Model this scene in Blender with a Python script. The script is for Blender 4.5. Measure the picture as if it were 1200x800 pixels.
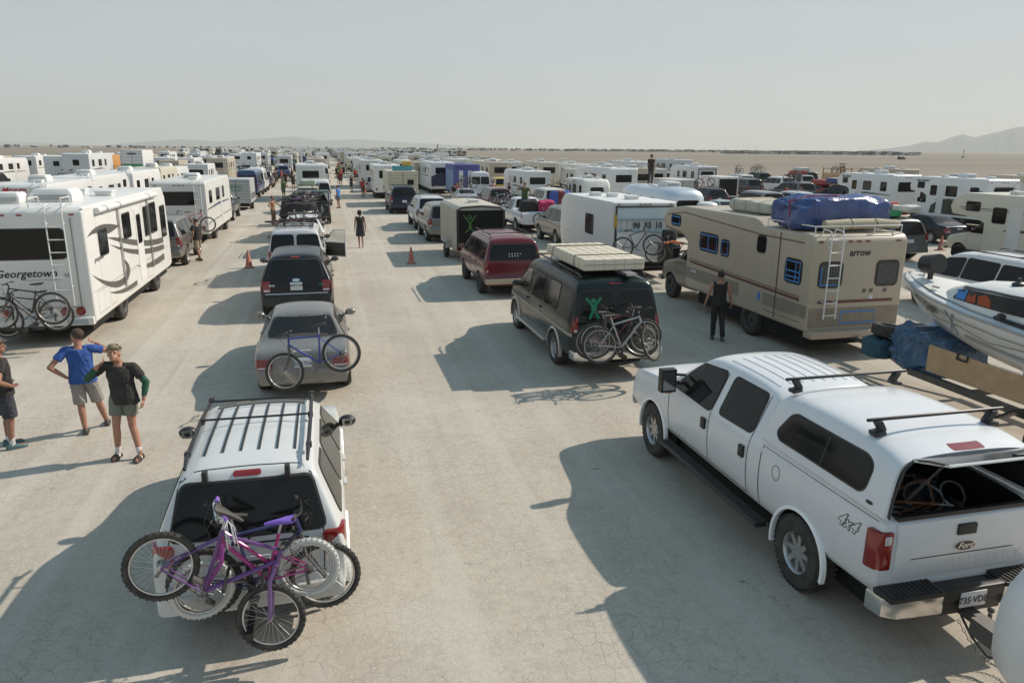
import bpy, bmesh, math, random
from mathutils import Vector, Matrix, Euler
from mathutils.bvhtree import BVHTree
from mathutils import noise as NZ
R_ = math.radians
rnd = random.Random(7)
for o in list(bpy.data.objects): bpy.data.objects.remove(o)
SC = bpy.context.scene
COL = SC.collection

# ------------------------------------------------------------------ camera
FPX, CH = 865.0, 4.6
CR = Vector((0.97103147, -0.23884144, 0.00725623))
CU = Vector((0.05356003, 0.24714661, 0.96749671))
CF = Vector((0.23287166, 0.93908111, -0.25277949))
cam_d = bpy.data.cameras.new('camera'); cam = bpy.data.objects.new('camera', cam_d); COL.objects.link(cam)
cam_d.sensor_width = 36; cam_d.lens = FPX / 1200 * 36; cam_d.clip_start = .05; cam_d.clip_end = 60000
cam.matrix_world = Matrix(((CR.x, CU.x, -CF.x, 0), (CR.y, CU.y, -CF.y, 0), (CR.z, CU.z, -CF.z, CH), (0, 0, 0, 1)))
SC.camera = cam
def G(px, py, z=0.0):
    """point at height z that stands where the 1200x800 photograph shows it"""
    d = CF + CR * ((px - 600) / FPX) - CU * ((py - 400) / FPX)
    t = (z - CH) / d.z
    return Vector((d.x * t, d.y * t, z))

# ------------------------------------------------------------------ light
SUN_EL, SUN_AZ = R_(39), math.atan2(1.2, .28)      # azimuth from +Y towards +X
w = bpy.data.worlds.new('World'); SC.world = w; w.use_nodes = True
nt = w.node_tree; bg = nt.nodes['Background']
sky = nt.nodes.new('ShaderNodeTexSky'); sky.sky_type = 'NISHITA'; sky.sun_disc = False
sky.sun_elevation = SUN_EL; sky.sun_rotation = SUN_AZ
sky.altitude = 1200; sky.air_density = .9; sky.dust_density = 4.0; sky.ozone_density = 1.0
hs = nt.nodes.new('ShaderNodeHueSaturation'); hs.inputs['Saturation'].default_value = .95
mxw = nt.nodes.new('ShaderNodeMix'); mxw.data_type = 'RGBA'; flat = nt.nodes.new('ShaderNodeMix'); flat.data_type = 'RGBA'; flat.inputs[6].default_value = (6.75, 7.45, 7.75, 1); flat.inputs[7].default_value = (3.9, 6.9, 9.2, 1)
wtc = nt.nodes.new('ShaderNodeTexCoord'); wsp = nt.nodes.new('ShaderNodeSeparateXYZ'); wmr = nt.nodes.new('ShaderNodeMapRange')
wmr.interpolation_type = 'SMOOTHSTEP'; wmr.inputs[1].default_value = .12; wmr.inputs[2].default_value = .55; wmr.inputs[3].default_value = .85; wmr.inputs[4].default_value = .55
wm2 = nt.nodes.new('ShaderNodeMapRange'); wm2.interpolation_type = 'SMOOTHSTEP'; wm2.inputs[1].default_value = .16; wm2.inputs[2].default_value = .75; nt.links.new(wsp.outputs['Z'], wm2.inputs[0]); nt.links.new(wm2.outputs[0], flat.inputs[0]); nt.links.new(flat.outputs[2], mxw.inputs[7])
nt.links.new(wtc.outputs['Generated'], wsp.inputs[0]); nt.links.new(wsp.outputs['Z'], wmr.inputs[0]); nt.links.new(wmr.outputs[0], mxw.inputs[0])
nt.links.new(sky.outputs[0], hs.inputs['Color']); nt.links.new(hs.outputs[0], mxw.inputs[6]); wmp = nt.nodes.new('ShaderNodeMapping'); wmp.inputs['Scale'].default_value = (1.2, 1.2, 7); wnz = nt.nodes.new('ShaderNodeTexNoise'); wnz.inputs['Scale'].default_value = 1.6; wnz.inputs['Detail'].default_value = 4; wvr = nt.nodes.new('ShaderNodeMapRange'); wvr.inputs[1].default_value = .3; wvr.inputs[2].default_value = .7; wvr.inputs[3].default_value = .965; wvr.inputs[4].default_value = 1.03; whv = nt.nodes.new('ShaderNodeHueSaturation')
nt.links.new(wtc.outputs['Generated'], wmp.inputs[0]); nt.links.new(wmp.outputs[0], wnz.inputs['Vector']); nt.links.new(wnz.outputs[0], wvr.inputs[0]); nt.links.new(wvr.outputs[0], whv.inputs['Value']); nt.links.new(mxw.outputs[2], whv.inputs['Color']); nt.links.new(whv.outputs[0], bg.inputs[0])
bg.inputs[1].default_value = .083
sl = bpy.data.lights.new('sun', 'SUN'); sl.energy = 4.6; sl.angle = R_(.6); sl.color = (1, .905, .79)
so = bpy.data.objects.new('sun', sl); COL.objects.link(so)
sv = Vector((math.sin(SUN_AZ) * math.cos(SUN_EL), math.cos(SUN_AZ) * math.cos(SUN_EL), math.sin(SUN_EL)))
so.rotation_euler = sv.to_track_quat('Z', 'Y').to_euler(); so.location = (60, 20, 60)
SC.view_settings.view_transform = 'Standard'; SC.view_settings.look = 'None'
SC.view_settings.exposure = 0.0; SC.view_settings.gamma = 1
SC.render.engine = 'CYCLES'
try:
    SC.cycles.volume_bounces = 1; SC.cycles.max_bounces = 6; SC.cycles.transparent_max_bounces = 12
except Exception: pass

# ------------------------------------------------------------------ materials
MATS = {}
DUST = (.47, .41, .32)
def mat(name, col=None, rough=.6, metal=0., coat=0., dust=0., var=.0, scale=4., trans=0., alpha=1., bump=0., lowdust=0., spec=.5, bscale=30.):
    """procedural material; col=None takes the colour of the object"""
    if name in MATS: return MATS[name]
    m = bpy.data.materials.new(name); m.use_nodes = True; MATS[name] = m
    t = m.node_tree; N = t.nodes.new; Lk = t.links.new
    b = t.nodes['Principled BSDF']
    b.inputs['Roughness'].default_value = rough; b.inputs['Metallic'].default_value = metal
    b.inputs['Coat Weight'].default_value = coat; b.inputs['Coat Roughness'].default_value = .08
    b.inputs['Transmission Weight'].default_value = trans; b.inputs['Alpha'].default_value = alpha
    b.inputs['Specular IOR Level'].default_value = spec
    if col is None:
        oi = N('ShaderNodeObjectInfo'); src = oi.outputs['Color']
    else:
        rg = N('ShaderNodeRGB'); rg.outputs[0].default_value = (*col, 1); src = rg.outputs[0]
    tc = N('ShaderNodeTexCoord')
    nz = N('ShaderNodeTexNoise'); nz.inputs['Scale'].default_value = scale; nz.inputs['Detail'].default_value = 6; nz.inputs['Roughness'].default_value = .65
    Lk(tc.outputs['Object'], nz.inputs['Vector'])
    if var:
        hv = N('ShaderNodeHueSaturation'); mr = N('ShaderNodeMapRange')
        mr.inputs[1].default_value = .3; mr.inputs[2].default_value = .7; mr.inputs[3].default_value = 1 - var; mr.inputs[4].default_value = 1 + var
        Lk(nz.outputs[0], mr.inputs[0]); Lk(mr.outputs[0], hv.inputs['Value']); Lk(src, hv.inputs['Color']); src = hv.outputs[0]
    if dust or lowdust:
        mr = N('ShaderNodeMapRange'); mr.inputs[1].default_value = .35; mr.inputs[2].default_value = .75; mr.inputs[3].default_value = dust * .4; mr.inputs[4].default_value = dust * 1.4
        Lk(nz.outputs[0], mr.inputs[0]); fac = mr.outputs[0]
        if lowdust:
            sp = N('ShaderNodeSeparateXYZ'); Lk(tc.outputs['Object'], sp.inputs[0])
            m2 = N('ShaderNodeMapRange'); m2.inputs[1].default_value = .85; m2.inputs[2].default_value = .25; m2.inputs[3].default_value = 0; m2.inputs[4].default_value = lowdust
            Lk(sp.outputs['Z'], m2.inputs[0])
            mu = N('ShaderNodeMath'); mu.operation = 'MULTIPLY'; ml = N('ShaderNodeMapRange'); ml.inputs[1].default_value = .3; ml.inputs[2].default_value = .6; ml.inputs[3].default_value = .5
            Lk(nz.outputs[0], ml.inputs[0]); Lk(ml.outputs[0], mu.inputs[0]); Lk(m2.outputs[0], mu.inputs[1])
            ad = N('ShaderNodeMath'); ad.operation = 'ADD'; ad.use_clamp = True; Lk(mu.outputs[0], ad.inputs[0]); Lk(fac, ad.inputs[1]); fac = ad.outputs[0]
        mx = N('ShaderNodeMix'); mx.data_type = 'RGBA'; mx.inputs[7].default_value = (*DUST, 1)
        Lk(fac, mx.inputs[0]); Lk(src, mx.inputs[6]); src = mx.outputs[2]
        ra = N('ShaderNodeMapRange'); ra.inputs[1].default_value = 0; ra.inputs[2].default_value = .6; ra.inputs[3].default_value = rough; ra.inputs[4].default_value = max(rough, .75)
        Lk(fac, ra.inputs[0]); Lk(ra.outputs[0], b.inputs['Roughness'])
    Lk(src, b.inputs['Base Color'])
    if bump:
        bp = N('ShaderNodeBump'); bp.inputs['Strength'].default_value = bump; bp.inputs['Distance'].default_value = .02
        n2 = N('ShaderNodeTexNoise'); n2.inputs['Scale'].default_value = bscale; n2.inputs['Detail'].default_value = 4
        Lk(tc.outputs['Object'], n2.inputs['Vector']); Lk(n2.outputs[0], bp.inputs['Height']); Lk(bp.outputs[0], b.inputs['Normal'])
    return m
def emis(name, col, s):
    m = mat(name, col); b = m.node_tree.nodes['Principled BSDF']; b.inputs['Emission Color'].default_value = (*col, 1); b.inputs['Emission Strength'].default_value = s; return m

PAINT = mat('car_paint', None, .22, 0, .3, dust=.014, lowdust=.21, spec=.4, var=.03)
PAINTD = mat('dark_car_paint', None, .25, 0, .12, dust=.006, lowdust=.14, var=.03, spec=.28)
PAINTM = mat('metallic_paint', None, .30, .45, .4, dust=.03, lowdust=.22, var=.04)
SHELL = mat('rv_fibreglass', None, .38, 0, .15, dust=.10, lowdust=.25, var=.05, scale=1.5)
SHEET = mat('painted_sheet_metal', None, .5, 0, 0, dust=.12, lowdust=.2, var=.06, scale=2)
GLASS = mat('tinted_glass', (.006, .007, .008), .04, 0, 0, spec=.28, dust=.022, scale=1.1)
GLASS2 = mat('dusty_glass', (.03, .034, .036), .12, 0, 0, dust=.04)
RUBBER = mat('rubber', (.018, .018, .019), .75, dust=.08)
BLACK = mat('black_plastic', (.014, .014, .015), .45, dust=.02)
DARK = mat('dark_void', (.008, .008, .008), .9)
TYRE = mat('tyre_rubber', (.018, .018, .018), .85, dust=.10, var=.1, scale=9, bump=.3)
WHITETYRE = mat('pale_tyre', (.55, .55, .52), .8, dust=.2, bump=.3)
CHROME = mat('chrome', (.75, .75, .74), .18, 1., dust=.10)
ALU = mat('brushed_aluminium', (.55, .55, .55), .35, .9, dust=.15)
STEEL = mat('dark_steel', (.10, .10, .10), .5, .6, dust=.15)
REDLENS = mat('red_lens', (.22, .008, .008), .15, 0, .8)
AMBER = mat('amber_lens', (.6, .17, .02), .15, 0, .8)
CLEARLENS = mat('clear_lens', (.6, .6, .6), .12, .3, .8)
WHITE = mat('white_plastic', (.74, .74, .72), .45, dust=.12)
CREAMP = mat('yellowed_plastic', (.62, .57, .45), .5, dust=.15)
PLATE = mat('plate_white', (.66, .68, .70), .4, dust=.1)
INK = mat('black_ink', (.02, .02, .025), .5)
REDINK = mat('red_ink', (.45, .02, .03), .5)
GREENINK = mat('green_ink', (.02, .30, .10), .5)
BLUEINK = mat('blue_ink', (.05, .13, .35), .5)
TAPE = mat('blue_masking_tape', (.05, .22, .55), .6)
CLOTH = mat('cloth', None, .9, dust=.05, var=.10, scale=9, bump=.9, bscale=16)
SKIN = mat('skin', None, .55, var=.06, scale=14)
WOODM = mat('plywood', (.48, .31, .17), .7, var=.15, scale=5, dust=.1)
BIKEP = mat('bike_paint', None, .3, .2, .4, dust=.08)
PLAIN = mat('matte_paint', None, .6, dust=.10, var=.05)

# ------------------------------------------------------------------ mesh tools
class MB:
    def __init__(s): s.v = []; s.f = []; s.mi = []; s.cur = 0
    def _add(s, vs, fs):
        n = len(s.v); s.v += [Vector(v) for v in vs]; s.f += [[i + n for i in f] for f in fs]; s.mi += [s.cur] * len(fs); return s
    def box(s, c, d, rot=None):
        x, y, z = d[0] / 2, d[1] / 2, d[2] / 2
        vs = [Vector((a * x, b * y, e * z)) for a in (-1, 1) for b in (-1, 1) for e in (-1, 1)]
        if rot is not None:
            M = rot if isinstance(rot, Matrix) else Euler(rot).to_matrix(); vs = [M @ v for v in vs]
        return s._add([v + Vector(c) for v in vs], [(0, 1, 3, 2), (4, 6, 7, 5), (0, 4, 5, 1), (2, 3, 7, 6), (0, 2, 6, 4), (1, 5, 7, 3)])
    def b2(s, p, q): return s.box([(a + b) / 2 for a, b in zip(p, q)], [abs(a - b) for a, b in zip(p, q)])
    def cyl(s, p0, p1, r0, r1=None, n=12, caps=True):
        r1 = r0 if r1 is None else r1; p0 = Vector(p0); p1 = Vector(p1); d = (p1 - p0)
        if d.length < 1e-6: return s
        q = d.normalized(); a = q.orthogonal().normalized(); b = q.cross(a)
        vs = []
        for p, r in ((p0, r0), (p1, r1)):
            for i in range(n):
                t = 2 * math.pi * i / n; vs.append(p + (a * math.cos(t) + b * math.sin(t)) * r)
        fs = [(i, (i + 1) % n, n + (i + 1) % n, n + i) for i in range(n)]
        if caps: fs += [tuple(range(n))[::-1], tuple(range(n, 2 * n))]
        return s._add(vs, fs)
    def tube(s, pts, r, n=8, closed=False):
        pts = [Vector(p) for p in pts]; k = len(pts); vs = []; prev = None
        rr = r if isinstance(r, (list, tuple)) else [r] * k
        for i, p in enumerate(pts):
            if closed: d = pts[(i + 1) % k] - pts[i - 1]
            else: d = pts[min(i + 1, k - 1)] - pts[max(i - 1, 0)]
            d.normalize()
            if prev is None: a = d.orthogonal().normalized()
            else:
                a = prev - d * prev.dot(d)
                a = a.normalized() if a.length > 1e-6 else d.orthogonal().normalized()
            prev = a; b = d.cross(a)
            for j in range(n):
                t = 2 * math.pi * j / n; vs.append(p + (a * math.cos(t) + b * math.sin(t)) * rr[i])
        fs = []
        for i in range(k if closed else k - 1):
            for j in range(n):
                i2 = (i + 1) % k; fs.append((i * n + j, i * n + (j + 1) % n, i2 * n + (j + 1) % n, i2 * n + j))
        if not closed: fs += [tuple(range(n))[::-1], tuple(range((k - 1) * n, k * n))]
        return s._add(vs, fs)
    def prism(s, poly, axis, a, b):
        def P(u, v, w): return {'x': (w, u, v), 'y': (u, w, v), 'z': (u, v, w)}[axis]
        n = len(poly); vs = [P(u, v, a) for u, v in poly] + [P(u, v, b) for u, v in poly]
        fs = [(i, (i + 1) % n, n + (i + 1) % n, n + i) for i in range(n)] + [tuple(range(n))[::-1], tuple(range(n, 2 * n))]
        return s._add(vs, fs)
    def lathe(s, prof, axis='z', n=24, c=(0, 0, 0), a0=0., a1=2 * math.pi):
        full = abs(a1 - a0 - 2 * math.pi) < 1e-6; k = n if full else n + 1; c = Vector(c); vs = []
        for i in range(k):
            t = a0 + (a1 - a0) * i / n
            for r, h in prof:
                u, v = r * math.cos(t), r * math.sin(t)
                vs.append(c + Vector({'z': (u, v, h), 'x': (h, u, v), 'y': (u, h, v)}[axis]))
        m = len(prof); fs = []
        for i in range(n):
            i2 = (i + 1) % k
            for j in range(m - 1): fs.append((i * m + j, i2 * m + j, i2 * m + j + 1, i * m + j + 1))
        return s._add(vs, fs)
    def sphere(s, c, r, n=12, m=8, M=None):
        r = (r, r, r) if not isinstance(r, (tuple, list)) else r; vs = []; c = Vector(c)
        for j in range(1, m):
            p = math.pi * j / m
            for i in range(n):
                t = 2 * math.pi * i / n
                v = Vector((r[0] * math.sin(p) * math.cos(t), r[1] * math.sin(p) * math.sin(t), r[2] * math.cos(p)))
                vs.append(c + (M @ v if M else v))
        t_ = Vector((0, 0, r[2])); top = c + (M @ t_ if M else t_); bot = c - (M @ t_ if M else t_)
        vs += [top, bot]; T, B = len(vs) - 2, len(vs) - 1; fs = []
        for j in range(m - 2):
            for i in range(n): fs.append((j * n + i, (j + 1) * n + i, (j + 1) * n + (i + 1) % n, j * n + (i + 1) % n))
        for i in range(n): fs.append((T, i, (i + 1) % n)); fs.append((B, (m - 2) * n + (i + 1) % n, (m - 2) * n + i))
        return s._add(vs, fs)
    def loft(s, rings, cap=True, closed=True):
        n = len(rings[0]); vs = [p for r in rings for p in r]; fs = []
        for i in range(len(rings) - 1):
            for j in range(n if closed else n - 1): fs.append((i * n + j, i * n + (j + 1) % n, (i + 1) * n + (j + 1) % n, (i + 1) * n + j))
        if cap: fs += [tuple(range(n))[::-1], tuple(range((len(rings) - 1) * n, len(rings) * n))]
        return s._add(vs, fs)
    def add(s, o, M=None):
        n = len(s.v); s.v += [(M @ v if M else v.copy()) for v in o.v]; s.f += [[i + n for i in f] for f in o.f]; s.mi += [s.cur] * len(o.f); return s
    def xf(s, M): s.v = [M @ v for v in s.v]; return s

def finish(me, smooth):
    for p in me.polygons: p.use_smooth = smooth > 0
    if smooth > 0: me.set_sharp_from_angle(angle=R_(smooth))
def mesh(name, m, mats, smooth=35, bev=0, seg=2, fixn=True):
    bm = bmesh.new(); vs = [bm.verts.new(v) for v in m.v]
    for f, k in zip(m.f, m.mi):
        try: fc = bm.faces.new([vs[i] for i in f]); fc.material_index = k
        except ValueError: pass
    bmesh.ops.remove_doubles(bm, verts=bm.verts, dist=1e-5)
    if fixn: bmesh.ops.recalc_face_normals(bm, faces=bm.faces)
    if bev:
        es = [e for e in bm.edges if len(e.link_faces) == 2 and e.calc_face_angle(0) > R_(28)]
        bmesh.ops.bevel(bm, geom=es, offset=bev, segments=seg, profile=.6, affect='EDGES', clamp_overlap=True)
    me = bpy.data.meshes.new(name); bm.to_mesh(me); bm.free()
    for mt in (mats if isinstance(mats, (list, tuple)) else [mats]): me.materials.append(mt)
    finish(me, smooth); return me
def link(name, data, parent=None, color=None, M=None):
    o = bpy.data.objects.new(name, data); COL.objects.link(o)
    if parent: o.parent = parent
    if color: o.color = (*color[:3], 1)
    if M is not None: o.matrix_local = M
    return o
def build(name, m, mats, parent=None, color=None, smooth=35, bev=0, seg=2, M=None, fixn=True):
    return link(name, mesh(name, m, mats, smooth, bev, seg, fixn), parent, color, M)
def tag(o, label, cat=None, group=None, kind=None):
    if label: o['label'] = label
    if cat: o['category'] = cat
    if group: o['group'] = group
    if kind: o['kind'] = kind
    return o
def thing(name, label, cat, loc=(0, 0, 0), rz=0, group=None):
    o = bpy.data.objects.new(name, None); COL.objects.link(o); o.location = loc
    o.rotation_euler = rz if isinstance(rz, (tuple, Euler)) else (0, 0, rz); o.empty_display_size = .3
    return tag(o, label, cat, group)
KIDS = {}
def kids(o):
    k = o.as_pointer()
    if k not in KIDS: KIDS[k] = list(o.children)
    return KIDS[k]
def copy_tree(o, parent=None):
    c = o.copy(); COL.objects.link(c)
    if parent:
        c.parent = parent; c.matrix_parent_inverse = o.matrix_parent_inverse.copy()
    KIDS[c.as_pointer()] = [copy_tree(ch, c) for ch in kids(o)]
    return c
def recolor(o, color):
    for c in kids(o):
        if 'fix' not in c.keys() and c.type == 'MESH': c.color = (*color, 1)
        recolor(c, color)
def evald(o):
    dg = bpy.context.evaluated_depsgraph_get(); dg.update()
    return bpy.data.meshes.new_from_object(o.evaluated_get(dg))

# 2D outlines
def rr(u0, v0, u1, v1, r=.05, n=4):
    u0, u1 = sorted((u0, u1)); v0, v1 = sorted((v0, v1)); r = min(r, (u1 - u0) / 2.01, (v1 - v0) / 2.01); P = []
    for cu, cv, a in ((u1 - r, v1 - r, 0), (u0 + r, v1 - r, 90), (u0 + r, v0 + r, 180), (u1 - r, v0 + r, 270)):
        for i in range(n + 1):
            t = R_(a + 90 * i / n); P.append((cu + r * math.cos(t), cv + r * math.sin(t)))
    return P
def rpoly(pts, r=.05, n=3):
    out = []; k = len(pts)
    for i in range(k):
        p0, p, p1 = Vector(pts[i - 1]), Vector(pts[i]), Vector(pts[(i + 1) % k])
        a = p0 - p; b = p1 - p; t = min(r, a.length * .45, b.length * .45); A = p + a.normalized() * t; B = p + b.normalized() * t
        for j in range(n + 1):
            s = j / n; q = A * (1 - s) ** 2 + p * 2 * s * (1 - s) + B * s * s; out.append((q.x, q.y))
    return out
def outset(poly, d):
    k = len(poly); ar = sum(poly[i - 1][0] * poly[i][1] - poly[i][0] * poly[i - 1][1] for i in range(k)); sg = 1 if ar > 0 else -1; out = []
    for i in range(k):
        p0, p, p1 = Vector(poly[i - 1]), Vector(poly[i]), Vector(poly[(i + 1) % k])
        e0 = (p - p0); e1 = (p1 - p)
        e0 = e0.normalized() if e0.length > 1e-9 else e1.normalized(); e1 = e1.normalized() if e1.length > 1e-9 else e0
        n0 = Vector((e0.y, -e0.x)) * sg; n1 = Vector((e1.y, -e1.x)) * sg; n = (n0 + n1)
        n = n.normalized() if n.length > 1e-6 else n0; out.append((p.x + n.x * d, p.y + n.y * d))
    return out
def ell(cu, cv, ru, rv, n=20): return [(cu + ru * math.cos(2 * math.pi * i / n), cv + rv * math.sin(2 * math.pi * i / n)) for i in range(n)]
def strip(pts, wd):
    """thin ribbon polygon along a 2D path"""
    pts = [Vector(p) for p in pts]; a = []; b = []
    for i, p in enumerate(pts):
        d = (pts[min(i + 1, len(pts) - 1)] - pts[max(i - 1, 0)]).normalized(); n = Vector((-d.y, d.x)); wv = wd[i] if isinstance(wd, (list, tuple)) else wd
        a.append(p + n * wv / 2); b.append(p - n * wv / 2)
    return [[(a[i].x, a[i].y), (a[i + 1].x, a[i + 1].y), (b[i + 1].x, b[i + 1].y), (b[i].x, b[i].y)] for i in range(len(pts) - 1)]
def bez(p, n=8):
    out = []
    for k in range(0, len(p) - 1, 3):
        P = [Vector(q) for q in p[k:k + 4]]
        for i in range(n + (1 if k + 4 >= len(p) else 0)):
            t = i / n; q = P[0] * (1 - t) ** 3 + P[1] * 3 * t * (1 - t) ** 2 + P[2] * 3 * t * t * (1 - t) + P[3] * t ** 3; out.append((q.x, q.y))
    return out
FONT_CACHE = {}
def text2d(txt, size=.2, shear=0, bold=0, u=0, v=0, flip=False, rot=0, sx=1.):
    cu = bpy.data.curves.new('lettering', 'FONT'); cu.body = txt; cu.size = size; cu.shear = shear; cu.offset = bold
    cu.align_x = 'CENTER'; cu.align_y = 'CENTER'; cu.resolution_u = 2
    o = bpy.data.objects.new('lettering', cu); COL.objects.link(o); me = evald(o); bpy.data.objects.remove(o); bpy.data.curves.remove(cu)
    bm = bmesh.new(); bm.from_mesh(me); bpy.data.meshes.remove(me); c, s = math.cos(rot), math.sin(rot)
    for q in bm.verts:
        x, y = q.co.x * sx, q.co.y; x, y = x * c - y * s, x * s + y * c
        q.co = Vector(((-x if flip else x) + u, y + v, 0))
    return bm
SIDES = {'L': (lambda u, v: Vector((-50, u, v)), Vector((1, 0, 0))), 'R': (lambda u, v: Vector((50, u, v)), Vector((-1, 0, 0))),
         'B': (lambda u, v: Vector((u, -50, v)), Vector((0, 1, 0))), 'F': (lambda u, v: Vector((u, 50, v)), Vector((0, -1, 0))),
         'T': (lambda u, v: Vector((u, v, 50)), Vector((0, 0, -1)))}
def decal(name, bvh, shape, side, mt, parent, off=.004, step=.12, skirt=False, color=None, smooth=50, clip=0):
    """panel that follows the surface behind it: polygon(s) or flat lettering laid on a body side"""
    if isinstance(shape, bmesh.types.BMesh): bm = shape
    else:
        bm = bmesh.new()
        loops = shape if isinstance(shape[0][0], (list, tuple, Vector)) else [shape]
        for lp in loops:
            try: bm.faces.new([bm.verts.new((p[0], p[1], 0)) for p in lp])
            except ValueError: pass
    bmesh.ops.triangulate(bm, faces=bm.faces)
    us = [v.co.x for v in bm.verts]; vs_ = [v.co.y for v in bm.verts]
    if not us: return None
    if step:
        for lo, hi, no in ((min(us), max(us), Vector((1, 0, 0))), (min(vs_), max(vs_), Vector((0, 1, 0)))):
            k = int((hi - lo) / step)
            for i in range(1, k + 1):
                c = lo + (hi - lo) * i / (k + 1)
                bmesh.ops.bisect_plane(bm, geom=bm.verts[:] + bm.edges[:] + bm.faces[:], plane_co=no * c, plane_no=no)
    drop = []; org, d = SIDES[side]; bm.verts.ensure_lookup_table()
    for v in bm.verts:
        o = org(v.co.x, v.co.y); hit = bvh.ray_cast(o, d)
        p = hit[0]
        if p is None:
            nr = bvh.find_nearest(o + d * 49.0); p = Vector(nr[0]); q = o.copy()
            for i in range(3):
                if abs(d[i]) > .5: q[i] = p[i]
            p = q
        v.co = p - d * off
        if clip and (hit[0] is None or abs(hit[1].dot(d)) < clip): drop.append(v)
    if drop: bmesh.ops.delete(bm, geom=drop, context='VERTS')
    bm.normal_update()
    tot = sum((f.normal.dot(d) * f.calc_area() for f in bm.faces), 0)
    if tot > 0: bmesh.ops.reverse_faces(bm, faces=bm.faces)
    if skirt:
        es = [e for e in bm.edges if len(e.link_faces) == 1]
        r = bmesh.ops.extrude_edge_only(bm, edges=es)
        for g in r['geom']:
            if isinstance(g, bmesh.types.BMVert): g.co += d * (off + .01)
        bm.normal_update()
    me = bpy.data.meshes.new(name); bm.to_mesh(me); bm.free(); me.materials.append(mt); finish(me, smooth)
    return link(name, me, parent, color)
def bvh_of(o): 
    bm = bmesh.new(); bm.from_mesh(o.data); t = BVHTree.FromBMesh(bm); bm.free(); return t
def window(root, bvh, poly, side, name='window', frame=.025, glass=None, fm=None, off=.006, rubber=True):
    g = decal(name, bvh, poly, side, glass or GLASS, root, off + (.006 if rubber else 0))
    if rubber and g: decal('window_frame', bvh, outset(poly, frame), side, fm or RUBBER, g, off, skirt=True)
    return g
# ------------------------------------------------------------------ wheels
WC = {}
def wheel_meshes(r, w, style, lod):
    k = (round(r, 3), round(w, 3), style, lod)
    if k in WC: return WC[k]
    n = 36 if lod == 0 else (20 if lod == 1 else 12); ri = r * (.60 if style != 'truck' else .56)
    t = MB(); h = w / 2
    t.lathe([(ri, -h * .8), (ri * 1.04, -h), (r * .90, -h), (r * .97, -h * .82), (r, -h * .6), (r, 0), (r, h * .6), (r * .97, h * .82), (r * .90, h), (ri * 1.04, h), (ri, h * .8), (ri * .96, h * .5), (ri * .96, -h * .5), (ri, -h * .8)], 'x', n)
    if style == 'truck' and lod == 0:
        for i in range(44):
            a = 2 * math.pi * i / 44
            for sx, da in ((-.72, 0), (-.25, .05), (.25, 0), (.72, .05)):
                M = Matrix.Rotation(a + da, 4, 'X') @ Matrix.Translation((sx * h, 0, r * 1.0))
                t.add(MB().box((0, 0, 0), (h * .36, r * .085, r * .035), (0, 0, .35 if sx * (1 if abs(sx) > .5 else -1) > 0 else -.35)), M)
    tm = mesh('tyre', t, TYRE, 40)
    m = MB(); m.lathe([(0, h * .25), (ri * .9, h * .2), (ri * .93, h * .55), (ri * .96, h * .85), (ri * 1.0, h * .92), (ri * 1.02, h * .86), (ri * .985, h * .5)], 'x', n)
    m.cyl((h * .25, 0, 0), (h * .62, 0, 0), ri * .22, ri * .17, 14)
    ns = {'five': 5, 'truck': 8, 'seven': 7, 'steel': 0, 'cap': 12}[style]
    for i in range(ns):
        a = 2 * math.pi * i / ns; wd = {5: .26, 8: .15, 7: .18, 12: .09}[ns]
        M = Matrix.Rotation(a, 4, 'X')
        m.add(MB().prism([(-wd * ri, ri * .15), (wd * ri, ri * .15), (wd * .75 * ri, ri * .93), (-wd * .75 * ri, ri * .93)], 'x', h * .35, h * .62), M)
    if style in ('truck', 'steel', 'cap') and lod == 0:
        for i in range(8):
            a = 2 * math.pi * i / 8; m.cyl((h * .55, ri * .30 * math.cos(a), ri * .30 * math.sin(a)), (h * .72, ri * .30 * math.cos(a), ri * .30 * math.sin(a)), .013, n=6)
    rm = mesh('rim', m, {'steel': STEEL}.get(style, ALU), 35)
    bk = MB(); bk.cyl((h * .08, 0, 0), (h * .22, 0, 0), ri * .93, n=n); bm_ = mesh('hub', bk, DARK, 0)
    WC[k] = (tm, rm, bm_); return WC[k]
def add_wheel(root, x, y, r=.36, w=.24, style='five', lod=0, turn=0, cx=None, z=None):
    tm, rm, hb = wheel_meshes(r, w, style, lod)
    o = link('wheel', tm, root); o.location = (x, y, r if z is None else z); o.rotation_euler = (0, 0, (math.pi if x < 0 else 0) + turn); o['fix'] = 1
    if lod < 2:
        a = link('rim', rm, o); a['fix'] = 1
    return o

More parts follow.
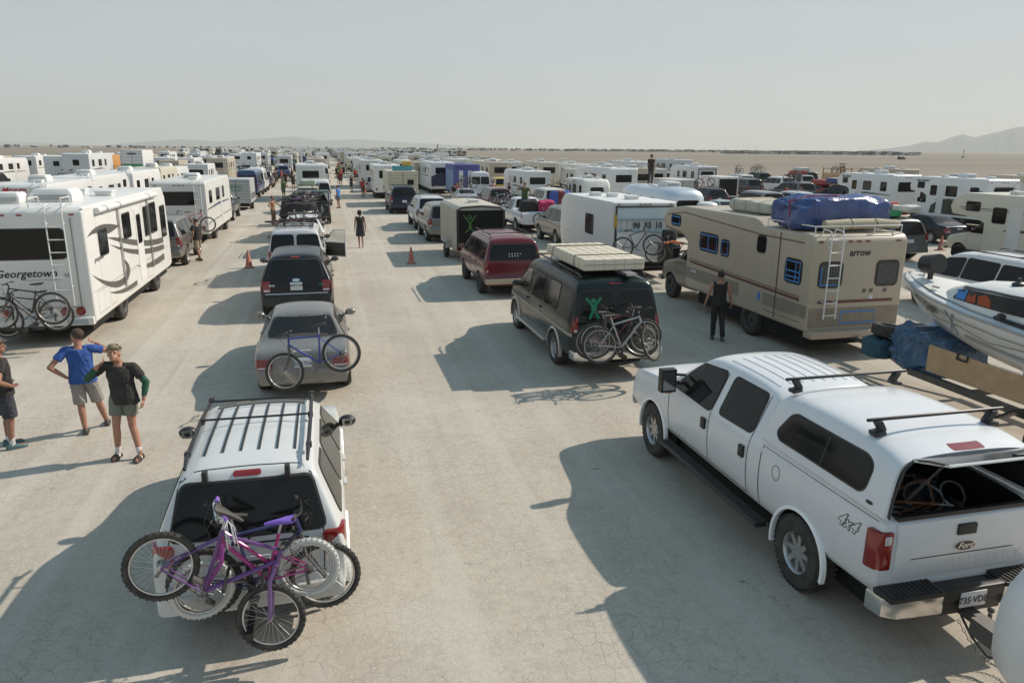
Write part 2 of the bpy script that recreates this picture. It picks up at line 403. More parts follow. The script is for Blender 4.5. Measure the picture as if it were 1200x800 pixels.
# ------------------------------------------------------------------ car shells
def interp(tb, y):
    if y <= tb[0][0]: return tb[0][1]
    for (a, va), (b, vb) in zip(tb, tb[1:]):
        if y <= b: return va + (vb - va) * (y - a) / (b - a)
    return tb[-1][1]
def shell(k):
    """smooth body from the centre-line silhouette k['top'] (y,z), belt height, widths"""
    W2, H = k['W'] / 2, k['H']; L2 = k['L'] / 2; rings = []
    for (y, zt) in k['top']:
        zb = min(k['zb'] if not isinstance(k['zb'], list) else interp(k['zb'], y), zt - .04)
        e = max(0, abs(y) - (L2 - k.get('round', .45))) / k.get('round', .45); w2 = W2 - k.get('taper', .09) * e * e
        f = max(0, min(1, (zt - k['zbn']) / (H - k['zbn']))); wt = (w2 - .10) * (1 - f) + k['wt'] * f
        zl = k['zl'] + .10 * e ** 3; wl = w2 - .05; bz = zb + (zt - zb) * .74
        half = [(0, zl), (wl - .14, zl), (wl, zl + .05), (w2 - .005, zl + (zb - zl) * .45), (w2, zl + (zb - zl) * .6), (w2 - .012, zb - .05), (w2 - .045, zb + .012),
                (wt + .04 + (1 - f) * .02, bz), (wt, zb + (zt - zb) * .90), (wt - .10, zt - .012 * f - .004), (wt * .5, zt + .018), (0, zt + .026)]
        ring = [Vector((x, y, z)) for x, z in half] + [Vector((-x, y, z)) for x, z in half[-2:0:-1]]
        rings.append(ring)
    m = MB(); out = []
    for r, s in ((rings[0], -1), (rings[-1], 1)):
        c = sum(r, Vector()) / len(r); out.append([[c + (p - c) * q + Vector((0, s * .012, 0)) for p in r] for q in ((.45, .92) if s < 0 else (.92, .45))])
    m.loft(out[0] + rings + out[1]); return m
def make_body(k, lod=0, mt=None, cutters=None, name='body'):
    m = shell(k); o = build(name, m, [mt or PAINT, DARK], None, smooth=60)
    sb = o.modifiers.new('s', 'SUBSURF'); sb.levels = sb.render_levels = 2 if lod < 2 else 1
    cs = []
    if lod < 2:
        c = MB(); wy = k['wheels']; r = k['wr'] + .055
        for y in wy:
            for s in (-1, 1): c.cyl((s * (k['W'] / 2 - .34), y, k['wr'] + .01), (s * (k['W'] / 2 + .3), y, k['wr'] + .01), r, n=36)
        co = build('cutter', c, DARK, smooth=0); cs.append(co)
    for bx in (cutters or []): cs.append(build('cutter', bx, DARK, smooth=0))
    for c in cs:
        b = o.modifiers.new('b', 'BOOLEAN'); b.object = c; b.operation = 'DIFFERENCE'; b.solver = 'EXACT'
    me = evald(o); o.modifiers.clear(); o.data = me
    if not any(mm == DARK for mm in me.materials): me.materials.append(DARK)
    for c in cs: bpy.data.objects.remove(c)
    finish(me, 40)
    # wheel wells are dark inside
    if lod < 2:
        di = [i for i, mm in enumerate(me.materials) if mm == DARK][0]
        for p in me.polygons:
            c = p.center
            for y in k['wheels']:
                d = math.hypot(c.y - y, c.z - k['wr'] - .01)
                if d < r + .01 and abs(c.x) > k['W'] / 2 - .36 and (abs(p.normal.x) > .9 and abs(c.x) < k['W'] / 2 - .3 or d > r - .02 and abs(p.normal.x) < .3): p.material_index = di
    return o
def arch_lip(root, k, mt=None, wd=.05, th=.03):
    for y in k['wheels']:
        for s in (-1, 1):
            m = MB(); r = k['wr'] + .055; x = s * (k['W'] / 2 - .01)
            pr = [(r - .004, x - s * .05), (r - .004, x + s * th), (r + wd * .6, x + s * th), (r + wd, x + s * .004), (r + wd, x - s * .05)]
            m.lathe(pr, 'x', 28, (0, y, k['wr'] + .01), -.22, math.pi + .22); build('wheel_arch', m, mt or PAINT, root, smooth=50)

KINDS = {}
def K(name, **k):
    k.setdefault('zbn', k['zb'] if not isinstance(k['zb'], list) else k['zb'][0][1]); KINDS[name] = k
K('jeep', L=4.4, W=1.84, H=1.74, zb=1.08, wt=.63, zl=.36, wheels=(-1.18, 1.37), wr=.36, mat='P',
  top=[(-2.1, .50), (-2.09, .64), (-2.04, .68), (-2.02, .98), (-1.99, 1.10), (-1.80, 1.62), (-1.73, 1.70), (-1.55, 1.74), (-.6, 1.755), (.25, 1.72), (.42, 1.67), (1.08, 1.14), (1.2, 1.09), (1.9, 1.02), (2.15, .95), (2.27, .75), (2.3, .5)],
  side=[[(-1.70, 1.12), (-.98, 1.10), (-.98, 1.56), (-1.52, 1.57)], [(-.90, 1.10), (-.08, 1.08), (-.08, 1.56), (-.90, 1.56)], [(0, 1.08), (.98, 1.08), (.42, 1.54), (0, 1.56)]],
  back=[(-.72, 1.13), (.72, 1.13), (.60, 1.61), (-.60, 1.61)], tail=(.66, .90, .78, 1.08), wind=(1.14, 1.62, .70, .58), style='five')
K('crossover', L=4.7, W=1.92, H=1.70, zb=1.05, wt=.64, zl=.30, wheels=(-1.36, 1.46), wr=.37,
  top=[(-2.35, .48), (-2.33, .66), (-2.28, .72), (-2.26, .98), (-2.2, 1.08), (-1.92, 1.52), (-1.84, 1.62), (-1.65, 1.67), (-.6, 1.70), (.3, 1.66), (.5, 1.60), (1.3, 1.12), (1.4, 1.06), (2.0, .96), (2.22, .86), (2.33, .7), (2.35, .48)],
  side=[[(-1.74, 1.16), (-1.12, 1.12), (-1.12, 1.52), (-1.5, 1.52)], [(-1.04, 1.10), (-.12, 1.08), (-.12, 1.55), (-1.04, 1.53)], [(-.04, 1.08), (1.12, 1.07), (.55, 1.48), (-.04, 1.55)]],
  back=[(-.70, 1.12), (.70, 1.12), (.60, 1.56), (-.60, 1.56)], tail=(.66, .86, .76, 1.04), wind=(1.14, 1.54, .74, .60), style='seven')
K('suv', L=5.1, W=1.98, H=1.88, zb=1.18, wt=.70, zl=.36, wheels=(-1.45, 1.55), wr=.39,
  top=[(-2.55, .55), (-2.54, .72), (-2.46, .76), (-2.45, 1.1), (-2.42, 1.2), (-2.2, 1.74), (-2.12, 1.84), (-1.95, 1.87), (-.6, 1.9), (.45, 1.87), (.62, 1.80), (1.25, 1.24), (1.36, 1.18), (2.2, 1.10), (2.44, 1.0), (2.54, .8), (2.55, .55)],
  side=[[(-2.0, 1.24), (-1.3, 1.22), (-1.3, 1.70), (-1.84, 1.70)], [(-1.22, 1.21), (-.25, 1.20), (-.25, 1.72), (-1.22, 1.72)], [(-.17, 1.20), (1.08, 1.19), (.62, 1.66), (-.17, 1.72)]],
  back=[(-.74, 1.24), (.74, 1.24), (.66, 1.76), (-.66, 1.76)], tail=(.78, .92, .82, 1.22), wind=(1.26, 1.78, .76, .64), style='five')
K('sedan', L=4.6, W=1.78, H=1.40, zb=.92, wt=.58, zl=.26, wheels=(-1.32, 1.38), wr=.32,
  top=[(-2.3, .42), (-2.29, .60), (-2.24, .66), (-2.22, .90), (-2.12, .96), (-1.62, 1.0), (-1.5, 1.03), (-.92, 1.33), (-.76, 1.38), (0, 1.42), (.35, 1.37), (.5, 1.31), (1.15, .98), (1.27, .93), (1.95, .84), (2.18, .74), (2.28, .6), (2.3, .4)],
  side=[[(-1.30, 1.0), (-.10, .95), (-.10, 1.28), (-.80, 1.29)], [(-.02, .95), (.98, .96), (.42, 1.26), (-.02, 1.28)]],
  back=[(-.66, 1.06), (.66, 1.06), (.53, 1.335), (-.53, 1.335)], tail=(.54, .84, .64, .83), wind=(1.0, 1.29, .68, .54), style='seven')
K('van', L=5.5, W=2.0, H=2.06, zb=1.20, wt=.80, zl=.34, wheels=(-1.43, 2.0), wr=.37,
  top=[(-2.75, .42), (-2.74, .58), (-2.66, .62), (-2.64, 1.1), (-2.6, 1.25), (-2.50, 1.84), (-2.42, 1.99), (-2.25, 2.04), (0, 2.08), (1.0, 2.03), (1.18, 1.95), (1.88, 1.28), (1.98, 1.2), (2.5, 1.08), (2.66, .98), (2.74, .75), (2.75, .45)],
  side=[[(-1.5, 1.24), (-.5, 1.23), (-.5, 1.80), (-1.5, 1.80)], [(-.4, 1.23), (.55, 1.22), (.55, 1.80), (-.4, 1.80)], [(.72, 1.22), (1.72, 1.22), (1.25, 1.74), (.72, 1.78)]],
  back2=[[(-.86, 1.22), (-.05, 1.22), (-.05, 1.80), (-.76, 1.80)], [(.05, 1.22), (.86, 1.22), (.76, 1.80), (.05, 1.80)]], tail=(.84, .96, .98, 1.30), wind=(1.3, 1.90, .82, .70), style='five')
K('minivan', L=4.85, W=1.95, H=1.80, zb=1.08, wt=.68, zl=.30, wheels=(-1.38, 1.45), wr=.34,
  top=[(-2.42, .45), (-2.41, .62), (-2.34, .66), (-2.33, 1.0), (-2.28, 1.12), (-2.08, 1.62), (-2.0, 1.74), (-1.82, 1.79), (-.5, 1.82), (.5, 1.77), (.7, 1.69), (1.6, 1.12), (1.72, 1.05), (2.15, .94), (2.32, .84), (2.41, .66), (2.42, .45)],
  side=[[(-2.0, 1.16), (-1.1, 1.12), (-1.1, 1.62), (-1.82, 1.62)], [(-1.02, 1.11), (.05, 1.09), (.05, 1.65), (-1.02, 1.63)], [(.13, 1.09), (1.40, 1.08), (.75, 1.56), (.13, 1.64)]],
  back=[(-.74, 1.14), (.74, 1.14), (.64, 1.66), (-.64, 1.66)], tail=(.74, .90, .80, 1.20), wind=(1.16, 1.64, .78, .62), style='seven')
K('astro', L=4.8, W=1.96, H=1.88, zb=1.14, wt=.74, zl=.34, wheels=(-1.35, 1.45), wr=.35,
  top=[(-2.4, .48), (-2.39, .64), (-2.30, .68), (-2.29, 1.05), (-2.26, 1.18), (-2.12, 1.72), (-2.05, 1.82), (-1.9, 1.86), (-.4, 1.89), (.75, 1.85), (.92, 1.78), (1.5, 1.22), (1.6, 1.14), (2.15, 1.02), (2.3, .92), (2.39, .72), (2.4, .5)],
  side=[[(-2.02, 1.20), (-1.15, 1.18), (-1.15, 1.66), (-1.92, 1.66)], [(-1.05, 1.18), (-.1, 1.17), (-.1, 1.66), (-1.05, 1.66)], [(.05, 1.16), (1.38, 1.15), (.92, 1.62), (.05, 1.66)]],
  back=[(-.80, 1.20), (.80, 1.20), (.71, 1.66), (-.71, 1.66)], tail=(.82, .93, .80, 1.16), wind=(1.22, 1.74, .80, .66), style='steel')
K('sprinter', L=5.9, W=2.0, H=2.5, zb=1.25, wt=.80, zl=.36, wheels=(-1.75, 1.95), wr=.36,
  top=[(-2.95, .45), (-2.94, .6), (-2.88, .64), (-2.87, 1.2), (-2.85, 1.35), (-2.76, 2.25), (-2.7, 2.42), (-2.5, 2.48), (0, 2.5), (1.1, 2.46), (1.35, 2.3), (2.1, 1.4), (2.25, 1.25), (2.75, 1.05), (2.87, .95), (2.94, .75), (2.95, .45)],
  side=[[(-.9, 1.35), (.1, 1.35), (.1, 1.95), (-.9, 1.95)], [(.9, 1.3), (1.95, 1.3), (1.5, 1.9), (.9, 1.95)], [(-2.4, 1.35), (-1.2, 1.35), (-1.2, 1.95), (-2.4, 1.95)]],
  back2=[[(-.84, 1.35), (-.05, 1.35), (-.05, 2.0), (-.78, 2.0)], [(.05, 1.35), (.84, 1.35), (.78, 2.0), (.05, 2.0)]], tail=(.84, .95, .9, 1.35), wind=(1.4, 2.2, .84, .72), style='steel')
K('pickup', L=5.6, W=1.98, H=1.86, zb=1.14, wt=.66, zl=.42, wheels=(-1.55, 1.75), wr=.39, bed=True,
  top=[(-2.78, .6), (-2.77, 1.12), (-2.7, 1.2), (-.75, 1.22), (-.62, 1.24), (-.5, 1.74), (-.4, 1.82), (-.1, 1.87), (.55, 1.84), (.75, 1.78), (1.3, 1.24), (1.42, 1.17), (2.45, 1.08), (2.66, .98), (2.78, .8), (2.8, .5)],
  side=[[(-.45, 1.18), (.12, 1.17), (.12, 1.70), (-.36, 1.69)], [(.20, 1.17), (1.12, 1.17), (.72, 1.66), (.20, 1.70)]],
  back=[(-.68, 1.28), (.68, 1.28), (.58, 1.74), (-.58, 1.74)], tail=(.86, .97, .85, 1.14), wind=(1.25, 1.76, .74, .60), style='five', zbn=1.16)
K('superduty', L=6.2, W=2.03, H=1.98, zb=1.34, wt=.70, zl=.52, wheels=(-1.82, 2.15), wr=.42, bed=True, round=.3, taper=.05,
  top=[(-3.06, .72), (-3.055, 1.38), (-3.0, 1.45), (-1.0, 1.45), (-.94, 1.47), (-.86, 1.84), (-.8, 1.93), (-.6, 1.98), (.0, 2.0), (.8, 1.98), (1.0, 1.91), (1.62, 1.42), (1.74, 1.35), (2.8, 1.28), (3.0, 1.18), (3.08, .95), (3.1, .6)],
  side=[[(-.66, 1.40), (.16, 1.38), (.16, 1.86), (-.64, 1.86)], [(.36, 1.34), (1.48, 1.36), (1.04, 1.80), (.36, 1.86)]],
  back=[(-.68, 1.48), (.68, 1.48), (.6, 1.88), (-.6, 1.88)], tail=(.9, 1.0, .9, 1.3), wind=(1.42, 1.90, .80, .66), style='truck', zbn=1.36)

def car_parts(root, kind, color, lod=0, metal=False, cutters=None, glass=None, skip=(), paint=None, plate=True):
    k = KINDS[kind]; mt = paint or (PAINTM if metal else (PAINTD if max(color) < .06 else PAINT))
    b = make_body(k, lod, mt, cutters); b.parent = root; b.color = (*color, 1); bv = bvh_of(b); W2, L2 = k['W'] / 2, k['L'] / 2
    gl = glass or GLASS
    for s, sd in ((-1, 'L'), (1, 'R')):
        for i, p in enumerate(k['side']): window(root, bv, rpoly(p, .07), sd, frame=.018 if lod < 2 else .0, rubber=lod < 2, glass=gl)
    if 'side' not in skip and lod < 2:
        for sd in 'LR':   # door seams
            ls = []; zl, zb = k['zl'] + .12, k['zb'] if not isinstance(k['zb'], list) else 1.2
            d = k['side'][-1]; y0 = d[0][0] - .03; y1 = min(d[1][0] + .1, k['wheels'][1] - k['wr'] - .1)
            ls += strip([(y0, zl), (y0, d[3][1])], .012) + strip([(y1, zl), (y1, d[1][1])], .012) + strip([(y0, zl), (y1, zl)], .012)
            e = k['side'][-2]; y2 = max(e[0][0] - .03, k['wheels'][0] + k['wr'] + .1)
            if not k.get('bed') or kind == 'superduty': ls += strip([(y2, zl), (y2, e[3][1])], .012) + strip([(y2, zl), (y0, zl)], .012)
            decal('door_seam', bv, ls, sd, BLACK, root, .005 if lod == 0 else .003, .07 if lod == 0 else .25)
            for yy in ((y0 + .12, y2 + .12) if y0 - y2 > .5 else (y0 + .12,)):
                h = MB(); x = (W2 + .012) * (-1 if sd == 'L' else 1); h.box((x, yy, zb - (.13 if kind != 'superduty' else .20)), (.03, .17, .035) if kind != 'superduty' else (.035, .11, .15)); build('door_handle', h, BLACK if kind == 'superduty' else mt, root, color, bev=.008)
    if 'back' in k: window(root, bv, rpoly(k['back'], .07), 'B', 'rear_window', frame=.02 if lod < 2 else 0, rubber=lod < 2, glass=gl)
    for p in k.get('back2', []): window(root, bv, rpoly(p, .08), 'B', 'rear_window', frame=.02, rubber=lod < 2, glass=gl)
    z0, z1, w0, w1 = k['wind']; window(root, bv, rpoly([(-w0, z0), (w0, z0), (w1, z1), (-w1, z1)], .08), 'F', 'windscreen', frame=.02, rubber=False, glass=gl)
    x0, x1, z0, z1 = k['tail']
    if 'tail' not in skip:
        for s in (-1, 1):
            q = rr(s * x0, z0, s * x1, z1, .03); decal('taillight', bv, q, 'B', REDLENS, root, .010, .03, skirt=True, clip=.45)
            if lod < 2: decal('reversing_light', bv, rr(s * (x0 + .02), z0 + .02, s * (x1 - .03), z0 + (z1 - z0) * .22, .01), 'B', CLEARLENS, root, .013, .06)
            yl = -L2 + .06; decal('taillight', bv, rr(yl, z0, yl + .13, z1, .03), 'L' if s < 0 else 'R', REDLENS, root, .008, .03, skirt=True, clip=.6) if lod < 2 else None
    for s in (-1, 1):
        zz = k['zbn'] - .32; decal('headlight', bv, rr(s * (W2 - .42), zz, s * (W2 - .14), zz + .16, .04), 'F', CLEARLENS, root, .008, .08, skirt=True)
    decal('grille', bv, rr(-.45, k['zbn'] - .42, .45, k['zbn'] - .2, .04), 'F', BLACK, root, .01, .2, skirt=True)
    if plate and lod < 2:
        pz = .80 if not k.get('bed') else .72
        pl = decal('licence_plate', bv, rr(-.155, pz, .155, pz + .155, .015), 'B', PLATE, root, .012, 0, skirt=True); k['plate_z'] = pz
    # mirrors
    mz = k['zbn'] + .10; my = k['side'][-1][1][0] - .22
    for s in (-1, 1):
        m = MB(); big = 1.5 if kind == 'superduty' else 1.
        if kind == 'superduty': m.box((s * (W2 + .20), my, mz + .06), (.24, .13, .34)); m.cyl((s * (W2 - .1), my, mz), (s * (W2 + .12), my, mz + .02), .028); m.cyl((s * (W2 - .1), my, mz + .12), (s * (W2 + .12), my, mz + .14), .022)
        else: m.sphere((s * (W2 + .085), my + .03, mz), (.115, .085, .078), 14, 10); m.box((s * (W2 - .04), my + .03, mz - .045), (.16, .06, .04))
        mo = build('mirror', m, BLACK if color[0] > .3 or kind == 'superduty' else mt, root, color, bev=.03 if kind == 'superduty' else 0, smooth=60)
        g = MB(); c = (s * (W2 + (.20 if kind == 'superduty' else .085)), my - (.067 if kind == 'superduty' else .045), mz + (.06 if kind == 'superduty' else 0)); g.box(c, (.19 if kind == 'superduty' else .13, .004, .27 if kind == 'superduty' else .10)); build('mirror_glass', g, mat('mirror_face', (.30, .31, .32), .10, .9), mo)
    for y in k['wheels']:
        for s in (-1, 1): add_wheel(root, s * (W2 - k['wr'] * .33 - .01), y, k['wr'], k['wr'] * .66, k['style'], lod)
    # chassis
    u = MB(); u.b2((-W2 + .34, -L2 + .35, .24), (W2 - .34, L2 - .3, k['zl'] + .12)); build('chassis', u, DARK, root, smooth=0)
    return b, bv, k
PROTO = {}
def mark_fix(o):
    for c in kids(o): mark_fix(c)
def car(kind, label, cat, color, loc, rz=0, lod=1, metal=False, group=None, rack=False, name=None, plate=True):
    key = (kind, lod, metal, rack) + (('d',) if max(color) < .06 and not metal else ())
    if key not in PROTO:
        root = thing(name or kind, label, cat); body, bv, k = car_parts(root, kind, color, lod, metal, plate=plate); PROTO[key] = (root, bv)
        if rack:
            zt = k['H']; ys = [y for y, z in k['top'] if z > zt - .08]
            m = MB(); W = k['wt'] - .06
            for s in (-1, 1): m.tube([(s * W, ys[0] + .1, zt - .02), (s * W, ys[0] + .22, zt + .06), (s * W, ys[-1] - .25, zt + .06), (s * W, ys[-1] - .12, zt - .02)], .018, 6)
            for f in (.25, .75): y = ys[0] + (ys[-1] - ys[0]) * f; m.tube([(-W, y, zt + .06), (W, y, zt + .06)], .016, 6)
            build('roof_rack', m, BLACK, root)
        r = root
    else:
        r = copy_tree(PROTO[key][0])
    if group or (PROTO[key][0] is not r): 
        if 'group' in r.keys() and not group: del r['group']
    r.name = name or NAMES.get(kind, kind); r.location = loc; r.rotation_euler = (0, 0, rz); tag(r, label, cat, group)
    recolor(r, color); return r
NAMES = dict(jeep='off_road_car', crossover='crossover_car', suv='estate_car', sedan='sedan_car', van='passenger_van', minivan='minivan', astro='passenger_van', sprinter='high_roof_van', pickup='pickup_truck', superduty='pickup_truck')
def local_bvh(kind, lod, metal, rack): return PROTO[(kind, lod, metal, rack)][1]

# ------------------------------------------------------------------ bicycles
BC = {}
def bike_meshes(R, tyre, rimc, step, kid):
    key = (round(R, 3), tyre.name, step, kid)
    if key in BC: return BC[key]
    tt = MB(); n = 40; tr = .026 if tyre != 'thin' else .014
    tt.tube([(R * math.cos(a), 0, R * math.sin(a)) for a in [2 * math.pi * i / n for i in range(n)]], .025, 8, True)
    for i in range(72):
        a = 2 * math.pi * i / 72; M = Matrix.Rotation(-a, 4, 'Y') @ Matrix.Translation((R + .023, 0, 0)); tt.add(MB().box((0, (.008 if i % 2 else -.008), 0), (.010, .022, .013)), M)
    rm = MB(); rm.tube([((R - .033) * math.cos(a), 0, (R - .033) * math.sin(a)) for a in [2 * math.pi * i / n for i in range(n)]], .012, 6, True)
    sp = MB()
    for i in range(28):
        a = 2 * math.pi * i / 28; sd = .025 if i % 2 else -.025; b = a + (.5 if i % 4 < 2 else -.5)
        sp.cyl((.02 * math.cos(b), sd, .02 * math.sin(b)), ((R - .04) * math.cos(a), 0, (R - .04) * math.sin(a)), .0014, n=3, caps=False)
    sp.cyl((0, -.035, 0), (0, .035, 0), .02, n=10); sp.cyl((0, -.06, 0), (0, .06, 0), .006, n=6)
    me = dict(tyre=mesh('tyre', tt, tyre, 60), rim=mesh('rim', rm, rimc, 60), spokes=mesh('spokes', sp, ALU, 40))
    BC[key] = me; return me
def bike(label, color, M, R=.33, tyre=None, saddle=(.02, .02, .02), step=False, kid=False, group=None, fork=None, grips=None, steer=0., rimc=None, streamers=False, name='bicycle'):
    """bicycle in its own frame: +X forward, Z up, origin on the ground under the bottom bracket"""
    tyre = tyre or TYRE; rimc = rimc or ALU; me = bike_meshes(R, tyre, rimc, step, kid)
    root = thing(name, label, 'bicycle', group=group); root.matrix_world = M
    wb = 1.05 if not kid else .92; xr, xf = -.42 * wb / 1.05, .63 * wb / 1.05; k = R / .33
    bb = Vector((0, 0, .28 * k)); rear = Vector((xr, 0, R)); front = Vector((xf, 0, R)); st = Vector((-.16, 0, .78 if not kid else .62)); hb = Vector((xf - .22, 0, .58 + R * .5)); ht = hb + Vector((-.05, 0, .14))
    if kid: hb.z -= .08; ht.z -= .08
    f = MB(); tb = .017 if not kid else .016
    f.tube([bb, st], tb); f.tube([hb + (ht - hb) * .15, bb], tb * 1.2); f.tube([hb, ht], tb * 1.15)
    if step: f.tube([ht - (ht - hb) * .25, bb + (st - bb) * .32], tb)
    else: f.tube([ht - (ht - hb) * .15, st - (st - bb) * .08], tb)
    for s in (-1, 1):
        o = Vector((0, s * .055, 0)); f.tube([bb + o * .6, rear + o], .009, 6); f.tube([st - (st - bb) * (.12 if not step else .4) + o * .3, rear + o], .008, 6)
    build('frame', f, BIKEP, root, color)
    c = MB(); c.lathe([(.085 * k, .045), (.095 * k, .05), (.085 * k, .055)], 'y', 20, bb); c.cyl(bb + Vector((0, -.06, 0)), bb + Vector((0, .06, 0)), .02, n=8)
    for s in (-1, 1):
        e = bb + Vector((s * .12, s * .07, s * -.11)); c.tube([bb + Vector((0, s * .06, 0)), e], .010, 6); c.box(e + Vector((0, s * .05, 0)), (.085, .09, .02))
    for s in (-1, 1): c.tube([bb + Vector((0, .05, s * .075)), rear + Vector((0, .05, s * .035))], .004, 4)
    c.lathe([(.02, .035), (.045, .05), (.02, .065)], 'y', 12, rear); c.box(rear + Vector((.02, .07, -.08)), (.03, .02, .10))
    build('crankset', c, STEEL, root)
    sd = MB(); sc = st + (st - bb).normalized() * (.13 if not kid else .10)
    prof = [(-.13, .075, .02), (-.10, .085, .028), (-.04, .075, .028), (.03, .035, .024), (.10, .022, .020), (.145, .014, .012)]
    rings = [[sc + Vector((x, wd * math.cos(t), .015 + th * math.sin(t) + (.012 if x < -.1 else 0))) for t in [2 * math.pi * i / 12 for i in range(12)]] for x, wd, th in prof]
    sd.loft(rings); so_ = build('saddle', sd, PLAIN, root, saddle, smooth=70); sp = MB(); sp.tube([st, sc], .013); build('seat_post', sp, ALU, root)
    S = Matrix.Translation(hb) @ Matrix.Rotation(steer, 4, (ht - hb).normalized()) @ Matrix.Translation(-hb)
    fk = MB()
    for s in (-1, 1): fk.tube([hb + Vector((0, s * .05, -.02)), hb + Vector((.05, s * .055, -.2)) if not fork else hb + Vector((.03, s * .06, -.14)), front + Vector((0, s * .055, 0))], [.014, .016, .011] if not fork else [.017, .021, .014])
    fk.tube([hb + Vector((0, -.06, -.01)), hb + Vector((0, .06, -.01))], .018); build('fork', fk, BIKEP if fork or kid else STEEL, root, fork or color, M=S)
    h = MB(); top = ht + Vector((-.01, 0, .05)); h.tube([ht, top], .014); sf = top + Vector((.06, 0, .03)); h.tube([top, sf], .016)
    hw = .29 if not kid else .26; rise = .02 if not kid else .10
    pts = [sf + Vector((-.06, -hw, rise)), sf + Vector((-.01, -hw * .6, rise)), sf + Vector((0, -.06, 0)), sf + Vector((0, .06, 0)), sf + Vector((-.01, hw * .6, rise)), sf + Vector((-.06, hw, rise))]
    h.tube(pts, .011, 8); ho = build('handlebar', h, CHROME if kid else BLACK, root, M=S); ho['fix'] = 1
    g = MB()
    for s in (-1, 1):
        e = sf + Vector((-.06, s * hw, rise)); i_ = sf + Vector((-.04, s * hw * .70, rise)); g.tube([i_, e], .017, 8); 
    build('grip', g, PLAIN, ho, grips or (.02, .02, .02))
    bl = MB()
    for s in (-1, 1): bl.tube([sf + Vector((.02, s * hw * .55, rise)), sf + Vector((.07, s * hw * .75, rise - .01)), sf + Vector((.04, s * hw * .98, rise - .02))], .006, 5); bl.tube([sf + Vector((.03, s * hw * .5, rise)), sf + Vector((.10, s * .08, -.02)), hb + Vector((.06, 0, .02))], .003, 4)
    build('brake_lever', bl, BLACK, ho)
    if streamers:
        sm = MB(); q = random.Random(3)
        for s in (-1, 1):
            for i in range(14):
                e = sf + Vector((-.06, s * hw, rise)); a = Vector((q.uniform(-.05, .05), s * q.uniform(0, .05), q.uniform(-.02, .02))); sm.tube([e, e + a * .8 + Vector((0, s * .02, -.04)), e + a + Vector((0, s * .02, -.2 - q.uniform(0, .05)))], .002, 3)
        build('streamers', sm, PLATE, ho)
    for nm, c, MM in (('rear', rear, Matrix()), ('front', front, S)):
        w_ = link('wheel', me['tyre'], root, M=MM @ Matrix.Translation(c)); w_['fix'] = 1
        a = link('rim', me['rim'], w_); a['fix'] = 1; a = link('spokes', me['spokes'], w_); a['fix'] = 1
    return root
BP = {}
def qbike(label, color, M, group=None, **kw):
    """copy of an already built bicycle in another colour"""
    key = tuple(sorted((a, str(b)) for a, b in kw.items()))
    if key not in BP: BP[key] = bike(label, color, M, group=group, **kw); return BP[key]
    r = copy_tree(BP[key]); r.matrix_world = M; tag(r, label, 'bicycle', group)
    for c in kids(r):
        if c.name.split('.')[0] == 'frame': c.color = (*color, 1)
    return r
def BM(loc, yaw=0, roll=0, pitch=0):
    """yaw about Z; pitch raises the front wheel; roll leans"""
    return Matrix.Translation(loc) @ Matrix.Rotation(yaw, 4, 'Z') @ Matrix.Rotation(-pitch, 4, 'Y') @ Matrix.Rotation(roll, 4, 'X')

# ------------------------------------------------------------------ people
def cap(m, p0, p1, r0, r1, n=12, e0=True, e1=True):
    m.cyl(p0, p1, r0, r1, n)
    if e0: m.sphere(p0, r0, n, 8)
    if e1: m.sphere(p1, r1, n, 8)
def remeshed(name, m, mt, parent, color, vox, smooth=3):
    o = build(name, m, mt, None, color, smooth=60, fixn=False)
    r = o.modifiers.new('r', 'REMESH'); r.mode = 'VOXEL'; r.voxel_size = vox; r.use_smooth_shade = True
    if smooth: s = o.modifiers.new('s', 'SMOOTH'); s.iterations = smooth; s.factor = .5
    me = evald(o); o.modifiers.clear(); o.data = me
    if not me.materials: me.materials.append(mt)
    if mt is CLOTH and vox < .015 and name in ('shirt', 'shorts', 'trousers', 'sleeve'):
        for v in me.vertices:
            c = v.co; a = NZ.noise(Vector((c.x * 9, c.y * 9, c.z * 5 + c.x * 6))); b = NZ.noise(Vector((c.x * 16 + 5, c.y * 16, c.z * 22)))
            v.co = c + v.normal * (.008 * max(0, 1 - abs(a) * 4) + .004 * abs(b))
    for p in me.polygons: p.use_smooth = True
    if parent: o.parent = parent
    return o
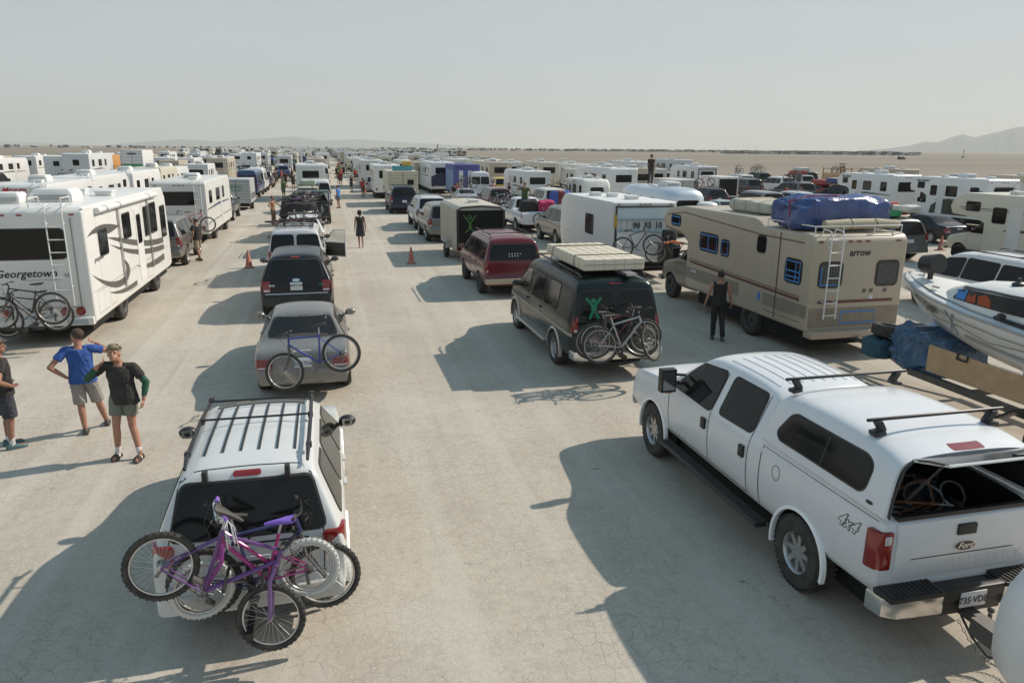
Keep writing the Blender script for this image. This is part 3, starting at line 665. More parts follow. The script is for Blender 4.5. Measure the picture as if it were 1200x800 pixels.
def person(label, loc, rz, J=None, skin=(.36, .19, .12), shirt=None, sleeves=.5, shorts=None, leglen=.55, shoes=(.02, .02, .02), socks=None, hair=(.03, .02, .015), hat=None, vox=.009, h=1.76, skirt=False, female=False, sandals=False, group=None, long_hair=False, headturn=0, headtilt=0, inner=None, trousers=False, belt=None, shirtless=False):
    """figure facing +Y in its own frame. J overrides joints; lengths in metres for a 1.76 m figure"""
    s = h / 1.76; root = thing('person', label, 'person', loc, rz, group)
    D = dict(pel=(0, 0, .95), chest=(0, 0, 1.28), neck=(0, 0, 1.47), head=(0, .02, 1.62),
             shL=(-.19, 0, 1.42), shR=(.19, 0, 1.42), elL=(-.24, -.02, 1.13), elR=(.24, -.02, 1.13), haL=(-.25, .06, .88), haR=(.25, .06, .88),
             hiL=(-.09, 0, .93), hiR=(.09, 0, .93), knL=(-.11, .02, .50), knR=(.11, .02, .50), anL=(-.12, -.02, .08), anR=(.12, -.02, .08), toL=None, toR=None)
    if J: D.update(J)
    P = {k: Vector(v) * s for k, v in D.items() if v is not None}; f = s * (.93 if female else 1)
    B = MB()
    def torso(m, g=0., z0=0., z1=1.):
        pel, ch, nk = P['pel'], P['chest'], P['neck']; ax = (P['shR'] - P['shL']); ax.normalize(); hx = (P['hiR'] - P['hiL']).normalized()
        st = [(pel + (pel - ch).normalized() * .08, .145, .105), (pel, .165 if not female else .175, .115), (pel.lerp(ch, .4), .140 if not female else .125, .098), (pel.lerp(ch, .75), .155, .108), (ch, .168 if not female else .15, .115), (ch.lerp(nk, .5), .165, .10), (ch.lerp(nk, .80), .12, .08), (nk, .062, .062)]
        a_ = [q for i, q in enumerate(st) if z0 <= i / 7 <= z1]; rings = []
        for i, (c, wx, wy) in enumerate(a_):
            t = i / max(1, len(a_) - 1); x = (hx * (1 - t) + ax * t).normalized(); up = (ch - pel).normalized(); y = up.cross(x).normalized()
            rings.append([c + x * (wx * f + g) * math.cos(q) + y * (wy * f + g) * math.sin(q) for q in [2 * math.pi * j / 16 for j in range(16)]])
        m.loft(rings)
    torso(B)
    nk, hd = P['neck'], P['head']; B.cyl(nk - (hd - nk) * .3, hd - (hd - nk) * .1, .058 * f, .055 * f)
    HM = Matrix.Rotation(headturn, 3, 'Z') @ Matrix.Rotation(headtilt, 3, 'X')
    def hp(x, y, z): return hd + HM @ (Vector((x, y, z)) * s)
    B.sphere(hp(0, -.008, .035), (.078 * s, .097 * s, .10 * s), 16, 12, HM); B.sphere(hp(0, .022, -.045), (.060 * s, .070 * s, .068 * s), 14, 10, HM)
    B.cyl(hp(0, .085, .02), hp(0, .112, -.022), .010 * s, .017 * s, 8); B.sphere(hp(0, .105, -.022), .016 * s, 8, 6)
    B.sphere(hp(0, .075, -.085), (.025 * s, .018 * s, .018 * s), 8, 6); B.sphere(hp(0, .088, -.058), (.026 * s, .010 * s, .010 * s), 8, 6)
    for q in (-1, 1): B.sphere(hp(q * .079, -.005, .0), (.012 * s, .022 * s, .033 * s), 8, 6); B.sphere(hp(q * .03, .082, .028), (.018 * s, .010 * s, .008 * s), 6, 5)
    for q in 'LR':
        sh, el, ha = P['sh' + q], P['el' + q], P['ha' + q]; sg = -1 if q == 'L' else 1
        cap(B, sh, el, .056 * f, .040 * f); fm_ = el.lerp(ha, .35); cap(B, el, fm_, .040 * f, .041 * f); cap(B, fm_, ha, .041 * f, .026 * f)
        d = (ha - el).normalized(); hdv = Vector(D.get('hd' + q, d)).normalized(); sd = Vector(D.get('hs' + q, (0, 1, 0))); sd = (sd - hdv * sd.dot(hdv)).normalized(); nm = hdv.cross(sd)
        pc = ha + hdv * .05 * s; MR = Matrix((sd, nm, hdv)).transposed(); B.add(MB().sphere((0, 0, 0), (.040 * s, .016 * s, .052 * s), 12, 8), Matrix.Translation(pc) @ MR.to_4x4())
        for i, (o, l) in enumerate(((.030, .068), (.010, .078), (-.010, .072), (-.029, .056))):
            b0 = ha + hdv * .085 * s + sd * o * s; b1 = b0 + (hdv * .85 + nm * -.35 * sg).normalized() * l * .5 * s; b2 = b1 + (hdv * .5 + nm * -.85 * sg).normalized() * l * .5 * s
            cap(B, b0, b1, .0095 * s, .009 * s, 8); cap(B, b1, b2, .009 * s, .0075 * s, 8)
        t0 = ha + hdv * .03 * s + sd * .028 * s; t1 = t0 + (hdv * .7 + sd * .7).normalized() * .04 * s; t2 = t1 + (hdv * .9 + sd * .2 - nm * .3 * sg).normalized() * .032 * s; cap(B, t0, t1, .012 * s, .0105 * s, 8); cap(B, t1, t2, .0105 * s, .009 * s, 8)
        hi, kn, an = P['hi' + q], P['kn' + q], P['an' + q]; cap(B, hi, kn, .088 * f, .055 * f); cm = kn.lerp(an, .3) + Vector((0, -.012, 0)); cap(B, kn, cm, .053 * f, .056 * f); cap(B, cm, an, .056 * f, .035 * f)
        ft = Vector(D.get('ft' + q, (0, 1, -.02))).normalized(); tip = an + ft * .16 * s + Vector((0, 0, -.04 * s)); cap(B, an + Vector((0, 0, -.02)), an - ft * .04 * s + Vector((0, 0, -.045 * s)), .036 * s, .030 * s); cap(B, an + Vector((0, 0, -.035 * s)), tip, .036 * s, .028 * s)
    remeshed('body', B, SKIN, root, skin, vox)
    ey = MB()
    for q in (-1, 1): ey.sphere(hp(q * .030, .083, .012), (.013 * s, .008 * s, .006 * s), 8, 6)
    build('eyes', ey, INK, root)
    if hair:
        m = MB(); m.sphere(hp(0, -.022, .052), (.088 * s, .100 * s, .095 * s), 16, 12, HM)
        if long_hair:
            q = random.Random(5)
            for i in range(22): m.sphere(hp(q.uniform(-.075, .075), q.uniform(-.11, -.0), q.uniform(-.05, .13)), q.uniform(.035, .055) * s, 8, 6)
        remeshed('hair', m, CLOTH, root, hair, max(vox, .010), 1)
    if hat:
        m = MB(); HM4 = Matrix.Translation(hp(0, -.014, .075)) @ HM.to_4x4(); m2 = MB().lathe([(.092 * s, -.02), (.096 * s, .01), (.088 * s, .05), (.055 * s, .085), (0, .095)], 'z', 20); m.add(m2, HM4)
        if hat[0] == 'cap': m.add(MB().loft([[Vector((.085 * s * math.cos(a), .06 * s + r_ * s * math.sin(a), zz)) for a in [math.pi * i / 10 for i in range(11)]] for r_, zz in ((.0, -.002), (.085, .012), (.085, .006), (0, -.010))], cap=False, closed=False), HM4)
        build('hat', m, CLOTH if hat[0] == 'cap' else CLOTH, root, hat[1], smooth=60)
        if len(hat) > 2:
            m = MB(); q = random.Random(2)
            for i in range(16): a = q.uniform(0, 6.28); z_ = q.uniform(0, .07); rr_ = (.099 - z_ * .35) * s; m.add(MB().sphere((rr_ * math.cos(a), rr_ * math.sin(a), z_), (.018, .018, .012), 6, 4), HM4)
            build('hat_pattern', m, CLOTH, root, hat[2], smooth=60)
    if shirt:
        m = MB(); torso(m, .022, .1, .9); pl, ch = P['pel'], P['chest']; hx = (P['hiR'] - P['hiL']).normalized(); up_ = (ch - pl).normalized(); hy = up_.cross(hx).normalized()
        m.loft([[pl + up_ * t * s + hx * (wx * f) * math.cos(a) + hy * (wy * f) * math.sin(a) for a in [2 * math.pi * i / 18 for i in range(18)]] for t, wx, wy in ((-.075 if not skirt else .0, .205, .148), (.02, .198, .142), (.12, .182, .135), (.22, .178, .130))])
        for q in 'LR':
            sh, el, ha = P['sh' + q], P['el' + q], P['ha' + q]
            if sleeves: e = sh.lerp(el, min(1, sleeves)); m.sphere(sh, .067 * f, 12, 8); m.cyl(P['neck'].lerp(sh, .30) + Vector((0, 0, -.035)), sh, .060 * f, .067 * f, 12); m.cyl(sh, e, .066 * f, .068 * f if sleeves < 1 else .05 * f, 14)
            if sleeves > 1: m.sphere(el, .05 * f); m.cyl(el, el.lerp(ha, sleeves - 1), .05 * f, .038 * f, 12)
            if not sleeves: m.sphere(sh.lerp(P['neck'], .25), .055 * f, 12, 8)
        remeshed('shirt', m, CLOTH, root, shirt, vox * 1.1, 2)
    if inner:
        for q in 'LR':
            m = MB(); sh, el, ha = P['sh' + q], P['el' + q], P['ha' + q]; m.cyl(sh.lerp(el, .3), el, .058 * f, .050 * f, 12); m.sphere(el, .052 * f); m.cyl(el, el.lerp(ha, .78), .050 * f, .036 * f, 12)
            remeshed('sleeve', m, CLOTH, root, inner, vox * 1.1, 1)
    if shorts:
        m = MB(); torso(m, .014, 0, .15)
        if skirt:
            pel = P['pel']; kn = (P['knL'] + P['knR']) / 2; m.loft([[pel.lerp(kn, t) + Vector((w1 * math.cos(a) * (1 + .06 * math.sin(a * 5)), w1 * .75 * math.sin(a), 0)) * s for a in [2 * math.pi * i / 24 for i in range(24)]] for t, w1 in ((-.1, .17), (.1, .19), (.6, .21), (leglen * 1.8, .22))])
        else:
            for q in 'LR':
                hi, kn, an = P['hi' + q], P['kn' + q], P['an' + q]
                if trousers: m.sphere(hi, .10 * f); m.cyl(hi, kn, .10 * f, .072 * f, 14); m.sphere(kn, .072 * f); m.cyl(kn, kn.lerp(an, .97), .072 * f, .062 * f, 14)
                else:
                    m.sphere(hi, .105 * f); l = leglen * 1.45
                    if l <= 1: m.cyl(hi, hi.lerp(kn, l), .105 * f, .100 * f, 14)
                    else: m.cyl(hi, kn, .105 * f, .092 * f, 14); m.cyl(kn, kn.lerp(an, l - 1), .092 * f, .088 * f, 14)
        remeshed('shorts' if not (trousers or skirt) else ('trousers' if trousers else 'skirt'), m, CLOTH, root, shorts, vox * 1.1, 2)
        if belt:
            m = MB(); torso(m, .019, .12, .16); torso(m, .02, 0, .0)
    for q in 'LR':
        an = P['an' + q]; ft = Vector(D.get('ft' + q, (0, 1, -.02))).normalized(); kn = P['kn' + q]
        if socks: m = MB(); m.cyl(an + Vector((0, 0, -.05)), an.lerp(kn, .25), .040 * f, .044 * f, 12); m.cyl(an + Vector((0, 0, -.04)), an + ft * .15 + Vector((0, 0, -.05)), .038, .032); remeshed('sock', m, CLOTH, root, socks, .01, 1)
        if shoes:
            m = MB(); z = an.z - .075 * s; hx = Vector((-ft.y, ft.x, 0)).normalized() if abs(ft.z) < .9 else Vector((1, 0, 0)); rings = []
            for t, wd, hh in ((-.085, .030, .075), (-.06, .040, .10), (0, .043, .10), (.06, .046, .075), (.13, .050, .055), (.18, .042, .045), (.205, .02, .03)):
                c = an + ft * t * s; lo = z if abs(ft.z) < .4 else None; up = Vector((0, 0, 1)) if abs(ft.z) < .4 else ft.cross(hx) * (1 if ft.cross(hx).z > 0 else -1)
                base = Vector((c.x, c.y, z + (c.z - an.z) * (1 if abs(ft.z) > .1 else 0)))
                hh2 = hh if not sandals else .022
                rings.append([base + hx * wd * s * a + up * b * hh2 * s for a, b in ((-1, 0), (-1, .45), (-.7, .85), (0, 1), (.7, .85), (1, .45), (1, 0), (0, -.02))])
            m.loft(rings)
            if sandals:
                for t in (.0, .09, .14):
                    c = an + ft * t * s; m.tube([Vector((c.x, c.y, z + .01)) + hx * math.cos(a) * .050 + Vector((0, 0, 1)) * math.sin(a) * (.095 if t < .05 else .07) for a in [math.pi * i / 8 for i in range(9)]], .011, 6)
            build('shoe', m, PLAIN, root, shoes, smooth=60)
    return root
# ------------------------------------------------------------------ ground, hills, haze
def ground():
    m = MB(); ys = [-300, -60, 0, 20, 60, 200, 800, 3000, 10000, 30000]; S = 26000
    m._add([(-S, -400, 0), (S, -400, 0), (S, 27000, 0), (-S, 27000, 0)], [(0, 1, 2, 3)])
    mt = bpy.data.materials.new('cracked_playa'); mt.use_nodes = True; t = mt.node_tree; N = t.nodes.new; Lk = t.links.new; b = t.nodes['Principled BSDF']
    b.inputs['Roughness'].default_value = .95; b.inputs['Specular IOR Level'].default_value = .15
    tc = N('ShaderNodeTexCoord'); V = tc.outputs['Object']
    def noise(sc, det=5, vec=None, ro=.6, stretch=None):
        n = N('ShaderNodeTexNoise'); n.inputs['Scale'].default_value = sc; n.inputs['Detail'].default_value = det; n.inputs['Roughness'].default_value = ro
        v = vec or V
        if stretch: mp = N('ShaderNodeMapping'); mp.inputs['Scale'].default_value = stretch; Lk(v, mp.inputs[0]); v = mp.outputs[0]
        Lk(v, n.inputs['Vector']); return n.outputs[0]
    def mr(x, a, c, d=0, e=1, smooth=True):
        n = N('ShaderNodeMapRange'); n.interpolation_type = 'SMOOTHSTEP' if smooth else 'LINEAR'
        for i, q in enumerate((a, c, d, e)): n.inputs[i + 1].default_value = q
        Lk(x, n.inputs[0]); return n.outputs[0]
    def ma(op, x, y):
        n = N('ShaderNodeMath'); n.operation = op
        for i, q in enumerate((x, y)):
            if isinstance(q, (int, float)): n.inputs[i].default_value = q
            else: Lk(q, n.inputs[i])
        return n.outputs[0]
    def mix(f, a, c):
        n = N('ShaderNodeMix'); n.data_type = 'RGBA'
        if isinstance(f, float): n.inputs[0].default_value = f
        else: Lk(f, n.inputs[0])
        for i, q in ((6, a), (7, c)):
            if isinstance(q, tuple): n.inputs[i].default_value = (*q, 1)
            else: Lk(q, n.inputs[i])
        return n.outputs[2]
    # warped coordinates for the cracks
    nw = N('ShaderNodeTexNoise'); nw.inputs['Scale'].default_value = 3.0; nw.inputs['Detail'].default_value = 3; Lk(V, nw.inputs['Vector'])
    va = N('ShaderNodeVectorMath'); va.operation = 'MULTIPLY_ADD'; va.inputs[1].default_value = (.16, .16, 0); Lk(nw.outputs['Color'], va.inputs[0]); Lk(V, va.inputs[2])
    def cracks(sc, wdt):
        v = N('ShaderNodeTexVoronoi'); v.voronoi_dimensions = '2D'; v.feature = 'DISTANCE_TO_EDGE'; v.inputs['Scale'].default_value = sc; Lk(va.outputs[0], v.inputs['Vector']); return mr(v.outputs[0], 0, wdt, 1, 0)
    c3 = ma('MULTIPLY', cracks(20, .07), mr(noise(1.7, 4), .48, .60, .0, .6)); c1 = ma('MULTIPLY', cracks(5.5, .03), mr(noise(.55, 4), .42, .62, .1, 1)); c2 = ma('MULTIPLY', cracks(11, .05), mr(noise(.9, 4), .5, .66, .02, .6))
    ck = ma('MAXIMUM', ma('MAXIMUM', c1, c2), c3)
    base = mix(mr(noise(.32, 7), .3, .72), (.52, .465, .385), (.43, .38, .312))
    base = mix(ma('MULTIPLY', mr(noise(6, 8, ro=.75), .42, .72), .55), base, (.33, .295, .245))
    base = mix(ma('MULTIPLY', mr(noise(30, 5, ro=.85), .51, .67), .62), base, (.26, .215, .165))
    base = mix(ma('MULTIPLY', mr(noise(17, 6, ro=.8, stretch=(1, .8, 1)), .50, .66), .50), base, (.61, .56, .465))
    trk = noise(.9, 4, stretch=(1.6, .035, 1)); base = mix(ma('MULTIPLY', mr(trk, .44, .66), .5), base, (.55, .51, .44))
    trd = noise(1.0, 3, stretch=(3.2, .05, 1)); base = mix(ma('MULTIPLY', mr(trd, .56, .72), .35), base, (.35, .315, .262))
    base = mix(ma('MULTIPLY', mr(noise(2.6, 6, ro=.72, stretch=(.8, 1.5, 1)), .58, .72), .55), base, (.40, .31, .23))
    base = mix(ma('MULTIPLY', mr(noise(.22, 4), .52, .66), .45), base, (.56, .525, .46))
    base = mix(ma('MULTIPLY', mr(noise(4.3, 5, ro=.8), .64, .70), .75), base, (.17, .14, .11))
    # scattered dried mud and oil stains
    st = ma('MULTIPLY', mr(noise(.75, 6, ro=.7), .63, .70), mr(noise(7, 5), .42, .60)); base = mix(ma('MULTIPLY', st, .8), base, (.13, .115, .095))
    base = mix(ma('MULTIPLY', ck, .55), base, (.20, .175, .145))
    # open desert outside the trampled lanes
    sp = N('ShaderNodeSeparateXYZ'); Lk(V, sp.inputs[0]); wob = ma('MULTIPLY', ma('SUBTRACT', noise(.02, 3), .5), 40.)
    xx = ma('ADD', ma('ABSOLUTE', ma('SUBTRACT', sp.outputs[0], 8.), 0), wob); o1 = mr(xx, 30, 60); o2 = mr(ma('ADD', sp.outputs[1], wob), 300, 420)
    out = ma('MAXIMUM', o1, o2)
    des = mix(mr(noise(.01, 5, stretch=(.12, 1, 1)), .3, .7), (.215, .185, .148), (.275, .238, .192))
    base = mix(out, base, des)
    Lk(base, b.inputs['Base Color'])
    bp = N('ShaderNodeBump'); bp.inputs['Strength'].default_value = .55; bp.inputs['Distance'].default_value = .012
    Lk(ma('SUBTRACT', ma('ADD', ma('MULTIPLY', noise(16, 7, ro=.78), 1.6), ma('MULTIPLY', noise(1.6, 3), 2.0)), ma('MULTIPLY', ck, .5)), bp.inputs['Height']); Lk(bp.outputs[0], b.inputs['Normal'])
    g = build('ground', m, mt, smooth=0); tag(g, None, kind='structure')
ground()
def hills(name, pts, dist, mt, base_w=2500, seed=1):
    """ridge: (photo x, height in px above the horizon)"""
    q = random.Random(seed); m = MB(); rows = []; f3 = lambda x: G_dir(x)
    xs = [pts[0][0] + (pts[-1][0] - pts[0][0]) * i / 160 for i in range(161)]; prof = []
    for x in xs:
        h = interp(pts, x); prof.append(max(0, h) / FPX * dist)
    for j, (dd, hh) in enumerate(((-.5, 0), (-.35, .3), (-.2, .62), (-.08, .86), (0, 1), (.12, .8), (.3, .4), (.5, 0))):
        row = []
        for x, h in zip(xs, prof):
            d = f3(x); n = (math.sin(x * .31 + j * 1.3 + seed) + math.sin(x * .83 - j) * .6 + q.uniform(-.5, .5)) * .03 * h * (1 if 0 < hh < 1 else .1)
            row.append(Vector((d.x * (dist + dd * base_w), d.y * (dist + dd * base_w), max(-2, h * hh + n if hh else -2))))
        rows.append(row)
    m.loft(rows, cap=False, closed=False); o = build(name, m, mt, smooth=30); tag(o, None, kind='structure'); return o
def G_dir(x):
    d = CF + CR * ((x - 600) / FPX) - CU * ((174 - 400) / FPX); d.z = 0; return d.normalized()
HILL = mat('hill_rock', (.04, .06, .085), .95, var=.1, scale=.002)
hills('hills', [(1000, 0), (1040, 3), (1065, 6), (1082, 10), (1098, 9), (1112, 14), (1126, 17), (1140, 14), (1156, 17), (1172, 20), (1186, 23), (1200, 24), (1260, 34), (1340, 30), (1450, 10), (1500, 0)], 9500, HILL, 2600, 2)
hills('hills', [(120, 0), (170, 4), (215, 7), (260, 5), (300, 8), (345, 11), (380, 7), (420, 9), (470, 6), (520, 4), (560, 2), (620, 0)], 15000, HILL, 3500, 5)
hills('hills', [(-300, 0), (-200, 8), (-100, 5), (0, 3), (60, 2), (110, 0)], 19000, HILL, 3000, 8)
def haze():
    m = MB(); m.b2((-26500, -600, -1.5), (26500, 27500, 560))
    mt = bpy.data.materials.new('haze_air'); mt.use_nodes = True; t = mt.node_tree; t.nodes.remove(t.nodes['Principled BSDF'])
    v = t.nodes.new('ShaderNodeVolumePrincipled'); v.inputs['Color'].default_value = (.80, .82, .78, 1); v.inputs['Density'].default_value = HAZE; v.inputs['Anisotropy'].default_value = .15
    t.links.new(v.outputs[0], t.nodes['Material Output'].inputs['Volume'])
    o = build('haze', m, mt, smooth=0); tag(o, 'pale dusty haze hanging over the whole desert flat', kind='stuff'); o['category'] = 'haze'
HAZE = 1.1e-4
haze()
# ------------------------------------------------------------------ shared fittings
def ladder(root, x0, x1, y, z0, z1, n=7, mt=None, hook=True, dy=0):
    m = MB()
    for x in (x0, x1):
        p = [(x, y, z0), (x, y, z1)]
        if hook: p = [(x, y + .0, z0), (x, y, z1 - .08), (x, y + .06, z1 + .06), (x, y + .3, z1 + .08), (x, y + .36, z1 - .04)]
        m.tube(p, .016, 6)
        for z in (z0 + (z1 - z0) * .2, z0 + (z1 - z0) * .85): m.cyl((x, y, z), (x, y + .13, z), .012, n=6)
    for i in range(n): z = z0 + .08 + (z1 - z0 - .2) * i / (n - 1); m.tube([(x0, y, z), (x1, y, z)], .014, 6)
    return build('ladder', m, mt or WHITE, root)
def ac_unit(root, x, y, z, s=1., wdt=.72, ln=1.0, h=.26):
    m = MB(); m.loft([[Vector((x + a * wdt / 2 * k, y + b * ln / 2 * k2, z + zz)) for a, b in ((-1, -1), (1, -1), (1, 1), (-1, 1))] for k, k2, zz in ((1, 1, 0), (1, 1, h * .6), (.82, .9, h))])
    o = build('air_conditioner', m, WHITE, root, bev=.03); g = MB(); g.b2((x - wdt * .40, y - ln / 2 - .006, z + .05), (x + wdt * .40, y - ln / 2 + .02, z + h * .58))
    build('grille', g, STEEL, o)
    q = MB()
    for i in range(9): q.b2((x - wdt * .40, y - ln / 2 - .012, z + .055 + i * h * .055), (x + wdt * .40, y - ln / 2 - .005, z + .062 + i * h * .055))
    build('louvre', q, WHITE, o); return o
def roof_vent(root, x, y, z, s=.4):
    m = MB(); m.box((x, y, z + .05), (s, s, .1)); m.box((x, y, z + .12), (s * 1.15, s * 1.15, .05)); return build('roof_vent', m, WHITE, root, bev=.02)
def marker_lights(root, xs, y, z, mt=None):
    for x in xs: m = MB(); m.box((x, y - .012, z), (.11, .03, .04)); build('marker_light', m, mt or REDLENS, root, bev=.01)
def plate_text(root, txt, x, y, z, w_=.30, h_=.15, ink=None, parent=None, top=None, name='licence_plate'):
    m = MB(); m.b2((x - w_ / 2, y - .012, z), (x + w_ / 2, y, z + h_)); p = build(name, m, PLATE, parent or root, bev=.006)
    bm = text2d(txt, h_ * .62, 0, .002, 0, 0)
    for v in bm.verts: v.co = Vector((x + v.co.x * .95, y - .0155, z + h_ * .45 + v.co.y))
    me = bpy.data.meshes.new('lettering'); bm.to_mesh(me); bm.free(); me.materials.append(ink or INK); link('lettering', me, p)
    if top:
        bm = text2d(top, h_ * .2)
        for v in bm.verts: v.co = Vector((x + v.co.x, y - .0155, z + h_ * .87 + v.co.y))
        me = bpy.data.meshes.new('lettering'); bm.to_mesh(me); bm.free(); me.materials.append(ink or INK); link('lettering', me, p)
    return p
def unlist(root, *names):
    for c in kids(root):
        if c.name.split('.')[0] in names:
            for g in kids(c): bpy.data.objects.remove(g)
            bpy.data.objects.remove(c)

# ------------------------------------------------------------------ the white truck with a canopy
def superduty():
    C = (.70, .71, .72); root = thing('pickup_truck', 'big white four door pickup truck with a white canopy shell and its rear hatch open', 'pickup truck', (5.62, 7.88, 0)); root.scale = (.93, .93, .975)
    cav = MB(); cav.b2((-.80, -3.4, .86), (.80, -1.02, 1.70))
    b, bv, k = car_parts(root, 'superduty', C, 0, cutters=[cav], skip=('tail',), plate=False)
    arch_lip(root, k, wd=.035, th=.006)
    # cargo bed lining
    m = MB(); m.b2((-.79, -3.0, .84), (.79, -1.03, .87)); build('bed_floor', m, BLACK, root)
    # tailgate
    t = MB(); t.prism([(-3.07, .78), (-3.085, 1.05), (-3.075, 1.36), (-3.03, 1.385), (-2.99, 1.385), (-2.99, .78)], 'x', -.80, .80); tg = build('tailgate', t, PAINT, root, C, bev=.012)
    h = MB(); h.b2((-.11, -3.105, 1.19), (.11, -3.06, 1.30)); build('handle', h, BLACK, tg, bev=.012)
    tb = bvh_of(tg); e = decal('emblem', tb, ell(0, 1.07, .135, .058), 'B', CHROME, tg, .012, 0, skirt=True); decal('emblem_face', tb, ell(0, 1.07, .122, .047), 'B', mat('emblem_blue', (.01, .015, .03), .2, coat=.5), tg, .016, 0)
    decal('lettering', tb, text2d('Ford', .085, .35, .001, 0, 1.075, sx=1.1), 'B', CHROME, tg, .02, 0)
    decal('embossed_lettering', tb, text2d('SUPER DUTY', .13, 0, .004, 0.28, .90, sx=1.25), 'B', PAINT, tg, .003, 0, skirt=True, color=(.66, .67, .68))
    decal('crease_shade', tb, rr(-.62, .985, .62, .995, .004), 'B', BLACK, tg, .003, .2)  # black strip paints the shade line of the pressed crease
    m = MB(); m.b2((-.81, -3.06, 1.386), (.81, -3.0, 1.43)); build('bed_rail_cap', m, BLACK, root, bev=.01)
    # taillights
    for s in (-1, 1):
        
        m = MB(); m.loft([[Vector((s * x, y, z)) for x, y in ((.845, -3.08), (.955, -3.072), (1.005, -3.03), (1.030, -2.95), (1.028, -2.90), (.93, -2.90), (.845, -3.0))] for z in (.90, 1.29)]); build('taillight_housing', m, REDLENS, root, bev=.02)
        m = MB(); m.b2((s * .875, -3.086, 1.17), (s * .945, -3.07, 1.26)); build('reversing_light', m, CLEARLENS, root, bev=.01)
    # bumper: chrome corners, black step, plate pocket
    for s in (-1, 1):
        m = MB(); m.loft([[Vector((s * x, y, z)) for x, y in ((.36, -3.30), (.86, -3.28), (1.0, -3.2), (1.03, -3.0), (.98, -3.0), (.90, -3.15), (.36, -3.2))] for z in (.50, .70)]); build('bumper', m, CHROME, root, bev=.018)
        m = MB(); m.b2((s * .36, -3.32, .70), (s * 1.0, -3.06, .745)); o = build('bumper_step', m, BLACK, root, bev=.012)
        m = MB()
        for i in range(11): m.b2((s * (.40 + i * .053), -3.30, .744), (s * (.415 + i * .053), -3.08, .756))
        build('step_ribs', m, RUBBER, o)
    m = MB(); m.b2((-.37, -3.27, .46), (.37, -3.05, .70)); m.b2((-.37, -3.30, .62), (.37, -3.2, .74)); build('bumper_centre', m, BLACK, root, bev=.015)
    plate_text(root, '735·VDB', -.02, -3.272 - .03, .545, .31, .16)
    # hitch, chains, cable
    m = MB(); m.b2((-.05, -3.55, .40), (.05, -2.9, .50)); m.cyl((0, -3.5, .5), (0, -3.5, .58), .02); m.sphere((0, -3.5, .62), .033); build('tow_hitch', m, STEEL, root)
    m = MB()
    for s in (-1, 1):
        pts = [Vector((s * .16, -3.3, .42)).lerp(Vector((s * .05 + .2, -4.0, .45)), i / 26) + Vector((0, 0, -.30 * math.sin(math.pi * i / 26))) for i in range(27)]
        for i, (p, q) in enumerate(zip(pts, pts[1:])):
            d = (q - p).normalized(); u = d.orthogonal().normalized(); u = u if i % 2 else d.cross(u); c = (p + q) / 2
            m.tube([c + d * .021 * math.cos(a) + u * .012 * math.sin(a) for a in [2 * math.pi * j / 8 for j in range(8)]], .0035, 4, True)
    build('safety_chain', m, STEEL, root)
    m = MB(); m.tube([Vector((-.1, -3.28, .44)), Vector((-.06, -3.4, .28)), Vector((0, -3.55, .16)), Vector((.12, -3.75, .18)), Vector((.2, -3.95, .4)), Vector((.25, -4.05, .52))], .012, 8); build('brake_cable', m, RUBBER, root)
    # running board
    for s in (-1, 1):
        m = MB(); m.prism([(s * .98, .50), (s * 1.13, .49), (s * 1.15, .45), (s * 1.12, .42), (s * .98, .42)], 'y', -1.2, 1.55); o = build('running_board', m, BLACK, root, bev=.01)
        g = MB()
        for i in range(5): x = s * (1.02 + i * .022); g.b2((x, -1.15, .494), (x + .008, 1.5, .502))
        build('tread_strip', g, RUBBER, o)
    # canopy shell
    cm = MB(); prof = [(-2.99, 1.455, .0), (-2.99, 1.47, .0)]
    rings = []
    for y, zt, sl in ((-3.07, 1.985, 1), (-3.05, 1.99, 1), (-2.98, 2.005, .95), (-2.75, 2.055, .5), (-2.0, 2.09, 0), (-1.35, 2.07, 0), (-1.05, 2.03, 0), (-.99, 1.98, 0), (-.96, 1.85, 0)):
        f = (zt - 1.44) / .62; wt = .80; pts = [(0, 1.425), (.93, 1.425), (1.0, 1.43), (1.0, 1.46), (.985, 1.50), (1.0 - .16 * f * .8, 1.44 + (zt - 1.44) * .72), (wt, 1.44 + (zt - 1.44) * .91), (wt - .12, zt - .012), (.4, zt + .015), (0, zt + .022)]
        Y = lambda z: y + sl * max(0, z - 1.44) * .16
        rings.append([Vector((x, Y(z), z)) for x, z in pts] + [Vector((-x, Y(z), z)) for x, z in pts[-2:0:-1]])
    c0 = sum(rings[0], Vector()) / len(rings[0]); c1 = sum(rings[-1], Vector()) / len(rings[-1])
    n_ = len(rings[0]); rings = [r_[1:] for r_ in rings]; cm.loft(rings, cap=False, closed=False)
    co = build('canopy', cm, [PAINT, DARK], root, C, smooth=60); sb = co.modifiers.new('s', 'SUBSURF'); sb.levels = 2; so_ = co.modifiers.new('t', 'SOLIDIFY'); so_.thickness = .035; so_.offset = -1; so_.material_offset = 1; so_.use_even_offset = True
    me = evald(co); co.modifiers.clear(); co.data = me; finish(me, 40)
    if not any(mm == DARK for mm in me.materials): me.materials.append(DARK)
    cb = bvh_of(co)
    for sd in 'LR': 
        wq = rpoly([(-2.72, 1.56), (-1.28, 1.56), (-1.20, 1.62), (-1.34, 1.84), (-1.42, 1.88), (-2.60, 1.88), (-2.72, 1.82)], .09, 5); g = window(root, cb, wq, sd, 'canopy_window', frame=.022)
        decal('slider_bar', cb, rr(-2.06, 1.56, -2.035, 1.88, .004), sd, BLACK, g, .016, .1)
    decal('brake_light', cb, rr(-.19, 2.01, .19, 2.035, .012), 'B', REDLENS, root, .012, .05, skirt=True)
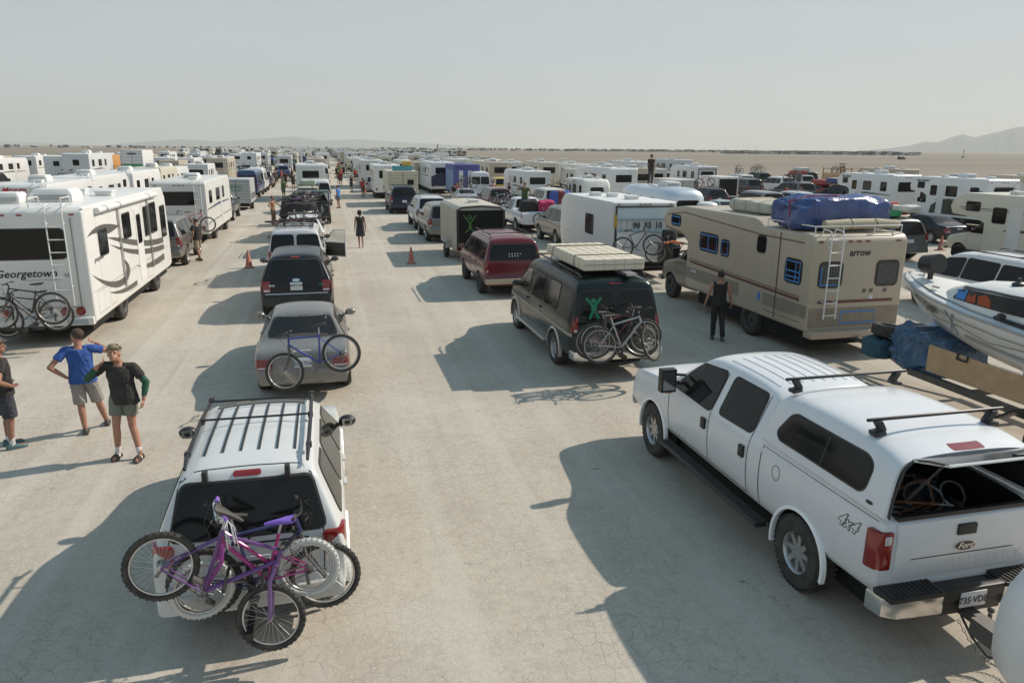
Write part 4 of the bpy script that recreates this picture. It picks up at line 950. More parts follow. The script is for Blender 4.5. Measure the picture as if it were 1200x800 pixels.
    # rear opening frame and lifted hatch
    m = MB(); m.tube([(-.94, -3.07, 1.44), (-.90, -3.045, 1.62), (-.79, -3.01, 1.88), (-.69, -2.99, 1.955), (.69, -2.99, 1.955), (.79, -3.01, 1.88), (.90, -3.045, 1.62), (.94, -3.07, 1.44)], .017, 6); build('hatch_seal', m, RUBBER, root)
    m = MB(); m.loft([[Vector((x * k_, y, z)) for x in (-1, 1)] + [Vector((x * k_, y + .01, z + .022)) for x in (1, -1)] for k_, y, z in ((.68, -2.99, 1.955), (.72, -3.2, 2.035), (.74, -3.46, 2.10))]); hg = build('rear_hatch', m, GLASS2, root, smooth=0)
    m = MB(); m.tube([(-.68, -2.99, 1.965), (-.74, -3.46, 2.11), (.74, -3.46, 2.11), (.68, -2.99, 1.965)], .014, 6, True); build('hatch_frame', m, PLAIN, hg, C)
    m = MB(); m.box((.12, -3.40, 2.115), (.16, .05, .035)); build('hatch_handle', m, BLACK, hg, bev=.01)
    for s in (-1, 1): m = MB(); m.cyl((s * .74, -3.04, 1.6), (s * .73, -3.38, 2.07), .01); m.cyl((s * .74, -3.04, 1.6), (s * .735, -3.2, 1.82), .016); build('gas_strut', m, BLACK, root)
    # crossbars on the canopy
    for y in (-2.50, -1.10):
        m = MB(); m.tube([(-.84, y, 2.20), (.84, y, 2.20)], .019, 8)
        for s in (-1, 1): m.loft([[Vector((s * x, y + a, z)) for x, z in q] for a in (-.035, .035) for q in [[(.66, 2.05), (.74, 2.03), (.70, 2.1), (.76, 2.185), (.68, 2.19), (.62, 2.1)]]][:2]); m.box((s * .70, y, 2.065), (.12, .12, .04), (0, s * .15, 0))
        build('crossbar', m, BLACK, root, bev=.004)
    # roof ribs
    for i in range(8):
        x = -.56 + i * .16; decal('roof_rib', bv, rr(x - .018, -.62, x + .018, .55, .015), 'T', PAINT, root, .008, .2, skirt=True, color=C)
    # badge, 4x4, fuel door, window surround, antenna
    dec = text2d('4x4', .19, .45, .011, -2.58, 1.17, True, .0); decal('badge', bv, dec, 'L', STEEL, root, .004, .05)
    decal('badge_fill', bv, text2d('4x4', .19, .45, 0.001, -2.58, 1.17, True, .0), 'L', PAINT, root, .006, .05, color=C)
    for f in ('badge', 'badge_fill'):
        for c in kids(root):
            if c.name.split('.')[0] == f:
                for v in c.data.vertices: pass
    decal('fuel_door', bv, strip([(-1.32 + .075 * math.cos(a), 1.16 + .085 * math.sin(a)) for a in [2 * math.pi * i / 20 for i in range(21)]], .008), 'L', BLACK, root, .003, .1)
    decal('bed_seam', bv, strip([(-.98, .62), (-.98, 1.44)], .016) + strip([(-2.95, 1.36), (-1.0, 1.36)], .006), 'L', BLACK, root, .003, .1)
    decal('maker_badge', cb, ell(-2.84, 1.51, .05, .016), 'L', BLACK, root, .006, .05, skirt=True)
    # interior of the open front window
    m = MB(); m.tube([Vector((-.42 + .19 * math.cos(a), .95 + .05 * math.sin(a), 1.38 + .17 * math.sin(a))) for a in [2 * math.pi * i / 16 for i in range(16)]], .014, 6, True)
    for c in kids(root):
        if c.name.split('.')[0] == 'mirror_glass': pass
    for s in (-1, 1):
        m = MB(); m.b2((s * 1.12, 1.245, 1.32), (s * 1.235, 1.30, 1.50)); build('mirror_marker', m, AMBER, root, bev=.01)
    # rear hub detail is in the rim; mudflap
    # load in the bed: bags and frames
    load = thing('luggage_pile', 'dark bags and bundles packed inside the open canopy of the white truck', 'luggage', (5.62, 5.55, .81))
    q = random.Random(4)
    for i in range(9):
        m = MB(); m.sphere((q.uniform(-.5, .5), q.uniform(-.1, 1.0), .14 + q.uniform(0, .14)), (q.uniform(.15, .26), q.uniform(.18, .3), .14), 14, 10)
        build('bag', m, CLOTH, load, q.choice([(.015, .015, .018), (.03, .03, .035), (.05, .04, .035), (.02, .03, .05)]), smooth=70)
    qb = Matrix.Translation((5.75, 5.25, 1.05)) @ Matrix.Rotation(R_(12), 4, 'Z') @ Matrix.Rotation(R_(78), 4, 'X')
    bike('dark bicycle with an orange seat stay lying flat inside the open white canopy', (.35, .10, .02), Matrix.Translation((5.35, 5.75, 1.17)) @ Matrix.Rotation(R_(65), 4, 'Z') @ Matrix.Rotation(R_(80), 4, 'X') @ Matrix.Translation((0, 0, -.33)), R=.30)
    for i in range(10):
        m = MB(); a = Vector((q.uniform(-.65, .6), q.uniform(-.25, .5), q.uniform(.22, .42))); d = Vector((q.uniform(-.4, .4), q.uniform(-.3, .3), q.uniform(-.05, .16))); m.tube([a, a + d * .5 + Vector((0, 0, .03)), a + d], q.uniform(.012, .022), 7)
        build('tool', m, q.choice([ALU, CHROME, STEEL, mat('orange_handle', (.55, .16, .02), .5)]), load)
    for x, r__ in ((-.45, .16), (.1, .22), (.45, .14)): m = MB(); m.tube([Vector((x + r__ * math.cos(a), .1 + r__ * .6 * math.sin(a), .40 + .10 * math.sin(a))) for a in [2 * math.pi * i / 18 for i in range(18)]], .012, 6, True); build('hoop', m, ALU, load)
    return root
superduty()

# ------------------------------------------------------------------ the white car with three bicycles
def jeep():
    C = (.60, .61, .60); root = thing('off_road_car', 'white four door off road car with roof rails and three bicycles on its tail', 'car', (-.87, 8.56, 0)); root.scale = (.965, .98, .97)
    b, bv, k = car_parts(root, 'jeep', C, 0, skip=('tail',), plate=False); arch_lip(root, k, wd=.04)
    for s in (-1, 1):
        m = MB(); m.loft([[Vector((s * x, y, z)) for x, y in ((.68, -2.03), (.84, -2.0), (.895, -1.93), (.912, -1.80), (.80, -1.80))] for z in (.76, 1.10)]); a = build('taillight', m, REDLENS, root, bev=.02)
        for z0, z1, mt in ((.80, .86, CLEARLENS), (.87, .94, AMBER)):
            m = MB(); m.loft([[Vector((s * x, y - .006, z)) for x, y in ((.70, -2.03), (.835, -2.005), (.875, -1.955), (.80, -1.9))] for z in (z0, z1)]); build('lens', m, mt, a)
        m = MB(); x = s * .545; m.tube([(x * 1.05, -1.72, 1.74), (x * 1.06, -1.55, 1.79), (x * 1.08, -.6, 1.81), (x * 1.07, .15, 1.79), (x * 1.04, .33, 1.73)], [.015, .022, .022, .022, .015], 8); build('roof_rail', m, BLACK, root)
        for y in (-1.45, -.55, .2): m = MB(); m.box((x * 1.07, y, 1.79), (.06, .08, .05)); build('rail_foot', m, BLACK, root, bev=.01)
        for i in (0,): m = MB(); m.b2((s * .38 - .025, -1.86, 1.62), (s * .38 + .025, -1.77, 1.75)) ; build('hatch_hinge', m, BLACK, root, bev=.01)
    for y in (-.62, .0):
        m = MB(); m.tube([(-.58, y, 1.835), (.58, y, 1.825)], .013, 8); build('roof_bar', m, BLACK, root)
    for i in range(6):
        x = -.44 + i * .176; decal('roof_strip', bv, rr(x - .011, -1.40, x + .011, .02, .01), 'T', BLACK, root, .016, .2, skirt=True)
    decal('sunroof', bv, rr(-.50, .06, .50, .34, .04), 'T', GLASS, root, .008, .1, skirt=True)
    decal('brake_light', bv, rr(-.13, 1.655, .13, 1.70, .02), 'B', REDLENS, root, .014, .04, skirt=True)
    decal('hatch_seam', bv, strip([(-.70, .70), (-.74, 1.06), (-.63, 1.62), (-.52, 1.685)], .012) + strip([(.68, .70), (.70, 1.06), (.60, 1.62), (.52, 1.685)], .012) + strip([(-.7, .70), (.7, .70)], .012), 'B', BLACK, root, .003, .06)
    decal('roof_seam', bv, strip([(-.50, -1.68), (-.25, -1.70), (.25, -1.70), (.50, -1.68)], .012), 'T', BLACK, root, .003, .06)
    decal('rear_trim', bv, rr(-.40, 1.045, .55, 1.062, .006), 'B', BLACK, root, .008, .08)
    m = MB(); m.tube([(-.02, -2.04, 1.075), (.0, -2.03, 1.13), (.10, -2.01, 1.18), (.16, -1.99, 1.19)], .012, 6); build('rear_wiper', m, BLACK, root)
    plate_text(root, '6LP', .02, -2.05, .78, .32, .16)
    m = MB(); m.loft([[Vector((x, y, z)) for x, y in ((-.9, -1.8), (-.86, -2.04), (-.6, -2.14), (.6, -2.14), (.86, -2.04), (.9, -1.8))] for z in (.44, .62)]); build('bumper', m, PAINT, root, (.50, .50, .48), bev=.03)
    m = MB(); m.b2((-.03, -2.6, .40), (.03, -1.9, .47)); m.tube([(0, -2.24, .42), (0, -2.26, .70), (0, -2.28, 1.0)], .025, 8); m.tube([(-.16, -2.28, 1.0), (-.16, -2.75, 1.02)], .014, 6); m.tube([(.16, -2.28, 1.0), (.16, -2.75, 1.02)], .014, 6); m.tube([(-.2, -2.28, 1.0), (.2, -2.28, 1.0)], .02, 6)
    build('bicycle_rack', m, BLACK, root)
    return root
jeep()
def wheelbase_pose(rear_px, front_px, y, R_r, wb, lean=0, flip=False, dy=0):
    """bicycle transform from where its two hubs hang on the plane at distance y (front hub dy farther)"""
    def hub(px, yy):
        d = CF + CR * ((px[0] - 600) / FPX) - CU * ((px[1] - 400) / FPX); t = yy / d.y; return Vector((d.x * t, yy, CH + d.z * t))
    a = hub(rear_px, y); c = hub(front_px, y + dy); X = (c - a).normalized(); Z = Vector((0, lean, 1)); Y = Z.cross(X).normalized(); Z = X.cross(Y)
    M = Matrix((X, Y, Z)).transposed().to_4x4(); k = wb / 1.05
    M.translation = a + X * .42 * k - Z * R_r
    return M
bike('blue mountain bicycle with dark tyres, innermost of the three on the white car', (.015, .025, .12), wheelbase_pose((240, 682), (386, 672), 6.36, .305, 1.05, .1), R=.30, group='bicycles hung on the tail of the white car')
bike('pink and purple child bicycle with white tyres, purple saddle and handlebar streamers', (.42, .015, .19), wheelbase_pose((362, 664), (232, 690), 6.25, .25, .92, .12), R=.25, tyre=WHITETYRE, saddle=(.20, .10, .55), step=True, kid=True, streamers=True, grips=(.25, .1, .5), fork=(.30, .03, .28), group='bicycles hung on the tail of the white car', steer=.3)
bike('purple bicycle with dark tyres and black saddle, outermost of the three on the white car', (.12, .03, .20), wheelbase_pose((192, 664), (320, 722), 6.12, .285, 1.0, .12), R=.28, fork=(.14, .06, .24), steer=-.25, group='bicycles hung on the tail of the white car')

# ------------------------------------------------------------------ sedan, crossover, white van in the left lane
car('sedan', 'champagne grey sedan with a blue bicycle strapped across its boot', 'sedan', (.22, .205, .185), (-.60, 15.9, 0), lod=0, metal=True)
sd = PROTO[('sedan', 0, True, False)]; plate_text(sd[0], '5SQ 714', 0, -2.262, .66, .31, .15, BLUEINK)
bike('blue mountain bicycle with black wheels strapped across the boot of the grey sedan', (.02, .05, .30), wheelbase_pose((470, 0), (0, 0), 1, .33, 1.05), R=.33) if False else None
bike('blue mountain bicycle with black wheels strapped across the boot of the grey sedan', (.02, .05, .30), wheelbase_pose((386, 413), (338, 430), 13.85, .33, 1.0, -.1, dy=-.0) if False else wheelbase_pose((400, 413), (331, 436), 13.25, .33, 1.05, .15), R=.32, steer=-.15)
car('crossover', 'black crossover car with silver roof sheen, behind the grey sedan', 'car', (.012, .013, .016), (-.94, 23.0, 0), lod=0).scale = (1.03, 1.03, 1.03)
cr = PROTO[('crossover', 0, False, False, 'd')]
plate_text(cr[0], '6XIT134', 0, -2.315, .86, .31, .155); decal('emblem', cr[1], ell(0, 1.06, .10, .04), 'B', CHROME, cr[0], .012, 0, skirt=True); decal('brake_light', cr[1], rr(-.11, 1.60, .11, 1.635, .01), 'B', REDLENS, cr[0], .012, .04, skirt=True)
decal('lettering', cr[1], text2d('EDGE', .055, 0, .002, -.62, .93), 'B', CHROME, cr[0], .01, 0); decal('lettering', cr[1], text2d('AWD', .05, 0, .002, .62, .93), 'B', GREENINK, cr[0], .01, 0)
decal('bumper_trim', cr[1], rr(-.80, .70, .80, .725, .01), 'B', ALU, cr[0], .01, .1)

def old_van():
    C = (.58, .59, .60); root = thing('passenger_van', 'white van with twin rear doors, an open front door and bicycles on its roof', 'van', (-1.14, 28.6, 0))
    KINDS['astro']['back2'] = [[(-.82, 1.12), (-.06, 1.12), (-.06, 1.68), (-.74, 1.68)], [(.06, 1.12), (.82, 1.12), (.74, 1.68), (.06, 1.68)]]; bk = KINDS['astro'].pop('back')
    b, bv, k = car_parts(root, 'astro', C, 0); KINDS['astro']['back'] = bk; KINDS['astro'].pop('back2')
    m = MB()
    for s in (-1, 1): m.tube([(s * .6, -1.9, 1.92), (s * .6, .9, 1.94)], .02, 6)
    for i in range(5): m.tube([(-.62, -1.8 + i * .62, 1.95), (.62, -1.8 + i * .62, 1.95)], .016, 6)
    build('roof_rack', m, BLACK, root)
    for u, v in ((.1, .98), (-.1, 1.0), (-.52, .99), (-.6, .93), (-.35, 1.0)): decal('sticker', bv, ell(u, v, .10, .05, 10), 'B', INK, root, .012, .05)
    decal('sticker', bv, rr(.45, .90, .7, 1.05, .03), 'B', mat('pink_sticker', (.6, .15, .3), .5), root, .012, .05)
    decal('sticker', bv, rr(.02, .88, .32, .98, .02), 'B', PLATE, root, .012, .05)
    d = MB(); A = [(0, .55), (1.1, .55), (1.1, 1.16), (.55, 1.74), (0, 1.76)]
    door = thing('x', None, None); bpy.data.objects.remove(door)
    M = Matrix.Translation((.97, 1.45, 0)) @ Matrix.Scale(.88, 4) @ Matrix.Rotation(R_(55), 4, 'Z')
    out = [(0, .5), (0, 1.15), (-.45, 1.66), (-1.1, 1.70), (-1.1, .5)]; inn = [(-.10, 1.18), (-.50, 1.58), (-1.02, 1.60), (-1.02, 1.18)]
    d = MB()
    for a, c in zip(out, out[1:] + out[:1]): pass
    d.b2((-.03, -1.1, .5), (.03, 0, 1.16)); d.tube([(0, 0, 1.15), (0, -.45, 1.66), (0, -1.08, 1.70), (0, -1.08, 1.15)], .035, 6); dr = build('front_door', d, PAINT, root, C, bev=.01, M=M)
    l = MB(); l.b2((.031, -1.05, .55), (.05, -.05, 1.12)) ; l.b2((-.05, -1.05, .55), (-.031, -.05, 1.12)); build('door_lining', l, BLACK, dr)
    g = MB(); g.prism([(-.08, 1.16), (-.46, 1.62), (-1.05, 1.66), (-1.05, 1.16)], 'x', -.004, .004); build('door_glass', g, mat('clear_glass', (.5, .55, .55), .05, trans=.9, alpha=.25), dr, smooth=0)
    return root
old_van()
for i, (x, y, c, l) in enumerate(((-.35, -.9, (.25, .03, .03), 'red bicycle lying on the roof of the white twin door van'), (.35, -1.1, (.03, .03, .04), 'black bicycle lying on the roof of the white twin door van'), (0, .1, (.3, .3, .3), 'silver bicycle lying on the roof of the white twin door van, nearest the windscreen'))):
    bike(l, c, Matrix.Translation((-1.14 + x * .8, 28.6 + y, 2.03 + i * .09)) @ Matrix.Rotation(R_(8 + i * 23), 4, 'Z') @ Matrix.Rotation(R_(82), 4, 'X') @ Matrix.Translation((0, 0, -.33)), group='bicycles on the roof of the white van')

# ------------------------------------------------------------------ dark green van with a mattress
def green_van():
    C = (.006, .016, .016); root = thing('passenger_van', 'dark green passenger van with silver lower panels carrying a tied mattress on its roof', 'van', (5.65, 16.45, 0))
    b, bv, k = car_parts(root, 'van', C, 0, plate=False); arch_lip(root, k, ALU, .05, .02)
    low = mat('dusty_silver_trim', (.36, .33, .28), .55, .2, dust=.3)
    for sd in 'LR':
        decal('side_stripe', bv, strip([(-2.6, .92), (2.5, .90)], .06), sd, low, root, .004, .15); decal('sill_trim', bv, rr(-1.0, .42, 1.55, .52, .02), sd, low, root, .01, .2, skirt=True)
        decal('window_post', bv, rr(-.52, 1.24, -.42, 1.8, .01), sd, BLACK, root, .004, .1)
    s = -1; m = MB(); m.b2((-1.09, -.95, .40), (-.95, 1.5, .47)); build('running_board', m, ALU, root, bev=.015); m = MB(); m.b2((.95, -.95, .40), (1.09, 1.5, .47)); build('running_board', m, ALU, root, bev=.015)
    m = MB(); m.loft([[Vector((x, y, z)) for x, y in ((-1.0, -2.55), (-.97, -2.78), (-.8, -2.86), (.8, -2.86), (.97, -2.78), (1.0, -2.55))] for z in (.44, .62)]); build('bumper', m, CHROME, root, bev=.02)
    decal('door_seam', bv, strip([(0, .66), (0, 1.95)], .014), 'B', BLACK, root, .004, .1)
    gm = mat('green_sticker', (.015, .22, .11), .5); X = []
    X += strip([(-.66, 1.68), (-.56, 1.56), (-.50, 1.50)], .05) + strip([(-.34, 1.68), (-.44, 1.56), (-.50, 1.50)], .05) + strip([(-.53, 1.52), (-.52, 1.42), (-.60, 1.26)], .06) + strip([(-.47, 1.52), (-.48, 1.42), (-.40, 1.26)], .06)
    X += [ell(-.50, 1.62, .05, .05, 14)]; decal('figure_sticker', bv, X, 'B', gm, root, .020, .06)
    decal('brake_light', bv, rr(-.14, 1.93, .14, 1.96, .01), 'B', REDLENS, root, .02, .05, skirt=True)
    m = MB()
    for s in (-1, 1): m.tube([(s * .70, -2.3, 2.05), (s * .70, -2.15, 2.12), (s * .70, 1.0, 2.13), (s * .70, 1.1, 2.06)], .02, 6)
    for y in (-1.9, -.6, .7): m.tube([(-.74, y, 2.14), (.74, y, 2.14)], .02, 6)
    build('roof_rack', m, BLACK, root); m = MB(); m.b2((.2, -2.55, 2.1), (.42, -.5, 2.15)); build('rack_board', m, ALU, root)
    m = MB(); m.b2((-.035, -3.15, .50), (.035, -2.6, .58)); m.tube([(0, -2.95, .5), (0, -3.0, 1.05)], .025, 8); m.tube([(-.15, -3.0, 1.05), (-.15, -3.4, 1.05)], .014); m.tube([(.15, -3.0, 1.05), (.15, -3.4, 1.05)], .014); build('bicycle_rack', m, BLACK, root)
    return root
green_van()
def mattress():
    root = thing('mattress', 'cream mattress in a quilted grid cover tied flat on the green van roof', 'mattress', (5.72, 15.62, 2.165))
    mt = mat('ticking', (.66, .60, .48), .8, dust=.1); m = MB(); W, L, H = 1.34, 2.7, .24; m.b2((-W / 2, -L / 2, 0), (W / 2, L / 2, H)); build('cover', m, mt, root, bev=.03, seg=3)
    m = MB()
    for i in range(1, 6): x = -W / 2 + W * i / 6; m.tube([(x, -L / 2 - .003, 0), (x, -L / 2 - .003, H), (x, L / 2, H + .003)], .0035, 4)
    for i in range(1, 9): y = -L / 2 + L * i / 9; m.tube([(-W / 2 - .003, y, 0), (-W / 2 - .003, y, H + .003), (W / 2, y, H + .003)], .0035, 4)
    build('grid_seam', m, mat('seam_thread', (.36, .31, .23), .8), root)
    m = MB(); m.tube([(-W / 2 - .012, -L / 2 - .012, H * .5), (W / 2 + .01, -L / 2 - .012, H * .5)], .004, 4)
    for y in (-.75, .8): m.tube([(-W / 2 - .05, y, -.06), (-W / 2 - .012, y, H + .01), (W / 2 + .012, y, H + .01), (W / 2 + .05, y, -.06)], .011, 5)
    build('tie_strap', m, BLACK, root)
mattress()
gb = 'bicycles on the tail of the green van'
bike('silver bicycle with white tyre walls, outermost on the rack of the green van', (.35, .35, .36), wheelbase_pose((703, 405), (757, 402), 13.1, .34, 1.05, .1, dy=-.15), R=.34, steer=.9, group=gb)
bike('dark red bicycle on the rack of the green van, nearest its doors', (.16, .01, .015), wheelbase_pose((693, 400), (750, 398), 13.42, .34, 1.05, .1), R=.34, steer=-.6, group=gb)
bike('black bicycle in the middle of the rack behind the green van', (.012, .012, .014), wheelbase_pose((756, 394), (702, 399), 13.26, .33, 1.05, .1), R=.33, group=gb)

# ------------------------------------------------------------------ maroon van, cargo trailer
car('astro', 'maroon passenger van with roof rails and silver bumper, ahead of the green van', 'van', (.13, .012, .018), (5.64, 24.8, 0), lod=0, rack=True, plate=False)
mv = PROTO[('astro', 0, False, True)]
for i in range(9): decal('sticker', mv[1], ell(-.15 + (i % 5) * .09, 1.38 - (i // 5) * .07, .02, .02, 8), 'B', WHITE, mv[0], .018, 0)
m = MB(); m.b2((-.96, -2.46, .46), (.96, -2.3, .62)); build('bumper', m, mat('tan_bumper', (.42, .34, .26), .5, .2, dust=.3), mv[0], bev=.02)
def cargo_trailer():
    C = (.50, .46, .38); root = thing('cargo_trailer', 'tan enclosed cargo trailer with a dark open looking rear ramp and green figure on it', 'trailer', (6.08, 30.0, 0))
    m = MB(); prof = [(-1.02, .45), (1.02, .45), (1.02, 2.18), (.85, 2.30), (0, 2.36), (-.85, 2.30), (-1.02, 2.18)]
    m.prism(prof, 'y', 0, 4.4); b = build('body', m, SHEET, root, C, bev=.03); bv = bvh_of(b)
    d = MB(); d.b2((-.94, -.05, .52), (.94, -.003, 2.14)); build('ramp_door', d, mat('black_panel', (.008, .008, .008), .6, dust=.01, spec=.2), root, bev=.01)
    f = MB(); f.tube([(-.99, -.03, .48), (-.99, -.03, 2.15), (-.8, -.03, 2.25), (0, -.03, 2.30), (.8, -.03, 2.25), (.99, -.03, 2.15), (.99, -.03, .48)], .03, 6); build('door_frame', f, BLACK, root)
    X = MB(); gm = mat('green_chalk', (.12, .32, .07), .7)
    for st in (strip([(-.72, 1.95), (-.46, 1.62), (-.40, 1.48), (-.66, 1.25)], .03), strip([(-.22, 1.95), (-.44, 1.62), (-.50, 1.48), (-.26, 1.25)], .03), strip([(-.47 + .07 * math.cos(a), 1.86 + .07 * math.sin(a)) for a in [2 * math.pi * i / 12 for i in range(13)]], .022)):
        for q in st: X.prism(q, 'y', -.06, -.052)
    build('green_figure', X, gm, root, smooth=0)
    s = MB()
    for i in range(12):
        for sd in (-1, 1): s.b2((sd * 1.022, .15 + i * .36, .5), (sd * 1.026, .165 + i * .36, 2.16))
    build('panel_joint', s, STEEL, root)
    for sd in (-1, 1):
        f = MB(); f.b2((sd * 1.0, 1.45, .72), (sd * 1.27, 2.35, .76)); f.b2((sd * 1.0, 1.45, .45), (sd * 1.27, 1.49, .76)); build('mudguard', f, ALU, root, bev=.01)
        add_wheel(root, sd * 1.14, 1.9, .33, .20, 'steel', 1)
        t = MB(); t.b2((sd * .99, -.04, .50), (sd * .9, -.055, .60)); build('taillight', t, REDLENS, root)
    roof_vent(root, 0, 1.6, 2.33, .4); return root
cargo_trailer()
# ------------------------------------------------------------------ recreational vehicles; rear wall at local y = 0
def rv_outline(form, L, H, z0):
    if form == 'A': return [(0, z0), (0, H - .12), (.12, H), (L - .5, H), (L - .12, H - .35), (L, 1.5), (L - .02, .55), (L - .4, z0)]
    if form == 'C': return [(0, z0), (0, H - .12), (.12, H), (L - .75, H), (L - .22, H - .28), (L - .05, H - .62), (L - .2, H - .95), (L - 1.5, H - 1.05), (L - 1.9, H - 1.25), (L - 1.95, z0)]
    if form == 'T': return [(0, z0), (0, H - .05), (.05, H), (L - .6, H), (L - .15, H - .3), (L, 1.2), (L - .25, z0)]
    if form == 'W': return [(.35, z0), (0, .95), (.0, H - .75), (.35, H - .12), (.8, H), (L - .8, H), (L - .3, H - .15), (L, H - .8), (L, .95), (L - .35, z0)]
    if form == 'F': return [(0, z0), (0, H - .08), (.08, H), (L - .3, H), (L, H - .3), (L, 1.55), (L - 1.9, 1.5), (L - 2.1, z0)]
    if form == 'B': return [(0, z0), (0, H), (L, H), (L, z0)]
def rv_body(root, form, L, W, H, z0, color, bev=.07, mt=None, outline=None):
    m = MB(); m.prism(outline or rv_outline(form, L, H, z0), 'x', -W / 2, W / 2); b = build('body', m, mt or SHELL, root, color, bev=bev, seg=3); return b, bvh_of(b)
def rv_under(root, L, W, z0, wheels, r=.38, lod=1, dual=False, style='steel'):
    m = MB(); m.b2((-W / 2 + .15, .2, .25), (W / 2 - .15, L - .3, z0 + .02)); build('chassis', m, DARK, root, smooth=0)
    for y in wheels:
        for s in (-1, 1): add_wheel(root, s * (W / 2 - .14), y, r, .26, style, lod)
def wheel_cut(root, body, W, wheels, r, z=None):
    """round wheel openings, cut in the side wall"""
    c = MB()
    for y in wheels:
        for s in (-1, 1): c.cyl((s * (W / 2 - .40), y, z or r), (s * (W / 2 + .2), y, z or r), r + .09, n=32)
    cu = build('cutter', c, DARK, smooth=0); b = body.modifiers.new('b', 'BOOLEAN'); b.object = cu; b.solver = 'EXACT'; me = evald(body); body.modifiers.clear(); body.data = me; bpy.data.objects.remove(cu)
    if not any(mm == DARK for mm in me.materials): me.materials.append(DARK)
    di = [i for i, mm in enumerate(me.materials) if mm == DARK][0]
    for p in me.polygons:
        for y in wheels:
            if math.hypot(p.center.y - y, p.center.z - (z or r)) < r + .10 and abs(p.center.x) < W / 2 - .005: p.material_index = di
    finish(me, 40)
def cab(root, y0, W, color, mt=None, zl=.40, lod=1, metal=False, wr=.38, L=2.9, zh=1.35):
    """van cab of a motorhome; y0 = its rear edge"""
    k = dict(L=L, W=W, H=2.05, zb=zh, zbn=zh, wt=.82, zl=zl, taper=.12, round=.5, wheels=(L / 2 - .85,), wr=wr,
             top=[(-L / 2, 1.9), (-L / 2 + .05, 2.0), (-L / 2 + .5, 2.05), (-L / 2 + .75, 1.98), (-L / 2 + 1.35, zh + .08), (-L / 2 + 1.5, zh), (L / 2 - .35, zh - .14), (L / 2 - .12, zh - .26), (L / 2 - .01, zh - .5), (L / 2, .6)])
    b = make_body(k, 0, mt or PAINT, name='cab'); b.parent = root; b.color = (*color, 1); bv = bvh_of(b); b.location = (0, y0 + L / 2, 0)
    for s, sd in ((-1, 'L'), (1, 'R')): window(b, bv, rpoly([(-L / 2 + .25, zh + .04), (-L / 2 + 1.30, zh + .04), (-L / 2 + .85, 1.9), (-L / 2 + .25, 1.92)], .06), sd, frame=.018)
    for s, sd in ((-1, 'L'), (1, 'R')): decal('door_seam', bv, strip([(-L / 2 + .18, .55), (-L / 2 + .18, 1.95)], .012) + strip([(-L / 2 + 1.35, .55), (-L / 2 + 1.38, zh + .02)], .012), sd, BLACK, b, .003, .2)
    window(b, bv, rpoly([(-.82, zh + .1), (.82, zh + .1), (.72, 1.9), (-.72, 1.9)], .07), 'F', 'windscreen', rubber=False)
    decal('grille', bv, rr(-.6, .75, .6, 1.0, .04), 'F', BLACK, b, .01, .2, skirt=True)
    for s in (-1, 1):
        decal('headlight', bv, rr(s * .62, .78, s * .86, .98, .03), 'F', CLEARLENS, b, .012, .1, skirt=True)
        m = MB(); m.box((s * (W / 2 + .16), -L / 2 + 1.2, zh + .22), (.2, .1, .3)); m.cyl((s * (W / 2 - .1), -L / 2 + 1.25, zh + .1), (s * (W / 2 + .1), -L / 2 + 1.2, zh + .15), .015); build('mirror', m, BLACK, b, bev=.02)
        add_wheel(root, s * (W / 2 - .14), y0 + L - .85, wr, .25, 'steel', lod)
    m = MB(); m.b2((-W / 2 + .05, L / 2 - .05, .45), (W / 2 - .05, L / 2 + .12, .62)); build('bumper', m, CHROME, b, bev=.02)
    return b, bv
def stripe(root, bv, W, pts, wd, sides, mt, off=.004, step=.4, name='stripe'):
    for sd in sides: decal(name, bv, strip(pts, wd), sd, mt, root, off, step)
BROWN = mat('brown_stripe', (.10, .055, .035), .5, dust=.15); MAROON = mat('maroon_stripe', (.10, .012, .02), .5, dust=.12); TAUPE = mat('taupe_panel', (.20, .165, .125), .55, dust=.25, var=.06)
SWOOSH = mat('swoosh_grey', (.085, .08, .072), .45, dust=.08); NAVY = mat('navy_stripe', (.03, .05, .10), .5, dust=.1); GOLD = mat('tan_stripe', (.45, .28, .14), .5, dust=.1)

